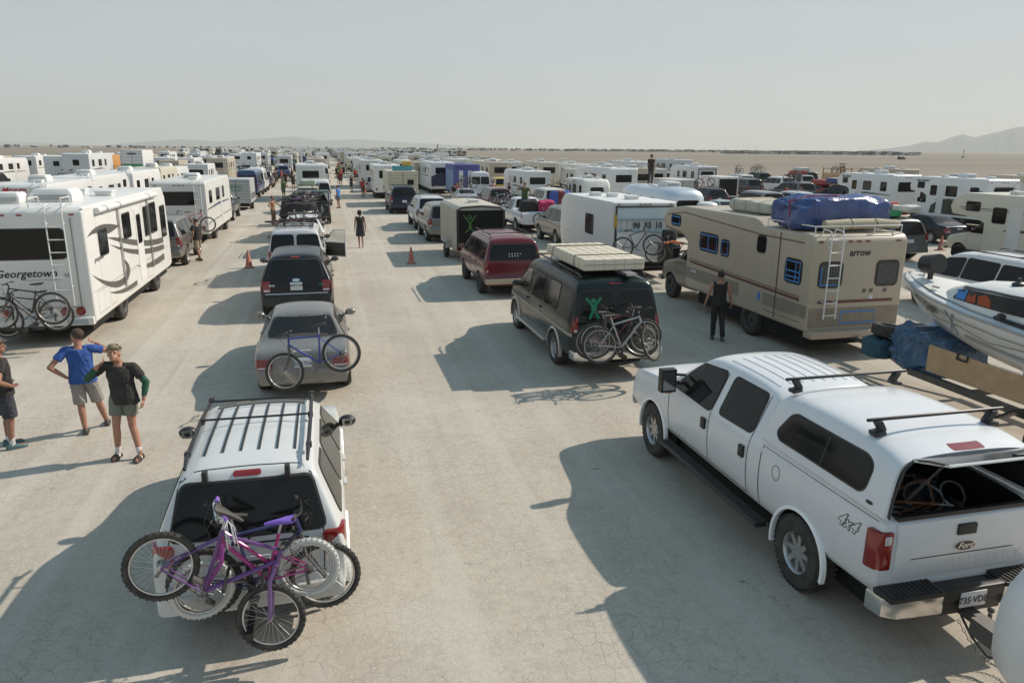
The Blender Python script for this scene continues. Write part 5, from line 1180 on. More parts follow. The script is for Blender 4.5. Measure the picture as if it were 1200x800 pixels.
def georgetown():
    C = (.74, .74, .71); L, W, H = 9.4, 2.5, 3.22; root = thing('motorhome', 'large white motorhome with dark grey swooshes, two bicycles on its rear and a ladder', 'motorhome', (-6.78, 19.15, 0))
    b, bv = rv_body(root, 'A', L, W, H, .48, C, .06); wh = (2.6, 6.9); wheel_cut(root, b, W, wh, .42, .44); rv_under(root, L, W, .55, wh, .42, 0)
    window(root, bv, rr(-1.02, 2.05, .80, 2.72, .09), 'B', 'rear_window', frame=.03)
    m = MB(); m.b2((.98, -.03, .90), (.985, -.002, 2.98)); m.b2((-1.1, -.014, .88), (1.05, .0, .885)); build('rear_moulding', m, STEEL, root)
    m = MB(); m.b2((-1.0, -.006, .90), (1.02, .002, 2.92)); build('rear_panel', m, SHELL, root, (.68, .69, .67), bev=.02) if False else None
    bvb = bv; decal('lettering', bv, text2d('Georgetown', .25, .28, .004, -.10, 1.70), 'B', INK, root, .008, 0); decal('lettering', bv, text2d('SE', .14, .3, 0, .74, 1.64), 'B', STEEL, root, .008, 0); decal('lettering_rule', bv, rr(-.15, 1.55, .6, 1.557, .002), 'B', STEEL, root, .008, 0)
    decal('lettering', bv, text2d('georgetown', .16, .3, .002, .85, 1.92), 'R', STEEL, root, .008, 0)
    ladder(root, .52, .88, -.16, .95, 3.2, 8, WHITE)
    marker_lights(root, (-.75, -.4, -.05, 1.02), 0, 3.05)
    for x, z in ((.62, .78), (.95, .78), (-.95, .78), (-.62, .78)): m = MB(); m.cyl((x, -.05, z), (x, .01, z), .10, n=24); m.cyl((x, -.055, z), (x, -.045, z), .085, .07, 24); build('taillight', m, REDLENS, root, smooth=40)
    m = MB(); m.b2((-1.22, -.10, .45), (1.22, .12, .64)); build('bumper', m, SHELL, root, C, bev=.03); m = MB(); m.b2((.65, -.112, .47), (1.1, -.095, .60)); build('bumper_sticker', m, mat('pale_blue_sticker', (.35, .42, .45), .5), root)
    m = MB(); m.cyl((-.55, -.10, 2.86), (-.55, 0, 2.86), .05); m.sphere((-.55, -.1, 2.86), .05); build('rear_camera', m, STEEL, root)
    # swooshes on the right side
    sw = []
    sw.append(bez([(.12, 2.50), (.7, 2.72), (1.5, 2.76), (3.0, 2.50), (2.6, 2.44), (2.4, 2.42), (1.9, 2.40), (1.3, 2.50), (.7, 2.58), (.12, 2.50)]))
    sw.append(bez([(1.7, 2.32), (3.2, 2.22), (5.0, 1.72), (8.3, 1.58), (8.3, 1.52), (8.3, 1.44), (8.3, 1.40), (5.6, 1.50), (3.6, 1.90), (1.7, 2.32)]))
    sw.append(bez([(1.9, 2.12), (3.4, 1.80), (5.0, 1.50), (8.3, 1.34), (8.3, 1.30), (8.3, 1.22), (8.3, 1.18), (5.2, 1.30), (3.6, 1.60), (1.9, 2.12)]))
    sw.append(bez([(.12, 1.62), (1.2, 1.22), (2.2, 1.05), (2.9, 1.12), (3.3, 1.2), (3.35, 1.4), (2.9, 1.62), (3.75, 1.4), (3.8, 1.1), (3.1, .95), (2.2, .80), (1.0, 1.15), (.12, 1.62)]))
    sw.append(bez([(4.3, 1.22), (5.2, 1.02), (6.6, 1.02), (8.2, 1.05), (8.2, 1.0), (8.2, .9), (8.2, .85), (6.8, .80), (5.4, .86), (4.3, 1.22)]))
    sw.append(bez([(1.3, .98), (2.2, .82), (3.2, .78), (4.2, .80), (4.2, .76), (4.2, .70), (4.2, .66), (3.2, .64), (2.2, .70), (1.3, .98)]))
    for q in sw: decal('swoosh', bv, q, 'R', SWOOSH, root, .005, .5)
    for y0, y1, z0, z1 in ((1.0, 1.75, 1.95, 2.55), (3.35, 4.2, 2.1, 2.75), (5.85, 6.4, 1.9, 2.75), (6.7, 7.6, 1.9, 2.8), (8.2, 9.0, 1.6, 2.6)): window(root, bv, rr(y0, z0, y1, z1, .06), 'R', frame=.035)
    for y0, y1, z0, z1 in ((1.0, 2.2, 1.9, 2.6), (4, 5.6, 1.8, 2.6), (7.8, 9.0, 1.6, 2.6)): window(root, bv, rr(y0, z0, y1, z1, .06), 'L', frame=.035)
    d = decal('entry_door', bv, rr(4.75, .7, 5.5, 2.8, .06), 'R', SHELL, root, .012, .5, skirt=True, color=(.78, .78, .76)); window(d, bvh_of(d), rr(4.9, 1.8, 5.35, 2.6, .06), 'R', 'door_window', frame=.03)
    for y0, y1 in ((.35, 1.3), (1.45, 1.95), (3.3, 4.3), (5.7, 6.3)): decal('locker_seam', bv, strip([(y0, .62), (y1, .62), (y1, 1.15), (y0, 1.15), (y0, .62)], .010), 'R', STEEL, root, .003, .3)
    window(root, bv, rr(-1.0, 1.45, 1.0, 2.5, .1), 'F', 'windscreen', rubber=False)
    for yy in (.9, 3.2, 5.65, 7.75): decal('wall_seam', bv, strip([(yy, .6), (yy, 3.0)], .006), 'R', STEEL, root, .003, .5)
    decal('skirt_seam', bv, strip([(.1, 1.2), (9.0, 1.2)], .008), 'R', STEEL, root, .003, .5)
    # awning along the right roof edge
    a = MB(); a.cyl((W / 2 + .06, .9, 3.06), (W / 2 + .06, 7.6, 3.06), .075, n=14); aw = build('awning', a, WHITE, root, smooth=50)
    for y in (1.6, 2.9, 6.4): m = MB(); m.b2((W / 2 + .012, y - .035, .85), (W / 2 + .05, y + .035, 3.0)) if y > 2 else None; m.cyl((W / 2 + .06, y - .04, 3.06), (W / 2 + .06, y + .04, 3.06), .085, n=12); build('awning_arm', m, ALU, aw)
    m = MB(); m.tube([(W / 2 - .02, .05, 3.16), (W / 2 - .02, L - .5, 3.19)], .03, 6); build('roof_gutter', m, WHITE, root)
    ac_unit(root, .1, 2.2, H, 1, .95, .9, .32); ac_unit(root, -.75, 1.6, H, 1, .6, .6, .26); roof_vent(root, .65, 4.4, H, .42); roof_vent(root, -.3, 5.4, H, .4); m = MB(); m.tube([(.15, .05, H - .02), (.15, .05, H + .2), (.15, .7, H + .2), (.15, .75, H)], .014, 6); m.tube([(.82, .05, H - .02), (.82, .05, H + .2), (.82, .7, H + .2), (.82, .75, H)], .014, 6); build('roof_rail', m, WHITE, root)
    m = MB(); m.b2((-.04, -.9, .50), (.04, .1, .58)); m.tube([(-.3, -.5, .55), (-.3, -.55, 1.35)], .025); m.tube([(-.3, -.55, 1.3), (-.3, -.95, 1.3)], .016); m.b2((-.5, -.65, .5), (.3, -.5, .56)); build('bicycle_rack', m, BLACK, root)
    return root
georgetown()
gg = 'bicycles behind the swooshed motorhome'
bike('black road bicycle on the rack of the big swooshed motorhome, its rear wheel highest', (.012, .013, .016), wheelbase_pose((61, 361), (-14, 368), 18.3, .35, 1.03, .05), R=.345, group=gg)
bike('dark grey bicycle hung lower on the rack of the big swooshed motorhome', (.05, .05, .06), wheelbase_pose((66, 369), (12, 376), 18.6, .35, 1.03, .05), R=.345, group=gg)

def arrow():
    C = (.43, .365, .275); L, W, H = 7.7, 2.45, 2.92; root = thing('motorhome', 'old beige motorhome with brown lower band, blue taped windows and loaded roof', 'motorhome', (11.55, 14.15, 0))
    out = [(0, .62), (0, 2.66), (.10, 2.78), (.25, 2.82), (2.05, 2.80), (2.25, 2.92), (2.5, 2.98), (6.3, 2.98), (7.3, 2.86), (7.62, 2.62), (7.66, 2.4), (7.45, 2.22), (6.25, 2.12), (5.95, 1.95), (5.9, .62)]
    b, bv = rv_body(root, None, L, W, H, .6, C, .07, outline=out); wheel_cut(root, b, W, (2.35,), .40, .42); rv_under(root, 5.6, W, .62, (2.35,), .40, 0); SD = 'LR'
    cb, cbv = cab(root, 5.55, 2.05, (.20, .17, .13), PAINT, .42, 0, L=2.65, zh=1.30)
    # panelled skirt and stripes
    for sd in SD:
        decal('lower_panel', bv, [(.02, .72), (1.9, .72), (1.9, 1.02), (5.85, 1.05), (5.85, 1.34), (.02, 1.30)][0:6], sd, TAUPE, root, .006, .5) if False else None
        decal('lower_panel', bv, rr(.03, .92, 1.78, 1.22, .02), sd, TAUPE, root, .006, .5, skirt=True); decal('lower_panel', bv, rr(2.92, .92, 5.86, 1.25, .02), sd, TAUPE, root, .006, .5, skirt=True)
        stripe(root, bv, W, [(.02, 1.30), (5.9, 1.42)], .07, sd, MAROON); stripe(root, bv, W, [(.02, 1.37), (5.9, 1.50)], .025, sd, BROWN); stripe(root, bv, W, [(.02, 2.60), (2.1, 2.60), (6.2, 2.80)], .035, sd, BROWN); stripe(root, bv, W, [(6.2, 2.80), (7.35, 2.66)], .03, sd, BROWN)
        stripe(root, bv, W, [(5.95, 2.0), (6.3, 2.18), (7.45, 2.28)], .04, sd, BROWN); stripe(root, bv, W, [(.02, .80), (1.75, .80)], .02, sd, BROWN)
    wins = [(.35, .95, 1.66, 2.18, 1), (1.85, 2.2, 2.18, 2.56, 0), (3.55, 3.95, 1.85, 2.25, 1), (4.15, 5.15, 1.85, 2.32, 1), (6.45, 7.05, 2.38, 2.66, 1)]
    for (y0, y1, z0, z1, tp) in wins:
        for sd in SD:
            g = window(root, bv, rr(y0, z0, y1, z1, .08), sd, frame=.035)
            if tp and sd == 'L':
                gb_ = bvh_of(g); d = .035; tpz = strip([(y0 + d, z0 + d), (y1 - d, z0 + d), (y1 - d, z1 - d), (y0 + d, z1 - d), (y0 + d, z0 + d)], .035)
                if tp and y0 < 1: tpz += strip([(y0 + d, (z0 + z1) / 2), (y1 - d, (z0 + z1) / 2)], .03) + strip([(y0 + .2, z0 + d), (y0 + .2, z1 - d)], .03) + strip([(y0 + d, z0 + .13), (y1 - d, z0 + .13)], .03)
                elif y1 - y0 > .7: tpz += strip([((y0 + y1) / 2, z0 + d), ((y0 + y1) / 2, z1 - d)], .035)
                decal('masking_tape', gb_, tpz, sd, TAPE, g, .005, 0)
    for x0, x1, tp in ((-1.0, -.45, 1), (.48, 1.02, 0)):
        g = window(root, bv, rr(x0, 1.66, x1, 2.18, .08), 'B', 'rear_window', frame=.04, glass=GLASS2)
        gb_ = bvh_of(g); cur = []
        for i in range(7): u = x0 + .06 + i * (x1 - x0 - .12) / 6; cur += strip([(u, 1.70), (u, 2.14)], .035)
        decal('curtain', gb_, cur, 'B', mat('grey_curtain', (.12, .115, .11), .9), g, .003, 0)
        if tp: decal('masking_tape', gb_, strip([(x0 + .02, 2.1), (x0 + .02, 1.69), (x1 - .1, 1.69)], .035), 'B', TAPE, g, .006, 0)
    decal('rear_panel', bv, rr(-1.18, .72, 1.18, 1.16, .02), 'B', TAUPE, root, .006, .4, skirt=True); decal('rear_stripe', bv, strip([(-1.2, 1.30), (1.2, 1.30)], .07), 'B', MAROON, root, .005, .4)
    decal('licence_tape', bv, strip([(-.35, 1.06), (.55, 1.06), (.55, .80), (-.35, .80), (-.35, 1.06)], .035), 'B', TAPE, root, .012, .2)
    decal('lettering', bv, text2d('arrow', .22, 0, .006, -.02, 2.40), 'B', INK, root, .006, 0); decal('lettering', bv, text2d('pierce', .07, 0, .0, -.2, 2.51), 'B', STEEL, root, .006, 0) if False else None
    decal('lettering', bv, text2d('arrow', .13, 0, .004, 5.4, 1.17, True), 'L', WHITE, root, .012, 0)
    for u, v in ((.20, 1.53), (.38, 1.53), (.75, 1.53), (.40, 1.38)): decal('sticker', bv, rr(u - .05, v - .045, u + .05, v + .045, .01), 'B', PLATE if v < 1.5 else STEEL, root, .006, 0)
    decal('locker_tape', bv, rr(1.9, .98, 2.0, 1.2, .02), 'L', TAPE, root, .014, 0)
    marker_lights(root, (-1.05, -.30, -.08, .14, .95), .0, 2.66, mat('brown_lens', (.16, .04, .03), .3)); ladder(root, -.92, -.62, -.18, .95, 2.84, 7, WHITE)
    m = MB(); m.b2((-1.2, -.22, .50), (1.2, .1, .66)); build('bumper', m, mat('tan_bumper', (.42, .34, .26)), root, bev=.02)
    for yy in (1.5, 2.95, 5.3):
        for sd in 'LR': decal('wall_seam', bv, strip([(yy, .66), (yy, 2.75)], .006), sd, TAUPE, root, .003, .5)
    for yy in (.5, 3.1, 4.6): decal('locker_seam', bv, strip([(yy, .68), (yy + .7, .68), (yy + .7, .90), (yy, .90), (yy, .68)], .008), 'L', BROWN, root, .003, .3)
    # roof: railing, vents
    m = MB(); z = 2.98; m.tube([(-1.12, .15, z), (1.12, .15, z), (1.12, 2.0, z), (-1.12, 2.0, z)], .016, 6, True)
    for x in (-1.12, -.4, .4, 1.12):
        for y in (.15, 2.0): m.cyl((x, y, 2.78), (x, y, z), .013, n=6)
    for s in (-1.12, 1.12): m.cyl((s, 1.1, 2.8), (s, 1.1, z), .013, n=6)
    build('roof_railing', m, WHITE, root); roof_vent(root, -.1, 2.7, 2.97, .5)
    m = MB(); m.tube([(-W / 2 - .012, 1.25, .7), (-W / 2 - .012, 1.25, 2.74)], .012, 5); build('red_strap', m, MAROON, root)
    for y in (4.0, 6.6): m = MB(); m.sphere((.2 if y < 5 else -.3, y, 2.99), (.3, .35, .09), 14, 8); build('roof_dome', m, WHITE, root)
    m = MB(); m.b2((-W / 2 - .02, 1.9, .62), (-W / 2 + .0, 2.0, .7)); 
    m = MB(); m.b2((-.06, -.9, .42), (.06, .1, .52)); m.sphere((0, -.88, .56), .05); build('tow_hitch', m, STEEL, root)
    return root
arrow()
def lumpy(name, c, d, mt, parent, color=None, amp=.05, n=3, seed=1, sub=34, fr=3.):
    """wrapped load: rounded block with creases and sagging folds"""
    m = MB(); rings = []; N = 64 if sub > 20 else 40; off = seed * 3.7; A = amp * min(d)
    for j in range(sub + 1):
        t = j / sub; y = (t - .5) * d[1]; e = (1 - abs(2 * t - 1) ** 5) ** .35 if 0 < t < 1 else .35
        r = []
        for i in range(N):
            a = 2 * math.pi * i / N; ca, sa = math.cos(a), math.sin(a); ex = .42
            x = abs(ca) ** ex * (1 if ca > 0 else -1); z = abs(sa) ** ex * (1 if sa > 0 else -1)
            p = Vector((x * d[0] / 2 * (.85 + .15 * e), y, d[2] / 2 + max(-.5, z * .5) * d[2] * (.6 + .4 * e)))
            q = Vector((p.x * 2.2 + off, p.y * 2.2, p.z * 2.2 - off)); big = NZ.noise(q * .8); cr = 1 - abs(NZ.noise(Vector((q.x * 2.1, q.y * 1.1, q.z * 3.0)))) * 3.0; c2 = 1 - abs(NZ.noise(q * 4.2)) * 2.6
            o = Vector((x, 0, z)).normalized(); p += o * A * (1.6 * big + .45 * cr + .22 * c2)
            p.z = max(p.z, 0); r.append(Vector((c[0], c[1], c[2])) + p)
        rings.append(r)
    m.loft(rings); return build(name, m, mt, parent, color, smooth=45 if mt is TARPM else 60)
TARPM = None
TARP = mat('tarpaulin', None, .22, 0, .2, dust=.10, var=.12, scale=3, bump=1.0, bscale=7); TARPM = TARP
t = thing('tarp_bundle', 'big bundle under shiny blue tarpaulin on the rear roof of the beige motorhome', 'luggage', (11.60, 15.35, 2.85))
lumpy('tarpaulin', (0, .15, 0), (2.30, 1.45, .66), TARP, t, (.003, .045, .20), .16, seed=3, sub=60)
m = MB(); m.tube([(-1.2, -.1, .1), (-1.17, 0, .62), (-.6, .1, .72), (.5, .12, .72), (1.12, .1, .60), (1.2, .1, .05)], .018, 6); build('red_strap', m, mat('red_strap', (.3, .02, .04), .7), t)
t = thing('rolled_mat', 'cream rolled mat lying across the motorhome roof in front of the blue bundle', 'mat', (11.75, 14.52, 2.87))
m = MB(); m.tube([(-.95, 0, .12), (-.3, .0, .125), (.4, .01, .13), (1.0, .0, .11)], [.10, .125, .12, .09], 14); build('roll', m, CLOTH, t, (.48, .42, .30), smooth=60); m = MB(); m.tube([(-.3 + .0, .13 * math.cos(a), .125 + .13 * math.sin(a)) for a in [2 * math.pi * i / 14 for i in range(14)]], .008, 4, True); m.tube([(.35, .13 * math.cos(a), .128 + .13 * math.sin(a)) for a in [2 * math.pi * i / 14 for i in range(14)]], .008, 4, True); build('cord', m, BROWN, t)
t = thing('roof_box', 'long pale quilted roof bag ahead of the blue bundle on the beige motorhome', 'roof box', (11.5, 17.6, 2.97))
lumpy('bag', (0, .3, 0), (1.3, 1.9, .36), CLOTH, t, (.50, .48, .40), .05, seed=9); m = MB(); m.tube([(-.68, .3, .18), (0, -.70, .18), (.68, .3, .18)], .006, 4); 
for y in (-.3, .3, .9): m.tube([(-.67, y, 0), (-.66, y, .3), (-.5, y, .37), (.5, y, .37), (.66, y, .3), (.67, y, 0)], .008, 4)
build('binding', m, GOLD, t)

def toy_hauler():
    C = (.70, .71, .70); L, W, H = 6.2, 2.42, 2.78; root = thing('travel_trailer', 'white boxy travel trailer with ribbed sides, a folded ramp and two bicycles behind', 'trailer', (11.05, 24.9, 0))
    b, bv = rv_body(root, 'T', L, W, H, .62, C, .03, mt=SHEET); rv_under(root, L, W, .62, (2.4, 3.3), .34)
    s = MB()
    for i in range(20):
        for sd in (-1, 1): s.b2((sd * (W / 2 + .001), .06, .70 + i * .10), (sd * (W / 2 + .006), L - .6, .706 + i * .10))
    build('siding_rib', s, SHEET, root, (.5, .51, .5))
    window(root, bv, rr(2.0, 1.45, 2.9, 2.15, .07), 'L', frame=.04); window(root, bv, rr(2.0, 1.45, 2.9, 2.15, .07), 'R', frame=.04); decal('locker_seam', bv, strip([(4.6, .75), (5.4, .75), (5.4, 1.3), (4.6, 1.3), (4.6, .75)], .015), 'L', STEEL, root, .008, .4)
    m = MB(); m.tube([(-1.1, -.03, .7), (-1.1, -.03, 2.62), (1.1, -.03, 2.62), (1.1, -.03, .7)], .035, 6); build('rear_frame', m, BLACK, root)
    m = MB(); m.b2((-1.05, -.02, 2.2), (1.05, .0, 2.58)); build('rear_panel', m, SHEET, root, (.55, .66, .70)); m = MB(); m.b2((-1.05, -.05, .75), (1.05, -.02, 1.75)); build('ramp_door', m, SHEET, root, (.68, .70, .70), bev=.01)
    g = MB(); g.tube([(-1.0, -.06, 2.16), (1.0, -.06, 2.16)], .025, 6); g.tube([(-1.0, -.06, 1.78), (1.0, -.06, 1.68)], .025, 6)
    for i in range(9): x = -.9 + i * .225; g.tube([(x, -.06, 2.15), (x, -.06, 1.72)], .014, 5)
    build('folded_rail', g, mat('pale_teal_rail', (.25, .42, .43), .5), root)
    for txt, x in (('90', -.32), ('55', .12), ('10', .52)):
        tb = text2d(txt, .34, 0, .01)
        for v in tb.verts: v.co = Vector((x + v.co.x * .8, -.085, 1.95 + v.co.y * .85))
        me = bpy.data.meshes.new('lettering'); tb.to_mesh(me); tb.free(); me.materials.append(INK); link('lettering', me, root)
    marker_lights(root, (-1.0, -.18, 0, .18, 1.0), -.03, 2.70); roof_vent(root, .1, 1.5, H, .42); roof_vent(root, -.5, 3.8, H, .4); roof_vent(root, -.1, 3.0, H, .36)
    m = MB(); m.tube([(-.7, -.02, .6), (-.7, -1.0, .6), (1.0, -1.0, .6), (1.0, -.02, .6)], .03, 6); build('bicycle_rack', m, BLACK, root)
    m = MB(); m.tube([(-1.12, -.05, 1.9), (-1.12, -.05, 2.35)], .05, 6); build('yellow_strap', m, mat('yellow_strap', (.5, .32, .03), .7), root)
    c = MB(); c.lathe([(0, 0), (.26, 0), (.29, .2), (.24, .38), (0, .42)], 'z', 20, (.75, -.55, 1.45)); build('spare_cover', c, BLACK, root, smooth=50); c = MB(); c.b2((.45, -.9, .65), (1.05, -.25, 1.35)); build('black_bin', c, BLACK, root, bev=.04); c = MB(); c.tube([(.35, -.95, 1.4), (.75, -.8, 1.45), (1.15, -.95, 1.38)], .05, 6); build('orange_rope', c, mat('orange_rope', (.6, .13, .02), .7), root)
    return root
toy_hauler()
tg_ = 'bicycles behind the boxy white trailer'
bike('black bicycle standing behind the boxy white trailer, nearer the ground', (.012, .012, .012), wheelbase_pose((803, 306), (745, 290), 23.2, .34, 1.05, .0, dy=.9), R=.35, group=tg_)
bike('dark bicycle behind the boxy white trailer, half hidden at its left corner', (.05, .02, .02), wheelbase_pose((730, 290), (765, 287), 24.1, .34, 1.05, .0, dy=-.5), R=.34, group=tg_)

# ------------------------------------------------------------------ boat on its trailer
def boat():
    C = (.74, .75, .74); root = thing('boat', 'white open motor boat on a trailer, black rub rail and glass windscreen', 'boat', (11.4, 6.2, .98))
    L = 6.3; st = []   # y from stern 0 to bow L ; (y, half beam at rail, chine half, keel z, chine z, rail z)
    for y, hb, ch, kz, cz, rz in ((0, 1.12, .98, .0, .22, .88), (1.2, 1.17, 1.02, .0, .22, .90), (2.6, 1.18, .98, .0, .26, .94), (3.8, 1.08, .80, .04, .36, 1.0), (4.8, .86, .50, .16, .50, 1.08), (5.5, .60, .26, .34, .68, 1.15), (6.0, .32, .10, .62, .86, 1.21), (6.25, .10, .03, .95, 1.05, 1.25)):
        st.append([Vector((x, y, z)) for x, z in ((0, kz), (ch * .5, kz + (cz - kz) * .45), (ch, cz), (ch + (hb - ch) * .35, cz + (rz - cz) * .35), (hb - .02, rz - .10), (hb, rz - .03), (hb - .02, rz), (hb - .16 if y < 6 else hb * .6, rz + .015))] + [Vector((-x, y, z)) for x, z in ((hb - .16 if y < 6 else hb * .6, rz + .015), (hb - .02, rz), (hb, rz - .03), (hb - .02, rz - .10), (ch + (hb - ch) * .35, cz + (rz - cz) * .35), (ch, cz), (ch * .5, kz + (cz - kz) * .45))])
    m = MB(); n = len(st[0]); vs = [p for r in st for p in r]; fs = []
    for i in range(len(st) - 1):
        for j in range(n):
            if j == 7: continue      # open well; deck is separate
            fs.append((i * n + j, i * n + (j + 1) % n, (i + 1) * n + (j + 1) % n, (i + 1) * n + j))
    fs += [tuple(range(n)), tuple(range((len(st) - 1) * n, len(st) * n))]; m._add(vs, fs)
    h = build('hull', m, SHELL, root, C, smooth=50); hb_ = bvh_of(h); sb = h.modifiers.new('s', 'SUBSURF'); sb.levels = sb.render_levels = 2
    # foredeck, cabin coaming
    d = MB(); rows = []
    for y, hb, z in ((3.35, 1.0, 1.02), (3.9, .93, 1.05), (4.8, .72, 1.12), (5.5, .46, 1.19), (6.0, .21, 1.235), (6.2, .06, 1.255)): rows.append([Vector((-hb, y, z)), Vector((-hb * .5, y, z + .03)), Vector((0, y, z + .04)), Vector((hb * .5, y, z + .03)), Vector((hb, y, z))])
    d.loft(rows, cap=False, closed=False); dk = build('foredeck', d, SHELL, root, (.74, .73, .68), smooth=50); 
    c = MB(); cr_ = []
    for y, w_, z in ((2.55, .88, 1.46), (3.2, .86, 1.46), (3.9, .78, 1.42), (4.35, .68, 1.36), (4.75, .52, 1.24), (5.0, .42, 1.14)): cr_.append([Vector((x, y, zz)) for x, zz in ((-w_ - .10, 1.0), (-w_, z - .08), (-w_ + .12, z), (0, z + .05), (w_ - .12, z), (w_, z - .08), (w_ + .10, 1.0))])
    c.loft(cr_, cap=True, closed=True); cc = build('cuddy', c, SHELL, root, (.74, .74, .70), smooth=40, bev=.0); cbv = bvh_of(cc)
    decal('window_trim', cbv, strip([(2.7, 1.40), (3.6, 1.38), (4.3, 1.335)], .035), 'L', BLACK, root, .014, .1, skirt=True); g = decal('side_window', cbv, rpoly([(2.75, 1.12), (4.45, 1.12), (4.25, 1.32), (2.75, 1.38)], .05), 'L', GLASS, root, .012, .1, skirt=True)
    gb_ = bvh_of(g); decal('orange_jacket', gb_, rpoly([(3.45, 1.14), (3.75, 1.14), (3.8, 1.27), (3.62, 1.32), (3.5, 1.24)], .03), 'L', mat('orange_cloth', (.36, .07, .025), .8), g, .006, .1); decal('orange_jacket', gb_, rpoly([(3.80, 1.14), (4.06, 1.14), (4.04, 1.28), (3.95, 1.22), (3.86, 1.31)], .03), 'L', mat('orange_cloth', None), g, .006, .1); decal('blue_bucket', gb_, rpoly([(4.08, 1.14), (4.36, 1.14), (4.30, 1.30), (4.08, 1.31)], .02), 'L', TAPE, g, .006, .1)
    r_ = MB()
    for s in (-1, 1): r_.tube([(s * 1.135, 0, .86), (s * 1.185, 1.2, .88), (s * 1.195, 2.6, .92), (s * 1.09, 3.8, .98), (s * .87, 4.8, 1.06), (s * .61, 5.5, 1.13), (s * .33, 6.0, 1.19), (s * .08, 6.27, 1.23)], .028, 8)
    build('rub_rail', r_, mat('grey_rail', (.35, .35, .34), .5), root)
    r_ = MB(); r_.tube([(-.95, 3.3, 1.02), (-1.06, 2.4, .99), (-1.05, 1.2, .95), (-1.0, 0, .93)], .035, 6); r_.tube([(.95, 3.3, 1.02), (1.06, 2.4, .99), (1.05, 1.2, .95), (1.0, 0, .93)], .035, 6); build('gunwale_trim', r_, BLACK, root)
    # gunwale and well
    w = MB(); w.b2((-.98, .1, .22), (.98, 2.6, .26)); build('deck_floor', w, SHELL, root, (.5, .5, .47)); w = MB()
    for s in (-1, 1): w.loft([[Vector((s * x, y, z)) for x, z in ((.96, .26), (.99, .26), (1.10, .93), (.92, .95))] for y in (0, 2.6)])
    build('well_side', w, SHELL, root, C); w = MB(); w.b2((-.85, 2.35, .26), (.85, 2.6, 1.15)); cons = build('dashboard', w, SHELL, root, (.6, .6, .58), bev=.03)
    for x in (-.6, -.42, -.2, .1): w = MB(); w.cyl((x, 2.34, .98), (x, 2.32, .98), .06, n=16); build('gauge', w, BLACK, cons)
    w = MB(); w.tube([(-.4 + .19 * math.cos(a), 2.18 + .05 * math.sin(a), .82 + .18 * math.sin(a)) for a in [2 * math.pi * i / 20 for i in range(20)]], .015, 6, True); w.cyl((-.4, 2.18, .82), (-.4, 2.34, .85), .02); build('steering_wheel', w, BLACK, root)
    for x in (-.45, .45): w = MB(); w.b2((x - .25, 1.2, .26), (x + .25, 1.75, .62)); w.b2((x - .25, 1.1, .26), (x + .25, 1.22, 1.02)); build('seat', w, CLOTH, root, (.30, .05, .04) if x < 0 else (.4, .38, .34), bev=.05)
    # windscreen with chrome frame
    w = MB(); pts = [(-.90, 2.45, 1.42), (-.86, 2.62, 1.80), (-.6, 2.75, 1.86), (0, 2.82, 1.88), (.6, 2.75, 1.86), (.86, 2.62, 1.80), (.90, 2.45, 1.42)]; w.tube(pts, .016, 6); w.tube([(-.9, 2.45, 1.42), (-.62, 2.98, 1.46), (0, 3.1, 1.48), (.62, 2.98, 1.46), (.9, 2.45, 1.42)], .012, 6); wf = build('windscreen_frame', w, ALU, root)
    w = MB(); w.loft([[Vector((-.86, 2.47, 1.43)), Vector((-.62, 2.97, 1.47)), Vector((0, 3.08, 1.49)), Vector((.62, 2.97, 1.47)), Vector((.86, 2.47, 1.43))], [Vector((-.84, 2.62, 1.79)), Vector((-.6, 2.75, 1.85)), Vector((0, 2.82, 1.87)), Vector((.6, 2.75, 1.85)), Vector((.84, 2.62, 1.79))]], cap=False, closed=False); build('windscreen', w, mat('clear_glass', None), wf, smooth=0)
    w = MB(); w.tube([(-1.0, 2.0, .95), (-.9, 2.25, 2.05), (-.7, 2.3, 2.12), (.7, 2.3, 2.12), (.9, 2.25, 2.05), (1.0, 2.0, .95)], .018, 8); w.tube([(-.98, 1.2, .95), (-.88, 2.2, 1.9)], .014, 6); w.tube([(.98, 1.2, .95), (.88, 2.2, 1.9)], .014, 6); build('canopy_frame', w, ALU, root)
    w = MB(); w.cyl((-.12, 5.62, 1.22), (-.12, 5.62, 1.40), .05); w.cyl((-.12, 5.45, 1.55), (-.12, 5.80, 1.50), .19, .17, 18); build('bow_light', w, BLACK, root, smooth=40); w = MB(); w.tube([(.0, 5.9, 1.25), (.0, 5.9, 1.33)], .02); w.box((0, 5.9, 1.33), (.05, .18, .03)); w.box((-.55, 5.0, 1.2), (.04, .15, .03)); build('cleat', w, ALU, root)
    w = MB(); w.sphere((-.30, 3.55, 1.49), (.12, .10, .05)); w.cyl((-.3, 3.55, 1.48), (-.3, 3.55, 1.6), .03); build('deck_vent', w, BLACK, root)
    w = MB()
    for y in (2.3, 3.05): w.sphere((-1.10, y, 1.1), (.03, .09, .05)); w.cyl((-1.05, y, 1.05), (-1.15, y, 1.08), .03)
    build('speaker', w, BLACK, root)
    m = MB(); m.tube([(-.20, 6.1, 1.0), (-.62, 5.3, .92), (-.9, 4.5, .74), (-1.02, 4.0, .75), (-1.10, 3.2, .62), (-1.14, 2.4, .66), (-1.16, 1.2, .55)], .011, 5); m.tube([(-.60, 5.35, .96), (-.98, 4.2, .84), (-1.14, 3.0, .76), (-1.17, 1.5, .70)], .010, 5); build('rope', m, mat('rope', (.30, .25, .16), .9), root)
    decal('lettering', hb_, text2d('Drum', .26, .5, .006, 5.0, .82, True, .12), 'L', INK, root, .02, .08); decal('lettering', hb_, text2d('Big', .22, .5, .004, 5.55, .93, True, .2), 'L', STEEL, root, .02, .08)
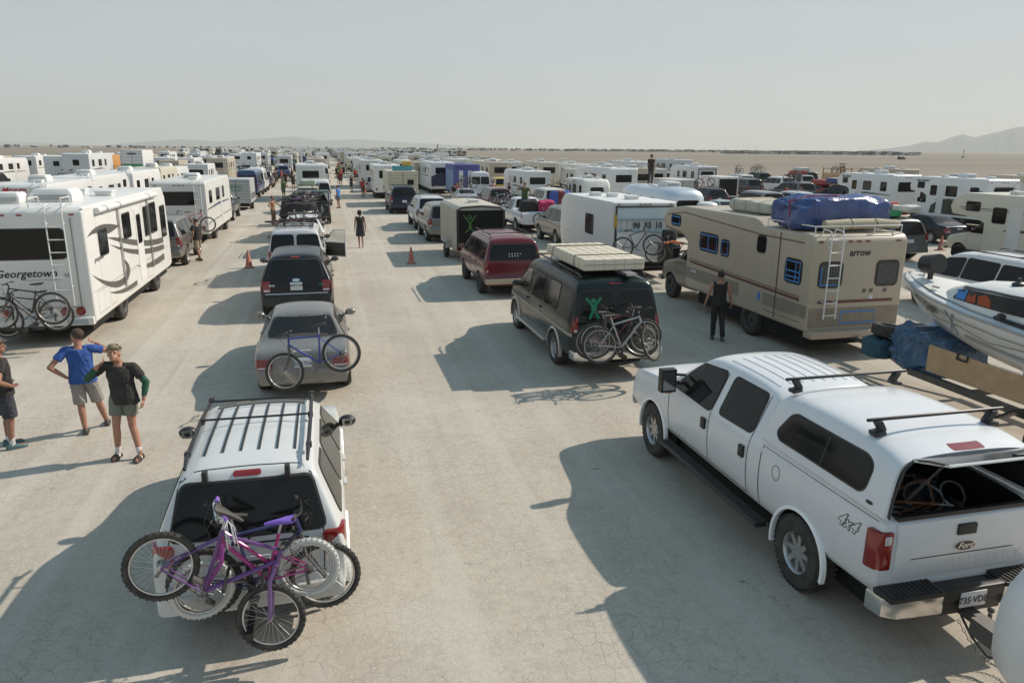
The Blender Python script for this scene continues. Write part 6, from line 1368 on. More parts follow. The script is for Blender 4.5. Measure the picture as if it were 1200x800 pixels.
    X = strip([(4.35, .92), (4.25, .72), (4.38, .50)], .04) + strip([(4.12, .90), (4.25, .72), (4.15, .48)], .04); decal('figure_mark', hb_, X, 'L', mat('pale_blue_mark', (.25, .36, .46), .6), root, .02, .08)
    decal('spray_rail', hb_, strip([(3.9, .55), (1.0, .42), (0, .42)], .05), 'L', mat('grey_rail', None), root, .025, .2, skirt=True)
    return root
boat()
def boat_trailer():
    root = thing('boat_trailer', 'black boat trailer with plywood side board hitched to the beige motorhome', 'trailer', (11.4, 6.2, 0))
    m = MB()
    for s in (-1, 1): m.b2((s * .85 - .05, -.2, .52), (s * .85 + .05, 5.0, .64)); m.tube([(s * .85, 5.0, .58), (0, 6.9, .52)], .05, 6)
    for y in (.3, 2, 3.6, 4.9): m.b2((-.85, y, .54), (.85, y + .1, .62))
    m.tube([(0, 5.6, .56), (0, 7.35, .55)], .05, 6); m.b2((-.3, 4.6, .62), (-.2, 4.7, 1.15)); build('frame', m, STEEL, root)
    for s in (-1, 1):
        for y in (1.0, 1.9): add_wheel(root, s * 1.12, y, .33, .22, 'steel', 0)
        f = MB(); f.b2((s * .97, .5, .72), (s * 1.28, 2.4, .76)); f.loft([[Vector((x, 2.4, .76)) for x in (s * .97, s * 1.28)] + [Vector((x, 2.4, .72)) for x in (s * 1.28, s * .97)], [Vector((x, 2.75, .5)) for x in (s * .97, s * 1.28)] + [Vector((x, 2.72, .48)) for x in (s * 1.28, s * .97)]]); build('mudguard', f, BLACK, root, bev=.01)
    w = MB(); w.prism([(.3, .86), (4.35, .80), (4.35, 1.28), (.3, 1.22)], 'x', -1.13, -1.10); build('plywood_board', w, WOODM, root); w = MB(); w.tube([(-1.14, 3.5, 1.3), (-1.16, 3.5, 1.2), (-1.16, 3.7, 1.2), (-1.14, 3.7, 1.3)], .02); build('clamp', w, BLACK, root)
    for s in (-1,): plate_text(root, '809420', -1.0, .1, .55)
    return root
boat_trailer()
t = thing('tarp_bundle', 'blue tarpaulin draped under the boat bow over the trailer tongue', 'tarpaulin', (11.0, 11.2, .62))
lumpy('tarpaulin', (.1, 0, 0), (1.05, 1.45, .72), TARP, t, (.006, .075, .17), .16, seed=12, sub=50)
t = thing('tarp_bundle', 'low blue and teal bag bundle on the trailer tongue beside the spare wheel', 'luggage', (10.95, 12.35, .55)); lumpy('bundle', (0, 0, 0), (.75, .6, .40), CLOTH, t, (.012, .07, .11), .16, seed=22)
sp = thing('spare_wheel', 'spare wheel with blue hub lying flat on the trailer tongue bundle', 'wheel', (10.95, 12.3, 1.08)); tm, rm, _ = wheel_meshes(.34, .22, 'five', 0); link('tyre', tm, sp, M=Matrix.Rotation(R_(-82), 4, 'Y')); link('rim', mesh('rim', MB().add(MB().lathe([(0, .03), (.12, .05), (.19, .02), (.20, .06)], 'x', 20)), mat('blue_hub', (.03, .22, .42), .5)), sp, M=Matrix.Rotation(R_(-82), 4, 'Y'))
w = MB(); w.lathe([(0, -.55), (.35, -.5), (.62, -.28), (.72, 0), (.62, .28), (.35, .5), (0, .55)], 'x', 28) if False else None
# ------------------------------------------------------------------ people near the camera
CAMO, CAMO2 = (.22, .19, .12), (.05, .045, .03)
q0 = G(12, 523); person('man in black shirt and dark shorts, hands on hips, at the left picture edge', (-5.02, 12.40, 0), R_(-60), shirt=(.012, .012, .015), shorts=(.025, .03, .045), leglen=.66, shoes=(.03, .10, .12), socks=(.6, .6, .6), hair=(.03, .02, .015), hat=('cap', (.10, .08, .06)), skin=(.28, .14, .09), vox=.007, sleeves=.55,
    J=dict(elR=(.40, -.10, 1.17), haR=(.22, .09, 1.03), hdR=(-.8, .5, -.3), elL=(-.40, -.10, 1.17), haL=(-.22, .09, 1.03), hdL=(.8, .5, -.3)))
person('man in blue t-shirt and grey cargo shorts seen from behind, hand at his ear', (-4.02, 12.80, 0), R_(12), shirt=(.015, .075, .30), shorts=(.27, .25, .23), leglen=.66, shoes=(.015, .015, .015), hair=(.05, .025, .018), skin=(.36, .18, .12), vox=.007, sleeves=.55, headturn=R_(50), h=1.76,
    J=dict(elL=(-.42, -.10, 1.19), haL=(-.22, -.02, .98), hdL=(.6, .1, -.5), elR=(.43, .08, 1.33), haR=(.24, .24, 1.44), hdR=(-.8, .3, .4), head=(.0, .03, 1.62), knR=(.17, .10, .50), anR=(.24, .26, .08), knL=(-.08, .02, .50), anL=(-.06, -.05, .08)))
bh = MB(); 
person('older man in camouflage cap, green sleeves, shorts and sandals, hand to his face', (-3.14, 11.62, 0), R_(172), shirt=(.022, .020, .020), inner=(.008, .085, .045), shorts=(.17, .18, .14), leglen=.42, shoes=(.05, .035, .03), sandals=True, socks=(.68, .68, .66), hair=(.25, .22, .19), hat=('cap', CAMO, CAMO2), skin=(.40, .20, .13), vox=.0065, sleeves=.62, h=1.77, headturn=R_(10), headtilt=R_(22),
    J=dict(head=(.03, .05, 1.61), shL=(-.19, -.02, 1.40), shR=(.19, .03, 1.44), elR=(.40, .14, 1.28), haR=(.18, .27, 1.50), hdR=(-.7, -.35, .55), elL=(-.33, -.05, 1.15), haL=(-.30, .03, .90), pel=(-.02, 0, .93), knR=(.10, .12, .52), anR=(.15, .06, .08), knL=(-.10, .05, .50), anL=(-.20, .14, .08)))
person('woman in sleeveless black top and dark knee length skirt walking away along the open lane', (1.44, 35.7, 0), R_(0), shirt=(.012, .012, .014), sleeves=0, shorts=(.02, .02, .024), skirt=True, leglen=.5, shoes=None, hair=(.012, .01, .01), long_hair=True, skin=(.36, .20, .14), female=True, h=1.74, vox=.011, J=dict(knL=(-.08, .06, .5), anL=(-.07, .0, .08), knR=(.08, .0, .5), anR=(.09, -.14, .10)))
person('woman in black tank top and trousers walking between green van and beige motorhome', (9.30, 16.2, 0), R_(-25), shirt=(.010, .010, .012), sleeves=0, shorts=(.010, .010, .012), trousers=True, shoes=(.03, .03, .03), hair=(.02, .012, .01), skin=(.40, .20, .14), female=True, h=1.74, vox=.009, J=dict(elL=(-.27, -.05, 1.16), haL=(-.34, -.02, .92), elR=(.26, .0, 1.16), haR=(.30, .08, .93), knL=(-.09, .10, .5), anL=(-.10, .02, .08), knR=(.10, .0, .5), anR=(.13, -.20, .12)))
person('man in grey cap, black t-shirt and khaki shorts beside the blue striped motorhome', (-5.28, 32.7, 0), R_(55), shirt=(.015, .015, .018), shorts=(.30, .24, .16), leglen=.66, shoes=(.07, .04, .025), hat=('cap', (.20, .19, .18)), skin=(.36, .19, .12), vox=.011, J=dict(knR=(.12, .1, .5), anR=(.16, .16, .08), knL=(-.1, -.02, .5), anL=(-.1, -.18, .10)))
person('shirtless tanned man in brown wrap trousers standing by the loaded trailer', (-3.2, 47.0, 0), R_(-120), shorts=(.16, .10, .06), trousers=True, shoes=None, skin=(.30, .15, .09), vox=.014, J=dict(elR=(.42, 0, 1.2), haR=(.24, .1, 1.02), elL=(-.4, .1, 1.25), haL=(-.6, .25, 1.15)))
person('man in olive shirt and jeans standing on the bed of the white pickup truck', (10.95, 41.4, .95), R_(150), shirt=(.06, .09, .03), shorts=(.04, .07, .14), trousers=True, hat=('cap', (.25, .2, .15)), vox=.014, h=1.8, J=dict(elR=(.42, .1, 1.36), haR=(.25, .25, 1.5), elL=(-.38, 0, 1.2), haL=(-.3, .1, 1.0)))
person('dark clothed person standing on the airship shaped silver trailer roof', (18.9, 42.0, 2.62), R_(-60), shirt=(.02, .02, .02), shorts=(.03, .03, .04), trousers=True, vox=.014, h=1.7)
person('man in bright blue shirt leaning at the vehicles in the left lane', (.85, 60, 0), R_(60), shirt=(.03, .22, .6), shorts=(.1, .1, .1), vox=.014)
FAR = []
for lab, sh, bt, hr in (('red', (.35, .03, .03), (.05, .05, .06), (.03, .02, .01)), ('black', (.015, .015, .015), (.02, .02, .02), (.02, .015, .01)), ('white', (.6, .6, .58), (.06, .08, .14), (.1, .06, .03)), ('green', (.08, .2, .05), (.2, .17, .12), (.03, .02, .01))): FAR.append((lab, sh, bt, hr))
PSPOT = [(-3.6, 88, 1, 20, 'black'), (-3.0, 90, 3, 200, 'green'), (-2.3, 91, 1, 100, 'black'), (1.6, 100, 1, 170, 'dark'), (4.0, 108, 0, 10, 'red'), (4.9, 110, 1, 150, 'black'), (2.2, 112, 0, 60, 'red'), (-7.5, 92, 2, 45, 'white'), (-6.2, 99, 1, 5, 'black'), (-5.6, 103, 0, 80, 'red'), (10.4, 62.5, 1, 20, 'black'), (10.9, 64, 0, 190, 'red'), (-5.2, 118, 2, 33, 'white'), (2.8, 125, 1, 0, 'black'), (3.4, 128, 3, 90, 'green'), (2.6, 140, 1, 45, 'black'), (-3.4, 131, 1, 10, 'black'), (-3.2, 135, 0, 75, 'red'), (-4.3, 150, 1, 160, 'black'), (3.6, 152, 2, 120, 'white'), (2.9, 165, 0, 30, 'red'), (-3.6, 170, 1, 0, 'black'), (-31.5, 76, 0, 0, 'red'), (-29.4, 75, 3, 120, 'green'), (20.6, 58, 1, 15, 'black'), (26.5, 66, 2, 40, 'white'), (32.4, 59, 0, 90, 'red'), (14.6, 83, 1, 0, 'black'), (21.5, 84, 3, 30, 'green'), (39, 62, 1, 70, 'black')]
PF = {}
ORD = ['first', 'second', 'third', 'fourth', 'fifth', 'sixth', 'seventh', 'eighth', 'ninth', 'tenth', 'eleventh', 'twelfth', 'thirteenth', 'fourteenth', 'fifteenth', 'sixteenth', 'seventeenth', 'eighteenth', 'nineteenth', 'twentieth']
def ordn(i): return ORD[i - 1] if i <= 20 else (['twenty', 'thirty', 'forty', 'fifty'][i // 10 - 2] + ('-' + ORD[i % 10 - 1] if i % 10 else 'th'))
pcount = {}
q = random.Random(77)
for i in range(75):
    X = q.choice([-3.9, -3.9, 2.6, 2.6, 2.2, 8.6, 14.5, 20.8, 26.6, 32.6, 38.4, -9.8, -16, -22]); y = q.uniform(64, 170) if X in (-3.9, 2.6, 2.2) else q.uniform(52, 120); PSPOT.append((X + q.uniform(-.9, .9), y, q.choice([0, 1, 1, 1, 2, 3]), q.uniform(0, 360), 'x'))
PSPOT.sort(key=lambda p: p[1])
for x, y, k, rz, lb in PSPOT:
    lab, sh, bt, hr = FAR[k]; pcount[k] = pcount.get(k, 0) + 1
    where = 'left of the open lane' if x < -2 else ('in the open lane' if x < 5 else 'among the vehicle rows on the right')
    label = 'distant person in %s top, %s nearest so dressed, %s' % (lab, ordn(pcount[k]), where)
    if k not in PF: PF[k] = person(label, (x, y, 0), R_(rz), shirt=sh, shorts=bt, hair=hr, vox=.025, group='distant people among the vehicles', leglen=.6)
    else: r = copy_tree(PF[k]); r.location = (x, y, 0); r.rotation_euler = (0, 0, R_(rz)); tag(r, label, 'person', 'distant people among the vehicles')

# ------------------------------------------------------------------ traffic cones
def cone(label, p):
    root = thing('traffic_cone', label, 'traffic cone', (p[0], p[1], 0), 0, 'orange cones along the lanes')
    m = MB(); m.lathe([(.145, .03), (.14, .035), (.03, .69), (.022, .70), (0, .70)], 'z', 24); build('cone', m, mat('faded_orange', (.42, .10, .06), .7, dust=.25), root, smooth=50)
    m = MB(); m.b2((-.19, -.19, 0), (.19, .19, .035)); build('base', m, mat('cone_base', (.28, .10, .07), .8, dust=.35), root, bev=.01)
cone('dusty orange traffic cone on the ground left of the white twin door van', G(292, 314)); cone('dusty orange traffic cone in the shadow of the tan cargo trailer', G(482, 309)); cone('orange traffic cone standing beside the right class C motorhome cab', (28.6, 29.6)); cone('small far orange traffic cone at the kerb of the cream camper', G(428, 227))

# ------------------------------------------------------------------ named vehicles of the middle distance
OCC = [(-.87, 6, 11), (-.6, 13, 18.4), (-.94, 20, 25.6), (-1.1, 26, 31.4), (5.6, 4, 11.4), (5.6, 13, 19.3), (5.6, 22, 27.5), (6.1, 29, 36), (-6.8, 18, 29), (11.5, 5, 32)]
AUTO = []
def occ(x, y0, y1): OCC.append((x, y0 - .8, y1 + 1.0))
def put(kind, label, col, x, y, rz=0, lod=1, metal=False, rack=False, cat=None, group=None, plate=True):
    L = KINDS[kind]['L']; r = car(kind, label, cat or {'suv': 'car', 'crossover': 'car', 'jeep': 'car', 'sedan': 'car', 'van': 'van', 'astro': 'van', 'sprinter': 'van', 'minivan': 'van', 'pickup': 'pickup truck'}[kind], col, (x, y + L / 2, 0), rz, lod, metal, group, rack, plate=plate); occ(x, y, y + L); return r
put('crossover', 'white hatchback with black roof slats, just ahead of the twin door van', (.62, .62, .62), -1.1, 32.9, rack=True)
put('pickup', 'black pickup truck heaped with purple and white bicycles', (.015, .015, .016), -1.35, 38.4)
t = thing('bicycle_pile', 'tall heap of dark bags and boxes on the black pickup bed', 'luggage', (-1.4, 39.9, .9)); lumpy('load', (0, 0, 0), (1.7, 2.2, 1.0), CLOTH, t, (.02, .02, .022), .10, seed=31)
for i, (c, dx, a) in enumerate((((.30, .10, .40), -.3, 10), ((.6, .6, .62), .1, -20), ((.25, .08, .3), .35, 35), ((.05, .05, .06), 0, 60))):
    qbike(['purple bicycle lying lowest on the black pickup load', 'silver white bicycle in the middle of the black pickup load', 'violet bicycle upper layer of the black pickup load', 'black bicycle topmost on the black pickup load'][i], c, Matrix.Translation((-1.4 + dx, 39.9 + dx, 1.95 + i * .1)) @ Matrix.Rotation(R_(a), 4, 'Z') @ Matrix.Rotation(R_(75), 4, 'X') @ Matrix.Translation((0, 0, -.33)), group='bicycles piled on the black pickup', R=.33)
put('pickup', 'dark green pickup truck with an open canopy and ladder ahead of the bicycle heap', (.02, .03, .03), -.8, 46.4)
t = thing('truck_canopy', 'dark square canopy with open back on the green pickup', 'canopy', (-.8, 46.5, 1.2)); m = MB()
for s in (-1, 1): m.b2((s * .88 - .03, 0, 0), (s * .88 + .03, 1.9, .75))
build('side', m, BLACK, t); m = MB(); m.b2((-.92, -.1, .75), (.92, 2.0, .82)); build('roof', m, mat('dark_green_lid', (.03, .05, .045), .4), t, bev=.02); m = MB(); m.tube([(.1, -.5, -.4), (.2, .6, .5)], .03); m.tube([(.45, -.5, -.4), (.5, .6, .5)], .03); build('ladder', m, ALU, t)
put('suv', 'beige off road car with a loaded roof and green blind behind the front glass', (.50, .46, .36), -1.3, 54.6, rack=True)
t = thing('roof_load', 'pale duffel load on the beige off road car roof', 'luggage', (-1.3, 57.0, 1.9)); lumpy('duffel', (0, 0, 0), (1.1, 1.5, .4), CLOTH, t, (.35, .42, .33), .08, seed=7)
put('van', 'white van with a pale rear, further up the left lane', (.62, .63, .62), -.6, 61.5)
put('suv', 'grey estate car parked directly ahead of the swooshed motorhome', (.17, .16, .15), -6.5, 30.6, metal=True)
put('pickup', 'dark pickup truck towing position ahead of the blue striped motorhome', (.05, .05, .06), -6.8, 49.4)
put('pickup', 'black pickup truck ahead of the green lettered cargo trailer', (.03, .03, .04), -7.3, 66.2)
put('crossover', 'black compact car beyond the green lettered cargo trailer', (.012, .012, .015), -8.6, 110, group='distant vehicles')
put('suv', 'grey estate car ahead of the tan cargo trailer, seen past its left wall', (.16, .17, .17), 5.75, 36.6, metal=True)
put('suv', 'white estate car with roof rails, second ahead of the tan cargo trailer', (.58, .60, .62), 5.85, 42.6, rack=True)
nv = put('suv', 'navy estate car with roof rails in front of the cream camper', (.012, .018, .035), 5.35, 53.6, rack=True); nv.scale = (1.06, 1.0, 1.02)
put('suv', 'silver beige estate car ahead of the boxy white trailer', (.30, .285, .25), 11.65, 33.4, metal=True, rack=True)
put('pickup', 'white pickup truck with black and pink bags and a man standing on it', (.66, .67, .68), 11.3, 39.9)
for i, (x, y, c, l) in enumerate(((10.95, 40.6, (.015, .015, .02), 'black duffel bag on the white pickup bed'), (11.9, 40.5, (.45, .02, .10), 'pink red bag on the white pickup bed corner'))): t = thing('bag', l, 'bag', (x, y, 1.15)); lumpy('bag', (0, 0, 0), (.95, .8, .62), CLOTH, t, c, .09, seed=40 + i)
qbike('dark bicycle hung on the white pickup tailgate', (.03, .03, .03), Matrix.Translation((11.7, 39.5, .5)), group='bicycles on the white pickup', R=.33)
qbike('black bicycle turned sideways at the right of the white pickup tailgate', (.02, .02, .03), Matrix.Translation((12.4, 39.25, .45)) @ Matrix.Rotation(.35, 4, 'Z'), group='bicycles on the white pickup', R=.33)
put('suv', 'white estate car with a blue bag and bicycles on its rear', (.60, .58, .52), 15.6, 50.0)
for i, (x, c, l) in enumerate(((15.2, (.04, .08, .35), 'blue bag strapped behind the white estate car'), (16.1, (.03, .10, .45), 'bright blue tarpaulin sack right of the other blue bag'), (15.7, (.15, .02, .02), 'dark red sack between the two blue bags'))): t = thing('bag', l, 'bag', (x, 49.6, .8)); lumpy('bag', (0, 0, 0), (.55, .5, .95), CLOTH, t, c, .1, seed=60 + i)
put('minivan', 'plum coloured minivan with white bicycles across its back', (.10, .035, .05), 12.3, 53.0)
for i, (x, a) in enumerate(((12.0, 0), (12.7, .2))): qbike(['pale blue white bicycle on the plum minivan tail', 'white bicycle beside it on the plum minivan tail, further right'][i], (.6, .65, .68), Matrix.Translation((x, 52.5 - i * .2, .6)) @ Matrix.Rotation(a, 4, 'Z'), group='bicycles on the plum minivan', R=.33)
put('sprinter', 'white high roof van facing away beside the yellow and cream car', (.68, .69, .70), 14.0, 69.0)
put('minivan', 'yellow and cream painted car beside the high roof van', (.62, .45, .10), 17.0, 72.5)
put('minivan', 'white minivan with dark windows beside the boat', (.66, .67, .67), 18.55, 14.9, lod=0, rack=True)
put('minivan', 'dusty grey minivan with a colourful roof load behind the beige motorhome', (.13, .135, .14), 24.2, 26.6, metal=True)
t = thing('roof_load', 'colourful heap of red, green and white bags on the grey minivan roof', 'luggage', (24.2, 28.2, 1.80))
for i in range(12): lumpy('bag', (rnd.uniform(-.6, .6), rnd.uniform(-.7, .9), rnd.uniform(0, .35)), (rnd.uniform(.4, .7), rnd.uniform(.4, .7), .32), CLOTH, t, rnd.choice([(.45, .03, .04), (.05, .3, .12), (.6, .58, .52), (.5, .16, .05), (.12, .1, .08)]), .1, seed=70 + i, sub=10)
put('sedan', 'black sedan between the grey minivan and the muralled motorhome', (.012, .013, .018), 31.0, 31.0, rz=R_(0))
put('sedan', 'pale teal sedan in front of the beige motorhome cab', (.30, .38, .37), 25.4, 42.8)
put('crossover', 'dark violet crossover car with a painted door, right of the silver trailer', (.03, .022, .035), 29.8, 53.0, rack=True)
qbike('pink and white bicycle standing on the violet crossover roof', (.5, .2, .25), Matrix.Translation((29.5, 55.2, 1.72)), group='bicycles on roofs', R=.33)
put('sedan', 'white sedan parked between the silver trailer and violet crossover', (.64, .62, .56), 26.2, 52.0)
put('crossover', 'white estate wagon half hidden behind the quilted roof bag', (.55, .58, .62), 33.8, 47.4, rack=True)
put('suv', 'grey estate car piled with bicycles in front of the open desert', (.10, .10, .11), 41.2, 58.0)
for i in range(4): qbike(['red bicycle leftmost', 'black bicycle second from left', 'grey bicycle third from left', 'brown bicycle rightmost'][i] + ' on the grey estate car roof', [(.4, .04, .03), (.02, .02, .02), (.25, .25, .26), (.2, .1, .05)][i], Matrix.Translation((40.7 + i * .35, 60.2, 1.86)) @ Matrix.Rotation(.3 * i, 4, 'Z'), group='bicycles on roofs', R=.33)
put('suv', 'white estate car facing the open desert behind the grey bicycle laden car', (.64, .64, .62), 47.4, 70.0)

# flatbed with wooden cage and boat-topped car
def flatbed():
    root = put('pickup', 'white pickup truck carrying a wooden stage with bicycles on top', (.66, .65, .62), 52.0, 67.0); 
    t = thing('wooden_stage', 'tan wooden crate stage with posts on the white pickup', 'crate', (52.0, 67.2, 1.2)); m = MB(); m.b2((-1.1, -.6, .0), (1.1, 2.4, 1.1)); b = build('box', m, WOODM, t, bev=.02); m = MB()
    for x in (-1.1, 0, 1.1):
        for y in (-.6, 2.4): m.b2((x - .05, y - .05, 0), (x + .05, y + .05, 1.75))
    for z in (1.15, 1.6): m.tube([(-1.1, -.6, z), (1.1, -.6, z), (1.1, 2.4, z), (-1.1, 2.4, z)], .03, 5, True)
    build('railing', m, WOODM, t); m = MB()
    for x in (-.5, .45): m.b2((x - .25, -.63, .4), (x + .25, -.6, .9))
    build('dark_opening', m, DARK, t)  # black slabs paint the shade inside the crate holes; the box is solid
    for i in range(3): qbike(['tan bicycle at the left', 'black bicycle in the middle', 'orange bicycle at the right'][i] + ' of the wooden stage top', [(.35, .25, .12), (.02, .02, .02), (.4, .15, .03)][i], Matrix.Translation((51.4 + i * .55, 68 + i * .2, 2.35)) @ Matrix.Rotation(.5 * i, 4, 'Z'), group='bicycles on the wooden stage', R=.33)
flatbed()
put('crossover', 'dark car carrying a small blue boat on its roof', (.03, .03, .035), 44.6, 56.0)
t = thing('small_boat', 'small blue and white boat upside up on the dark car roof', 'boat', (44.6, 56.8, 1.72)); m = MB(); m.loft([[Vector((x * w_, y, z_)) for x, z_ in ((-1, .5), (-.9, .12), (0, 0), (.9, .12), (1, .5))] for w_, y in ((.65, 0), (.75, 1.2), (.7, 2.4), (.3, 3.3), (.05, 3.6))]); build('hull', m, PLAIN, t, (.03, .07, .25)); m = MB(); m.b2((-.7, 0, .46), (.7, 2.5, .53)); build('deck', m, PLAIN, t, (.6, .6, .58))

# ------------------------------------------------------------------ recreational vehicles, generic kinds
RVP = {}
def rv_generic(form, lod):
    spec = dict(A=(9.0, 2.45, 3.2, .5), C=(7.6, 2.4, 3.05, .55), T=(6.6, 2.35, 2.85, .6), W=(6.4, 2.4, 2.75, .55), F=(8.8, 2.45, 3.45, .7), B=(6.0, 2.4, 3.3, .9), U=(3.6, 1.9, 2.1, .5))[form]
    L, W, H, z0 = spec; fo = 'B' if form == 'U' else form; root = thing('motorhome' if form in 'AC' else ('box_truck' if form == 'B' else ('cargo_trailer' if form == 'U' else 'travel_trailer')), 'x', 'x')
    b, bv = rv_body(root, fo, L if form != 'C' else L, W, H, z0, (.7, .7, .68), .05 if form != 'W' else .25, mt=SHELL)
    wy = dict(A=(2.4, 6.6), C=(2.0,), T=(2.6, 3.4), W=(2.7, 3.5), F=(3.0, 3.9), B=(1.4,), U=(1.7,))[form]; rv_under(root, L if form != 'F' else 6.4, W, z0, wy, .37, 2 if lod else 1)
    rub = lod == 0
    if form in 'CB':
        if lod == 0: cab(root, L - 2.35, 2.0, (.7, .7, .68), PAINT, .42, 1, L=2.6, zh=1.30)
        else:
            k = dict(L=2.6, W=2.0, H=2.05, zb=1.3, zbn=1.3, zl=.42, wt=.82, taper=.12, round=.5, wheels=(.45,), wr=.36, top=[(-1.3, 2.0), (-.6, 2.05), (-.45, 1.98), (.1, 1.36), (.25, 1.3), (.95, 1.16), (1.28, .9), (1.3, .6)])
            c = make_body(k, 2, PAINT, name='cab'); c.parent = root; c.location = (0, L - 2.35 + 1.3, 0); cbv = bvh_of(c)
            for sd in 'LR': decal('window', cbv, rpoly([(-1.05, 1.34), (.05, 1.34), (-.4, 1.9), (-1.05, 1.92)], .06), sd, GLASS, c, .01, .3)
            decal('windscreen', cbv, rpoly([(-.82, 1.4), (.82, 1.4), (.72, 1.9), (-.72, 1.9)], .06), 'F', GLASS, c, .01, .3)
            for s in (-1, 1): add_wheel(root, s * .86, L - 2.35 + 2.05, .37, .25, 'steel', 2)
    if form == 'A': window(root, bv, rr(-1.0, 1.45, 1.0, 2.55, .1), 'F', 'windscreen', rubber=False)
    if form not in 'BU':
        zt = H - .55; zb = zt - .62
        if form == 'W': window(root, bv, rr(-.55, 1.55, .55, 2.05, .12), 'B', 'rear_window', frame=.04, rubber=rub)
        elif form != 'F': window(root, bv, rr(-.7, zb, .7, zt, .08), 'B', 'rear_window', frame=.04, rubber=rub)
        else: window(root, bv, rr(-.3, zb + .1, .3, zt, .08), 'B', 'rear_window', frame=.04, rubber=rub)
        for sd in 'LR':
            for a, c in ((.10, .2), (.36, .5), (.62, .70)): window(root, bv, rr(L * a, zb, L * c, zt, .07), sd, frame=.03, rubber=rub)
            if form == 'C': window(root, bv, rr(L - 1.6, H - .75, L - .9, H - .38, .06), sd, frame=.03, rubber=rub)
            y = .52 * L; decal('entry_door', bv, rr(y, z0 + .1, y + .62, zt + .1, .05), sd, SHELL, root, .012, 0, skirt=True, color=(.62, .62, .60))
            s = decal('stripe', bv, strip([(.1, zb - .28), (L * .45, zb - .22), (L * (.62 if form in 'CF' else .9), zb - .30)], [.05, .14, .05]), sd, PLAIN, root, .006, .8, color=(.1, .1, .12)); s['fix'] = 1
        ac_unit(root, 0, L * .45, H, 1, .75, .9, .28); roof_vent(root, .4, L * .22, H, .38); roof_vent(root, -.3, L * .68, H, .38)
        if form in 'AC' : ladder(root, .72, 1.02, -.12, 1.0, H, 6)
        for s in (-1, 1): m = MB(); m.b2((s * 1.0 - .07, -.02, z0 + .22), (s * 1.0 + .07, .01, z0 + .42)); build('taillight', m, REDLENS, root)
        marker_lights(root, (-1.0, -.15, 0.05, .25, 1.0), 0, H - .2) if lod == 0 else None
    else:
        m = MB(); m.tube([(-W / 2 + .06, -.02, z0), (-W / 2 + .06, -.02, H - .06), (W / 2 - .06, -.02, H - .06), (W / 2 - .06, -.02, z0)], .035, 5, True); build('door_frame', m, ALU, root)
        m = MB()
        for i in range(7): m.b2((-W / 2 + .1, -.012, z0 + .2 + i * (H - z0) / 8), (W / 2 - .1, -.002, z0 + .22 + i * (H - z0) / 8))
        m.b2((-.02, -.02, z0), (.02, -.003, H - .1)); build('roller_door', m, STEEL, root)
        decal('stripe', bv, rr(.2, z0 + .25, L - .3, z0 + .65, .02), 'L', PLAIN, root, .006, 0, color=(.1, .1, .1))['fix'] = 1; decal('stripe', bv, rr(.2, z0 + .25, L - .3, z0 + .65, .02), 'R', PLAIN, root, .006, 0, color=(.1, .1, .1))['fix'] = 1
    RVP[(form, lod)] = (root, bv, L, H, W)
def rv(form, label, x, y, col=(.70, .70, .68), scol=(.1, .1, .12), rz=0, lod=1, sc=(1, 1, 1), group=None, auto=False):
    key = (form, lod)
    if key not in RVP: rv_generic(form, lod); r = RVP[key][0]
    else: r = copy_tree(RVP[key][0])
    r.location = (x, y, 0); r.rotation_euler = (0, 0, rz); r.scale = sc
    if 'group' in r.keys() and not group: del r['group']
    tag(r, label, {'A': 'motorhome', 'C': 'motorhome', 'B': 'truck', 'U': 'trailer'}.get(form, 'trailer'), group)
    for c in kids(r):
        n = c.name.split('.')[0]
        if n in ('body', 'cab'): c.color = (*col, 1)
        if n == 'stripe': c.color = (*scol, 1)
    if not auto: occ(x, y, y + RVP[key][2] * sc[1])
    return r
def rtext(r, form, lod, items):
    bv = RVP[(form, lod)][1]
    for txt, size, side, u, v, ink, sh in items: decal('lettering', bv, text2d(txt, size, sh, .004, u, v, side == 'L'), side, ink, r, .012, 0)
r2 = rv('A', 'white motorhome with dark blue stripes and an orange bicycle rack behind, second in its row', -6.85, 38.4, (.66, .66, .62), (.03, .05, .12), lod=0, sc=(1, 1.05, .93))
stripe(r2, RVP[('A', 0)][1], 2.45, [(.1, 1.05), (8.8, 1.05)], .05, 'R', NAVY)
m = MB(); m.b2((-.2, -.9, .95), (1.0, -.84, 1.02)); m.b2((.3, -.9, .5), (.4, 0, .6)); build('orange_rack', m, mat('orange_paint', (.55, .08, .03), .5), r2)
for i, (dx, c, l) in enumerate(((-.5, (.05, .05, .05), 'black bicycle with a white helmet on the striped motorhome rack'), (.5, (.5, .08, .04), 'small red bicycle at the right of the striped motorhome rack'))): qbike(l, c, Matrix.Translation((-6.65 + dx, 37.45, .7)) @ Matrix.Rotation(.1 * i, 4, 'Z') @ Matrix.Rotation(.0, 4, 'Y'), group='bicycles on the striped motorhome rack', R=.33)
r = rv('U', 'grey cargo trailer with green hand lettering on its back, left row', -6.5, 58.6, (.42, .44, .45), lod=0, sc=(1.1, 1, 1.08))
for i, (t_, s_) in enumerate((('BLACK', .25), ('BURNING', .25), ('MAN WAY', .22))):
    tb = text2d(t_, s_)
    for v in tb.verts: v.co = Vector((-.1 + v.co.x, -.05, 1.82 - i * .24 + v.co.y))
    if i == 0: tb.free(); continue
    me = bpy.data.meshes.new('lettering'); tb.to_mesh(me); tb.free(); me.materials.append(GREENINK); link('lettering', me, r)
e1 = rv('C', 'white rental motorhome with red lettering, nearer of the two matching ones', -12.2, 34.2, (.70, .70, .69), (.4, .03, .03), lod=0, sc=(1, .88, 1)); rtext(e1, 'C', 0, [('EL Monte', .34, 'B', -.25, 2.82, REDINK, .2), ('EL Monte', .5, 'R', 5.9, 2.2, REDINK, .2)])
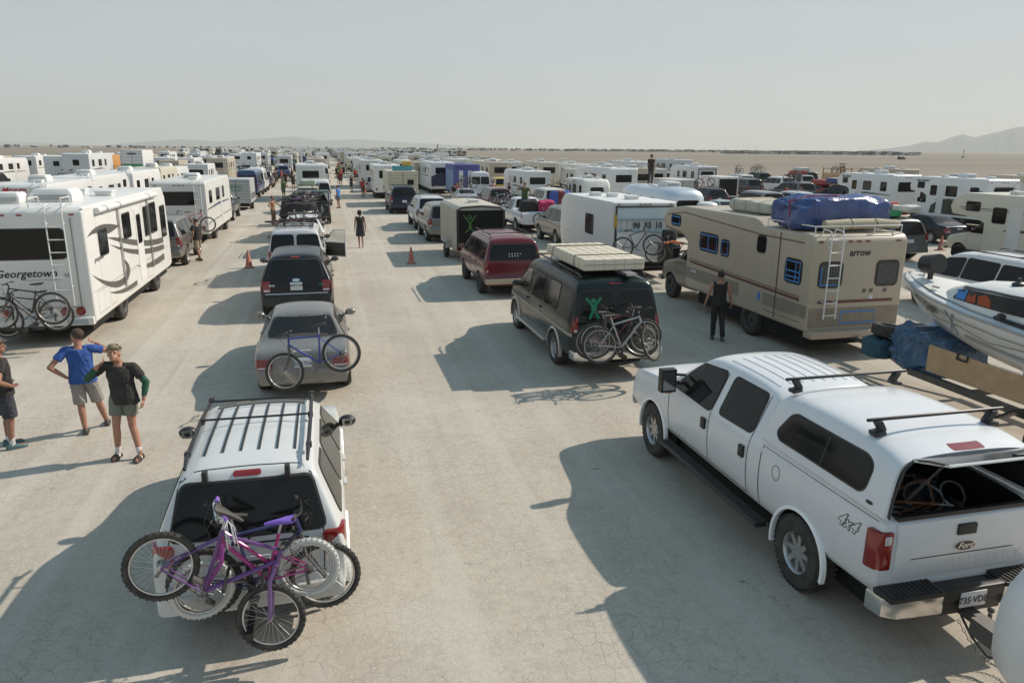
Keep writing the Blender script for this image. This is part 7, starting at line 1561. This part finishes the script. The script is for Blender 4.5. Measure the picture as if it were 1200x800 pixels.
e2 = rv('C', 'white rental motorhome with red lettering, farther of the two matching ones', -12.6, 42.0, (.70, .70, .69), (.4, .03, .03), lod=0, sc=(1, .95, 1)); rtext(e2, 'C', 0, [('EL Monte', .34, 'B', -.25, 2.82, REDINK, .2)])
rv('A', 'white motorhome with black curved swooshes beyond the two red lettered rentals', -12.6, 50.0, (.72, .72, .71), (.03, .03, .03), sc=(1, .9, .95))
rv('T', 'cream travel trailer with brown and red roof stripes in the third left row', -13.0, 60.5, (.60, .56, .46), (.2, .05, .03), lod=0, sc=(1, 1, 1.06))
f5 = rv('F', 'tall white fifth wheel trailer with dark lettering in the far left rows', -28.4, 92, (.70, .70, .69), sc=(1, 1, 1)); 
rv('A', 'white motorhome with a roof antenna at the far left edge', -34, 88, (.70, .70, .69))
rv('F', 'big pale grey fifth wheel trailer in front of the open desert, left', -24.3, 84.5, (.62, .64, .65), sc=(1, 1, 1.1))
bt = rv('B', 'white moving truck with a green stripe rising above the left rows', -22.6, 100, (.72, .73, .73), (.02, .25, .10), lod=0, sc=(1, 1, 1.24))
m = MB(); m.b2((-1.2, -.03, 1.75), (1.2, -.015, 1.95)); build('green_band', m, GREENINK, bt); m = MB(); m.b2((-.5, -.03, 2.85), (.5, -.015, 3.02)); build('lettering_band', m, STEEL, bt)
rv('B', 'orange box truck beside the pale grey fifth wheel', -27.2, 104, (.55, .24, .03), (.3, .12, .02), sc=(1, .8, 1.05))
put('suv', 'red pickup style estate car at the left edge, behind the motorhome roof', (.35, .02, .03), -23.5, 62.0)
put('suv', 'bright red estate car beside the other red one, nearer the desert', (.40, .03, .03), -26.5, 66.0)
cm = rv('B', 'cream box camper with a dark square window ahead of the navy estate car', 6.0, 61.0, (.55, .52, .38), (.5, .47, .35), lod=0, sc=(1, .9, .84)); m = MB(); m.b2((.35, -.03, 2.05), (.85, -.015, 2.5)); build('window', m, GLASS, cm)
t = thing('roof_crates', 'yellow and teal crates on top of the cream box camper', 'crate', (6.2, 62.2, 2.80)); m = MB(); m.b2((-.9, -.3, 0), (.7, .6, .35)); build('crate', m, PLAIN, t, (.05, .30, .36), bev=.03); m = MB(); m.b2((-.1, -.2, .36), (.6, .5, .7)); build('crate', m, PLAIN, t, (.6, .36, .05), bev=.03)
rv('C', 'white motorhome with blue side picture ahead of the cream camper', 5.5, 70.5, (.66, .67, .66), (.03, .12, .35), lod=0)
rv('A', 'pale motorhome with a wide dark rear window, right of the open lane', 5.2, 88.0, (.60, .60, .57), lod=1)
put('crossover', 'silver crossover car ahead of the blue pictured motorhome, near the small cone', (.35, .36, .36), 4.9, 80.2, metal=True)
rv('C', 'tan motorhome with brown band standing above the right rows', 11.0, 86.0, (.42, .36, .27), (.2, .1, .05), lod=1)
mr_ = rv('A', 'white motorhome with a dark mountain picture across its back', 11.6, 77.0, (.66, .66, .66), (.05, .06, .1), lod=1); m = MB(); m.prism([(-1.15, .8), (1.15, .8), (1.15, 2.2), (.5, 1.95), (-.2, 2.15), (-1.15, 1.75)], 'y', -.03, -.012); build('rear_picture', m, mat('dark_mural', (.03, .035, .07), .5, var=.3, scale=3), mr_)
fl = thing('cargo_trailer', 'tall trailer painted with blue, white and red vertical bands', 'trailer', (14.0, 76.5, 0)) if False else thing('cargo_trailer', 'tall trailer painted with blue, white and red vertical bands', 'trailer', (12.9, 70.2, 0)); occ(12.9, 70, 75.5)
b, bv = rv_body(fl, 'B', 5, 2.5, 3.1, .5, (.05, .08, .30), .03, mt=PLAIN)
for x0, x1, c in ((-.75, -.35, (.68, .68, .68)), (-.30, .05, (.05, .09, .35)), (.1, .45, (.65, .65, .65)), (.5, .85, (.40, .03, .04))): m = MB(); m.b2((x0, -.02, .7), (x1, -.004, 2.55)); build('painted_band', m, PLAIN, fl, c)
m = MB(); m.b2((-1.25, -.03, 2.7), (1.25, -.01, 3.05)); build('painted_band', m, PLAIN, fl, (.06, .06, .25))
for sd in 'L': decal('painted_band', bv, rr(.3, .7, 4.6, 2.6, .02), sd, PLAIN, fl, .01, 0, color=(.16, .25, .42))
rv_under(fl, 5, 2.5, .5, (2.2,), .35, 2)
SILV = mat('polished_aluminium', (.66, .70, .74), .30, .6, dust=.02)
air = thing('travel_trailer', 'rounded silver white trailer behind the beige motorhome, person standing on top', 'trailer', (18.7, 36.6, 0)); m = MB(); rings = []
for t_, k_ in ((0, .55), (.12, .80), (.35, .93), (.8, .99), (1.5, 1), (5.6, 1), (6.4, .96), (6.9, .85), (7.2, .6)): rings.append([Vector((math.copysign(abs(math.cos(a)) ** .62, math.cos(a)) * 1.22 * k_, t_, 1.58 + math.copysign(abs(math.sin(a)) ** .62, math.sin(a)) * 1.04 * (k_ if t_ < 3 else k_ ** .8))) for a in [2 * math.pi * i / 32 for i in range(32)]])
m.loft(rings); b = build('body', m, SILV, air, smooth=60); bv = bvh_of(b); window(air, bv, rr(-.62, 1.45, .62, 1.95, .12), 'B', 'rear_window', frame=.04); ac_unit(air, .1, 2.6, 2.60, 1, .9, 1.1, .28); rv_under(air, 7, 2.4, .62, (3.2, 4.1), .35, 1); marker_lights(air, (-.4, 0, .4), .32, 2.42); occ(18.7, 36, 44)
for sd in 'LR':
    for a in (1.6, 3.3, 5.0): window(air, bv, rr(a, 1.5, a + .8, 2.0, .1), sd, frame=.03)
wl = rv('W', 'small rounded white trailer with a dark rear window and bicycles ahead', 19.6, 53.0, (.72, .71, .66), (.4, .4, .38), lod=0, sc=(.9, .75, .88))
for i in range(2): qbike(['black bicycle left', 'black bicycle right'][i] + ' of two standing upright beside the rounded white trailer', (.02, .02, .02), Matrix.Translation((16.9 + i * 1.15, 55, 1.3)), group='bicycles beside the rounded trailer', R=.33)
t = thing('utility_trailer', 'low brown utility trailer carrying the two upright bicycles', 'trailer', (17.5, 54.6, 0)); m = MB(); m.b2((-1.2, -.8, .55), (1.2, 1.8, 1.3)); build('bed', m, WOODM, t, bev=.02); rv_under(t, 1.9, 2.4, .55, (.6,), .33, 2); occ(17.5, 53.5, 57)
rv('T', 'long low white travel trailer beyond the rounded one', 17.8, 63.0, (.70, .71, .71), sc=(1, 1.2, .95)); rv('W', 'cream rounded trailer right of the long low white one', 26.0, 72, (.62, .60, .52), sc=(1, 1, .95))
rv('C', 'white motorhome with grey panels in front of the desert, centre right', 37.0, 86, (.66, .67, .68), (.2, .22, .25), sc=(1, 1, 1.05)); rv('T', 'beige travel trailer left of the centre right motorhome', 32.5, 84, (.55, .50, .42)); rv('T', 'pale travel trailer touching the beige one on its right', 35.0, 76, (.62, .62, .57), sc=(.95, .9, .9))
th = rv('T', 'white toy hauling trailer with a folded ramp, centre right', 39.3, 73.0, (.70, .71, .71), lod=0, sc=(1, 1, 1.02)); m = MB(); m.tube([(-1.0, -.05, .8), (-1.0, -.05, 2.55), (1.0, -.05, 2.55), (1.0, -.05, .8)], .05); build('ramp_frame', m, BLACK, th)
u1 = rv('U', 'red and white rental cargo trailer behind the white sedan', 31.3, 62.5, (.62, .60, .56), (.45, .05, .02), sc=(1.15, 1.2, .95)); m = MB(); m.b2((-.85, -.03, .85), (.85, -.015, 1.3)); build('red_band', m, REDINK, u1)
u2 = rv('U', 'white cargo trailer with an orange square and an open back', 34.7, 60.5, (.66, .66, .66), (.6, .12, .03), sc=(1.1, 1, 1.1)); m = MB(); m.b2((-.8, -.03, .6), (.8, -.01, 1.9)); build('back_shade_sheet', m, DARK, u2)  # black sheet paints the shaded inside of the back; the body is closed
ca = rv('C', 'large white rental motorhome with a mountain picture, nearer of the two on the right', 40.0, 37.3, (.70, .71, .71), (.1, .1, .12), lod=0, sc=(1.0, .82, .98), rz=R_(1))
bvC = RVP[('C', 0)][1]; MUR = mat('blue_mountain_mural', (.06, .12, .19), .5, var=.35, scale=2.2); MUR2 = mat('forest_mural', (.04, .045, .03), .5, var=.4, scale=3)
decal('mountain_picture', bvC, [(.05, .75), (3.2, .75), (3.0, 1.5), (2.3, 1.7), (1.6, 2.2), (1.2, 2.05), (.6, 2.35), (.05, 2.2)], 'L', MUR, ca, .008, .5); decal('forest_picture', bvC, [(1.4, .7), (5.2, .7), (5.1, 1.2), (4.4, 1.55), (3.4, 1.7), (2.4, 1.35)], 'L', MUR2, ca, .010, .5); decal('mountain_picture', bvC, [(-1.15, .8), (1.15, .8), (1.15, 1.95), (.7, 1.8), (.4, 2.1), (0, 1.8), (-.5, 1.95), (-.9, 2.25), (-1.15, 2.3)], 'B', MUR, ca, .008, .5)
rtext(ca, 'C', 0, [('800-RV4RENT', .22, 'L', 6.2, 2.78, INK, .2), ('cruiseamerica.com', .22, 'B', .1, 2.55, INK, .3)])
cb2 = rv('C', 'white rental motorhome without a picture, farther of the two on the right', 40.0, 45.2, (.70, .71, .71), (.1, .1, .12), lod=0, sc=(1, .8, .98)); rtext(cb2, 'C', 0, [('800-RV4RENT', .22, 'L', 6.2, 2.78, INK, .2)])
rv('C', 'tan motorhome with small twin windows at the right edge', 46.8, 37.0, (.50, .42, .32), (.2, .1, .05), lod=1)
cr2 = rv('C', 'cream motorhome with black pinstripes beside the white minivan, right edge', 27.6, 19.6, (.60, .57, .47), (.06, .05, .04), lod=0, sc=(1, 1, .96)); stripe(cr2, bvC, 2.4, [(.1, 2.42), (7.0, 2.42)], .03, 'L', INK); stripe(cr2, bvC, 2.4, [(.1, 2.34), (6.9, 2.34)], .02, 'L', INK)
put('suv', 'grey estate car past the end of the muralled motorhome', (.2, .2, .21), 29.2, 44.5)

# ------------------------------------------------------------------ the rest of the rows, filled vehicle by vehicle
CC = [('white', (.62, .63, .63)), ('white', (.64, .63, .60)), ('silver', (.36, .37, .38)), ('grey', (.14, .145, .15)), ('black', (.015, .015, .018)), ('blue', (.03, .06, .16)), ('red', (.24, .02, .02)), ('tan', (.36, .31, .23)), ('dark green', (.02, .05, .04)), ('black', (.02, .02, .022)), ('dark grey', (.06, .06, .065))]
RC = [('white', (.69, .70, .69)), ('white', (.66, .66, .63)), ('cream', (.58, .54, .43)), ('pale grey', (.52, .54, .55)), ('beige', (.45, .39, .30))]
SC_ = [(.1, .1, .12), (.03, .06, .2), (.25, .04, .04), (.05, .2, .12), (.3, .2, .1)]
ROWS = [(-.9, 68, 430, 'in row just left of open lane'), (-6.7, 71.5, 430, 'in second row left of open lane'), (-12.8, 68.5, 430, 'in third row left of open lane'), (-19, 60, 380, 'in fourth row left of open lane'), (-25, 70, 330, 'in fifth row left of open lane'), (-31, 80, 260, 'in sixth row left of open lane'), (-37, 92, 230, 'in seventh row left of open lane'), (-43, 112, 200, 'in eighth row left of open lane'),
        (5.7, 98, 430, 'in row just right of open lane'), (11.6, 59, 430, 'in second row right of open lane'), (17.8, 45, 400, 'in third row right of open lane'), (23.8, 56, 300, 'in fourth row right of open lane'), (29.8, 64, 230, 'in fifth row right of open lane'), (35.6, 50, 170, 'in sixth row right of open lane'), (41.4, 50, 108, 'in seventh row right of open lane'), (47, 42, 96, 'in eighth row right of open lane'), (53, 52, 88, 'in ninth row right of open lane'), (59, 58, 84, 'in tenth row right of open lane')]
def free(x, y0, y1): return not any(abs(x - a) < 3.1 and y0 < c and y1 > b for a, b, c in OCC)
def inview(x, y):
    d = Vector((x, y, 1.5)) - Vector((0, 0, CH)); dep = d.dot(CF); px = 600 + FPX * d.dot(CR) / dep; return -30 < px < 1230
BIG = {'C': 7.6, 'A': 9.0, 'T': 6.6, 'W': 6.4, 'F': 8.8, 'B': 6.0, 'U': 3.6}
ncar = nrv = 0; KW = ['suv', 'crossover', 'sedan', 'minivan', 'van', 'pickup', 'sprinter', 'jeep', 'astro']; WT = [4, 3, 2, 2, 2, 4, 1, 1, 1]
KN = dict(suv='estate car', crossover='crossover car', sedan='sedan', minivan='minivan', van='van', pickup='pickup truck', sprinter='high roof van', jeep='off road car', astro='boxy van'); FN = dict(C='overcab motorhome', A='square motorhome', T='travel trailer', W='rounded trailer', F='fifth wheel trailer', B='box truck', U='cargo trailer')
LOADS = []
for X, y0, y1, rn in ROWS:
    y = y0; idx = 0; q = random.Random(int(X * 10) + 5)
    while y < y1:
        dist = math.hypot(X, y); jx = X + q.uniform(-.7, .7)
        if q.random() < ((.42 if dist < 110 else .40) if X < 30 else .24):
            fm = q.choices('CATWFBU', [4, 3, 5, 1.5, 2, .7, 1.2])[0]; L = BIG[fm]
            if not free(jx, y, y + L) or not inview(X, y): y += 2; continue
            idx += 1; cn, cc = q.choice(RC); g_ = None if dist < 100 else 'distant vehicles in the rows'
            rv(fm, '%s %s, %s %s' % (cn, FN[fm], ordn(idx), rn), jx, y, cc, q.choice(SC_), sc=(1, q.uniform(.92, 1.05), q.uniform(.93, 1.05)), rz=q.uniform(-.02, .02), auto=True, group=g_); nrv += 1
            y += L + q.uniform(.7, 1.6); 
            if fm in 'TFUW' : kd = 'pickup' if q.random() < .6 else 'suv'
            else: kd = None
            if kd is None: y += q.uniform(1.5, 3.5); continue
        else: kd = q.choices(KW, WT)[0]
        L = KINDS[kd]['L']
        if not free(jx, y, y + L) or not inview(X, y): y += 2; continue
        idx += 1; cn, cc = q.choice(CC); g_ = None if dist < 100 else 'distant vehicles in the rows'
        car(kd, '%s %s, %s %s' % (cn, KN[kd], ordn(idx), rn), 'pickup truck' if kd == 'pickup' else ('van' if kd in ('van', 'sprinter', 'minivan', 'astro') else 'car'), cc, (jx, y + L / 2, 0), q.uniform(-.03, .03), 2 if dist > 75 else 1, False, g_, False); ncar += 1
        if q.random() < .7 and kd != 'sprinter': LOADS.append((jx, y + L / 2, kd, cn, rn, idx, dist))
        y += L + q.uniform(1.5, 4.5)
print('auto', ncar, nrv, len(LOADS))
lp = {}; q = random.Random(11)
for x, y, kd, cn, rn, idx, dist in LOADS:
    ty = q.choice(['bikes', 'bikes', 'bag', 'box']) if dist < 130 else q.choice(['bag', 'box']); zz = KINDS[kd]['H'] if kd != 'pickup' else 1.1; yy = y - (1.6 if kd == 'pickup' else .2)
    if dist > 220: continue
    if ty == 'bikes':
        for i in range(2): qbike('%s bicycle on %s %s, %s %s' % (['dark', 'brown'][i], cn, KN[kd], ordn(idx), rn), [(.03, .03, .03), (.16, .08, .04)][i], Matrix.Translation((x - .25 + .5 * i, yy + .3 * i, zz)) @ Matrix.Rotation(q.uniform(-.5, .5) + (math.pi / 2 if q.random() < .3 else 0), 4, 'Z'), group='bicycles on far roofs', R=.33)
        continue
    key = (ty,)
    if key not in lp:
        t = thing('roof_load', 'x', 'luggage'); lumpy('load', (0, 0, 0), (1.25, 1.9, .5), CLOTH if ty == 'bag' else PLAIN, t, (.1, .1, .1), .09 if ty == 'bag' else .01, seed=99, sub=14); lp[key] = t
    else: t = copy_tree(lp[key])
    t.location = (x, yy, zz - .02); cn2, c2 = q.choice([('dark', (.04, .04, .045)), ('blue', (.03, .08, .3)), ('brown', (.16, .11, .07)), ('white', (.55, .55, .53)), ('red', (.3, .03, .03)), ('green', (.04, .14, .07))]); recolor(t, c2)
    tag(t, '%s load on %s %s, %s %s' % (cn2, cn, KN[kd], ordn(idx), rn), 'luggage', 'loads on far vehicle roofs')

# ------------------------------------------------------------------ what lies beyond: mass of far vehicles, the tent city on the horizon
def far_mass(name, label, boxes, mt_list, cat):
    m = MB()
    for (x, y, l, w_, h, k) in boxes:
        m.cur = k; z0 = .5
        m.prism([(y, z0), (y, h - .1), (y + .15, h), (y + l * .7, h), (y + l * .85, h * .75), (y + l, h * .5), (y + l, z0)], 'x', x - w_ / 2, x + w_ / 2)
        m.cur = 3; m.b2((x - w_ * .32, y - .03, h * .55), (x + w_ * .32, y + .02, h * .82)); m.b2((x - w_ / 2 - .02, y + l * .2, h * .55), (x + w_ / 2 + .02, y + l * .5, h * .82)); m.b2((x - w_ / 2 + .1, y + .3, 0), (x + w_ / 2 - .1, y + l - .3, z0 + .05))
    o = build(name, m, mt_list, smooth=0); tag(o, label, cat, kind='stuff'); return o
FW = [mat('far_white', (.62, .62, .61), .5), mat('far_dark', (.07, .075, .08), .5), mat('far_tan', (.36, .31, .25), .6), GLASS]
q = random.Random(21); bx = []
for i in range(-12, 14):
    X = -.9 + i * 6.1 if i < 1 else 5.7 + (i - 1) * 6.1
    lim = (430, 430, 400)[0]; ya = dict([(a[0], a[2]) for a in ROWS]).get(X, 430)
    y = 436
    ymax = 1100 if abs(i) < 7 else 800 - abs(i) * 20
    while y < ymax:
        big = q.random() < .55; l = q.uniform(6, 9) if big else 4.8
        px = 600 + FPX * Vector((X, y, -3)).dot(CR) / Vector((X, y, -3)).dot(CF)
        if px < 640: bx.append((X + q.uniform(-.5, .5), y, l, 2.4 if big else 1.9, q.uniform(2.8, 3.6) if big else q.uniform(1.5, 2), q.choice([0, 0, 0, 2, 1]) if big else q.choice([0, 1, 1, 2])))
        y += l + q.uniform(1.5, 5)
far_mass('distant_vehicles', 'mass of tiny parked vehicles where the rows meet the horizon', bx, FW, 'vehicles')
bx = []
for i in range(900):
    px = q.choice([q.uniform(560, 1080), q.uniform(700, 1030), q.uniform(430, 1000), q.uniform(880, 1060), q.uniform(0, 430)]); dist = q.uniform(1500, 2300) if px < 850 else q.uniform(1000, 1500)
    if px < 430 and q.random() < .6: continue
    d = G_dir(px); s = q.uniform(4, 10); bx.append((d.x * dist, d.y * dist, s, q.uniform(3, 9), q.uniform(2.0, 5.0) * (dist / 1500) ** .3, q.choice([0, 0, 1, 2, 1])))
far_mass('tent_city', 'low line of far tents and vehicles along the desert horizon', bx, [mat('tent_white', (.52, .52, .50), .7), mat('tent_dark', (.10, .105, .11), .7), mat('tent_tan', (.26, .22, .18), .7), mat('tent_shade', (.05, .05, .055), .8)], 'camp')
for i, (px, dist, h, l) in enumerate(((513, 900, 9, 'dark slim tower on the horizon above the vehicle rows'), (886, 1400, 12, 'thin dark pole on the horizon, centre right'), (1010, 1200, 10, 'thin pale mast above the tent line at right'), (1130, 700, 7, 'lone sign post with a cross bar standing on the open desert'), (849, 1400, 10, 'thin mast left of the dark pole on the horizon'))):
    d = G_dir(px); t = thing('pole', l, 'pole', (d.x * dist, d.y * dist, 0)); m = MB(); r_ = .9 if i == 0 else .22; m.cyl((0, 0, 0), (0, 0, h), r_, r_ * .7, 8); build('mast', m, STEEL, t)
    if i == 0: m = MB(); m.box((0, 0, .9), (14, 5, 1.8)); m.box((0, 0, 2.6), (8, 4, 1.8)); build('platform', m, STEEL, t)
    if i == 3: m = MB(); m.box((0, 0, 5.2), (1.6, .2, .3)); m.box((0, 0, .4), (2.4, 1, .8)); build('cross_bar', m, STEEL, t)
d = G_dir(1058); car('suv', 'single dark car driving alone far across the open desert', 'car', (.03, .03, .03), (d.x * 480, d.y * 480, 0), R_(-75), 2)

# white tank shape at the lower right corner: nose of the next trailer behind the truck
t = thing('travel_trailer', 'smooth white rounded trailer nose at the lower right corner, towed by the white truck', 'trailer', (5.70, 2.25, 0)); m = MB(); rings = []
for y, k_ in ((1.75, .45), (1.71, .70), (1.58, .90), (1.35, .98), (1.0, 1), (-3, 1)): rings.append([Vector((math.copysign(abs(math.cos(a)) ** .75, math.cos(a)) * 1.1 * k_, y, 1.15 + math.copysign(abs(math.sin(a)) ** .75, math.sin(a)) * .72 * k_)) for a in [2 * math.pi * i / 28 for i in range(28)]])
m.loft(rings); build('body', m, SHELL, t, (.70, .71, .70), smooth=70); m = MB(); m.loft([[p + (p - Vector((0, p.y, 1.15))).normalized() * s_ for p in rings[4]] for s_ in (.0, .012)] , cap=False); m.tube([p + Vector((0, -.25, 0)) + (p - Vector((0, p.y, 1.15))).normalized() * .004 for p in rings[4]], .010, 5, True); build('trim', m, ALU, t); m = MB(); m.tube([(0, 1.2, .45), (-.28, 2.1, .50)], .06); m.tube([(-.7, .6, .45), (-.28, 2.05, .5)], .05); m.tube([(.7, .6, .45), (-.28, 2.05, .5)], .05); m.box((-.3, 2.15, .55), (.16, .3, .16)); build('drawbar', m, STEEL, t)
for s in (-1, 1): add_wheel(t, s * .85, -1.2, .33, .2, 'steel', 1)
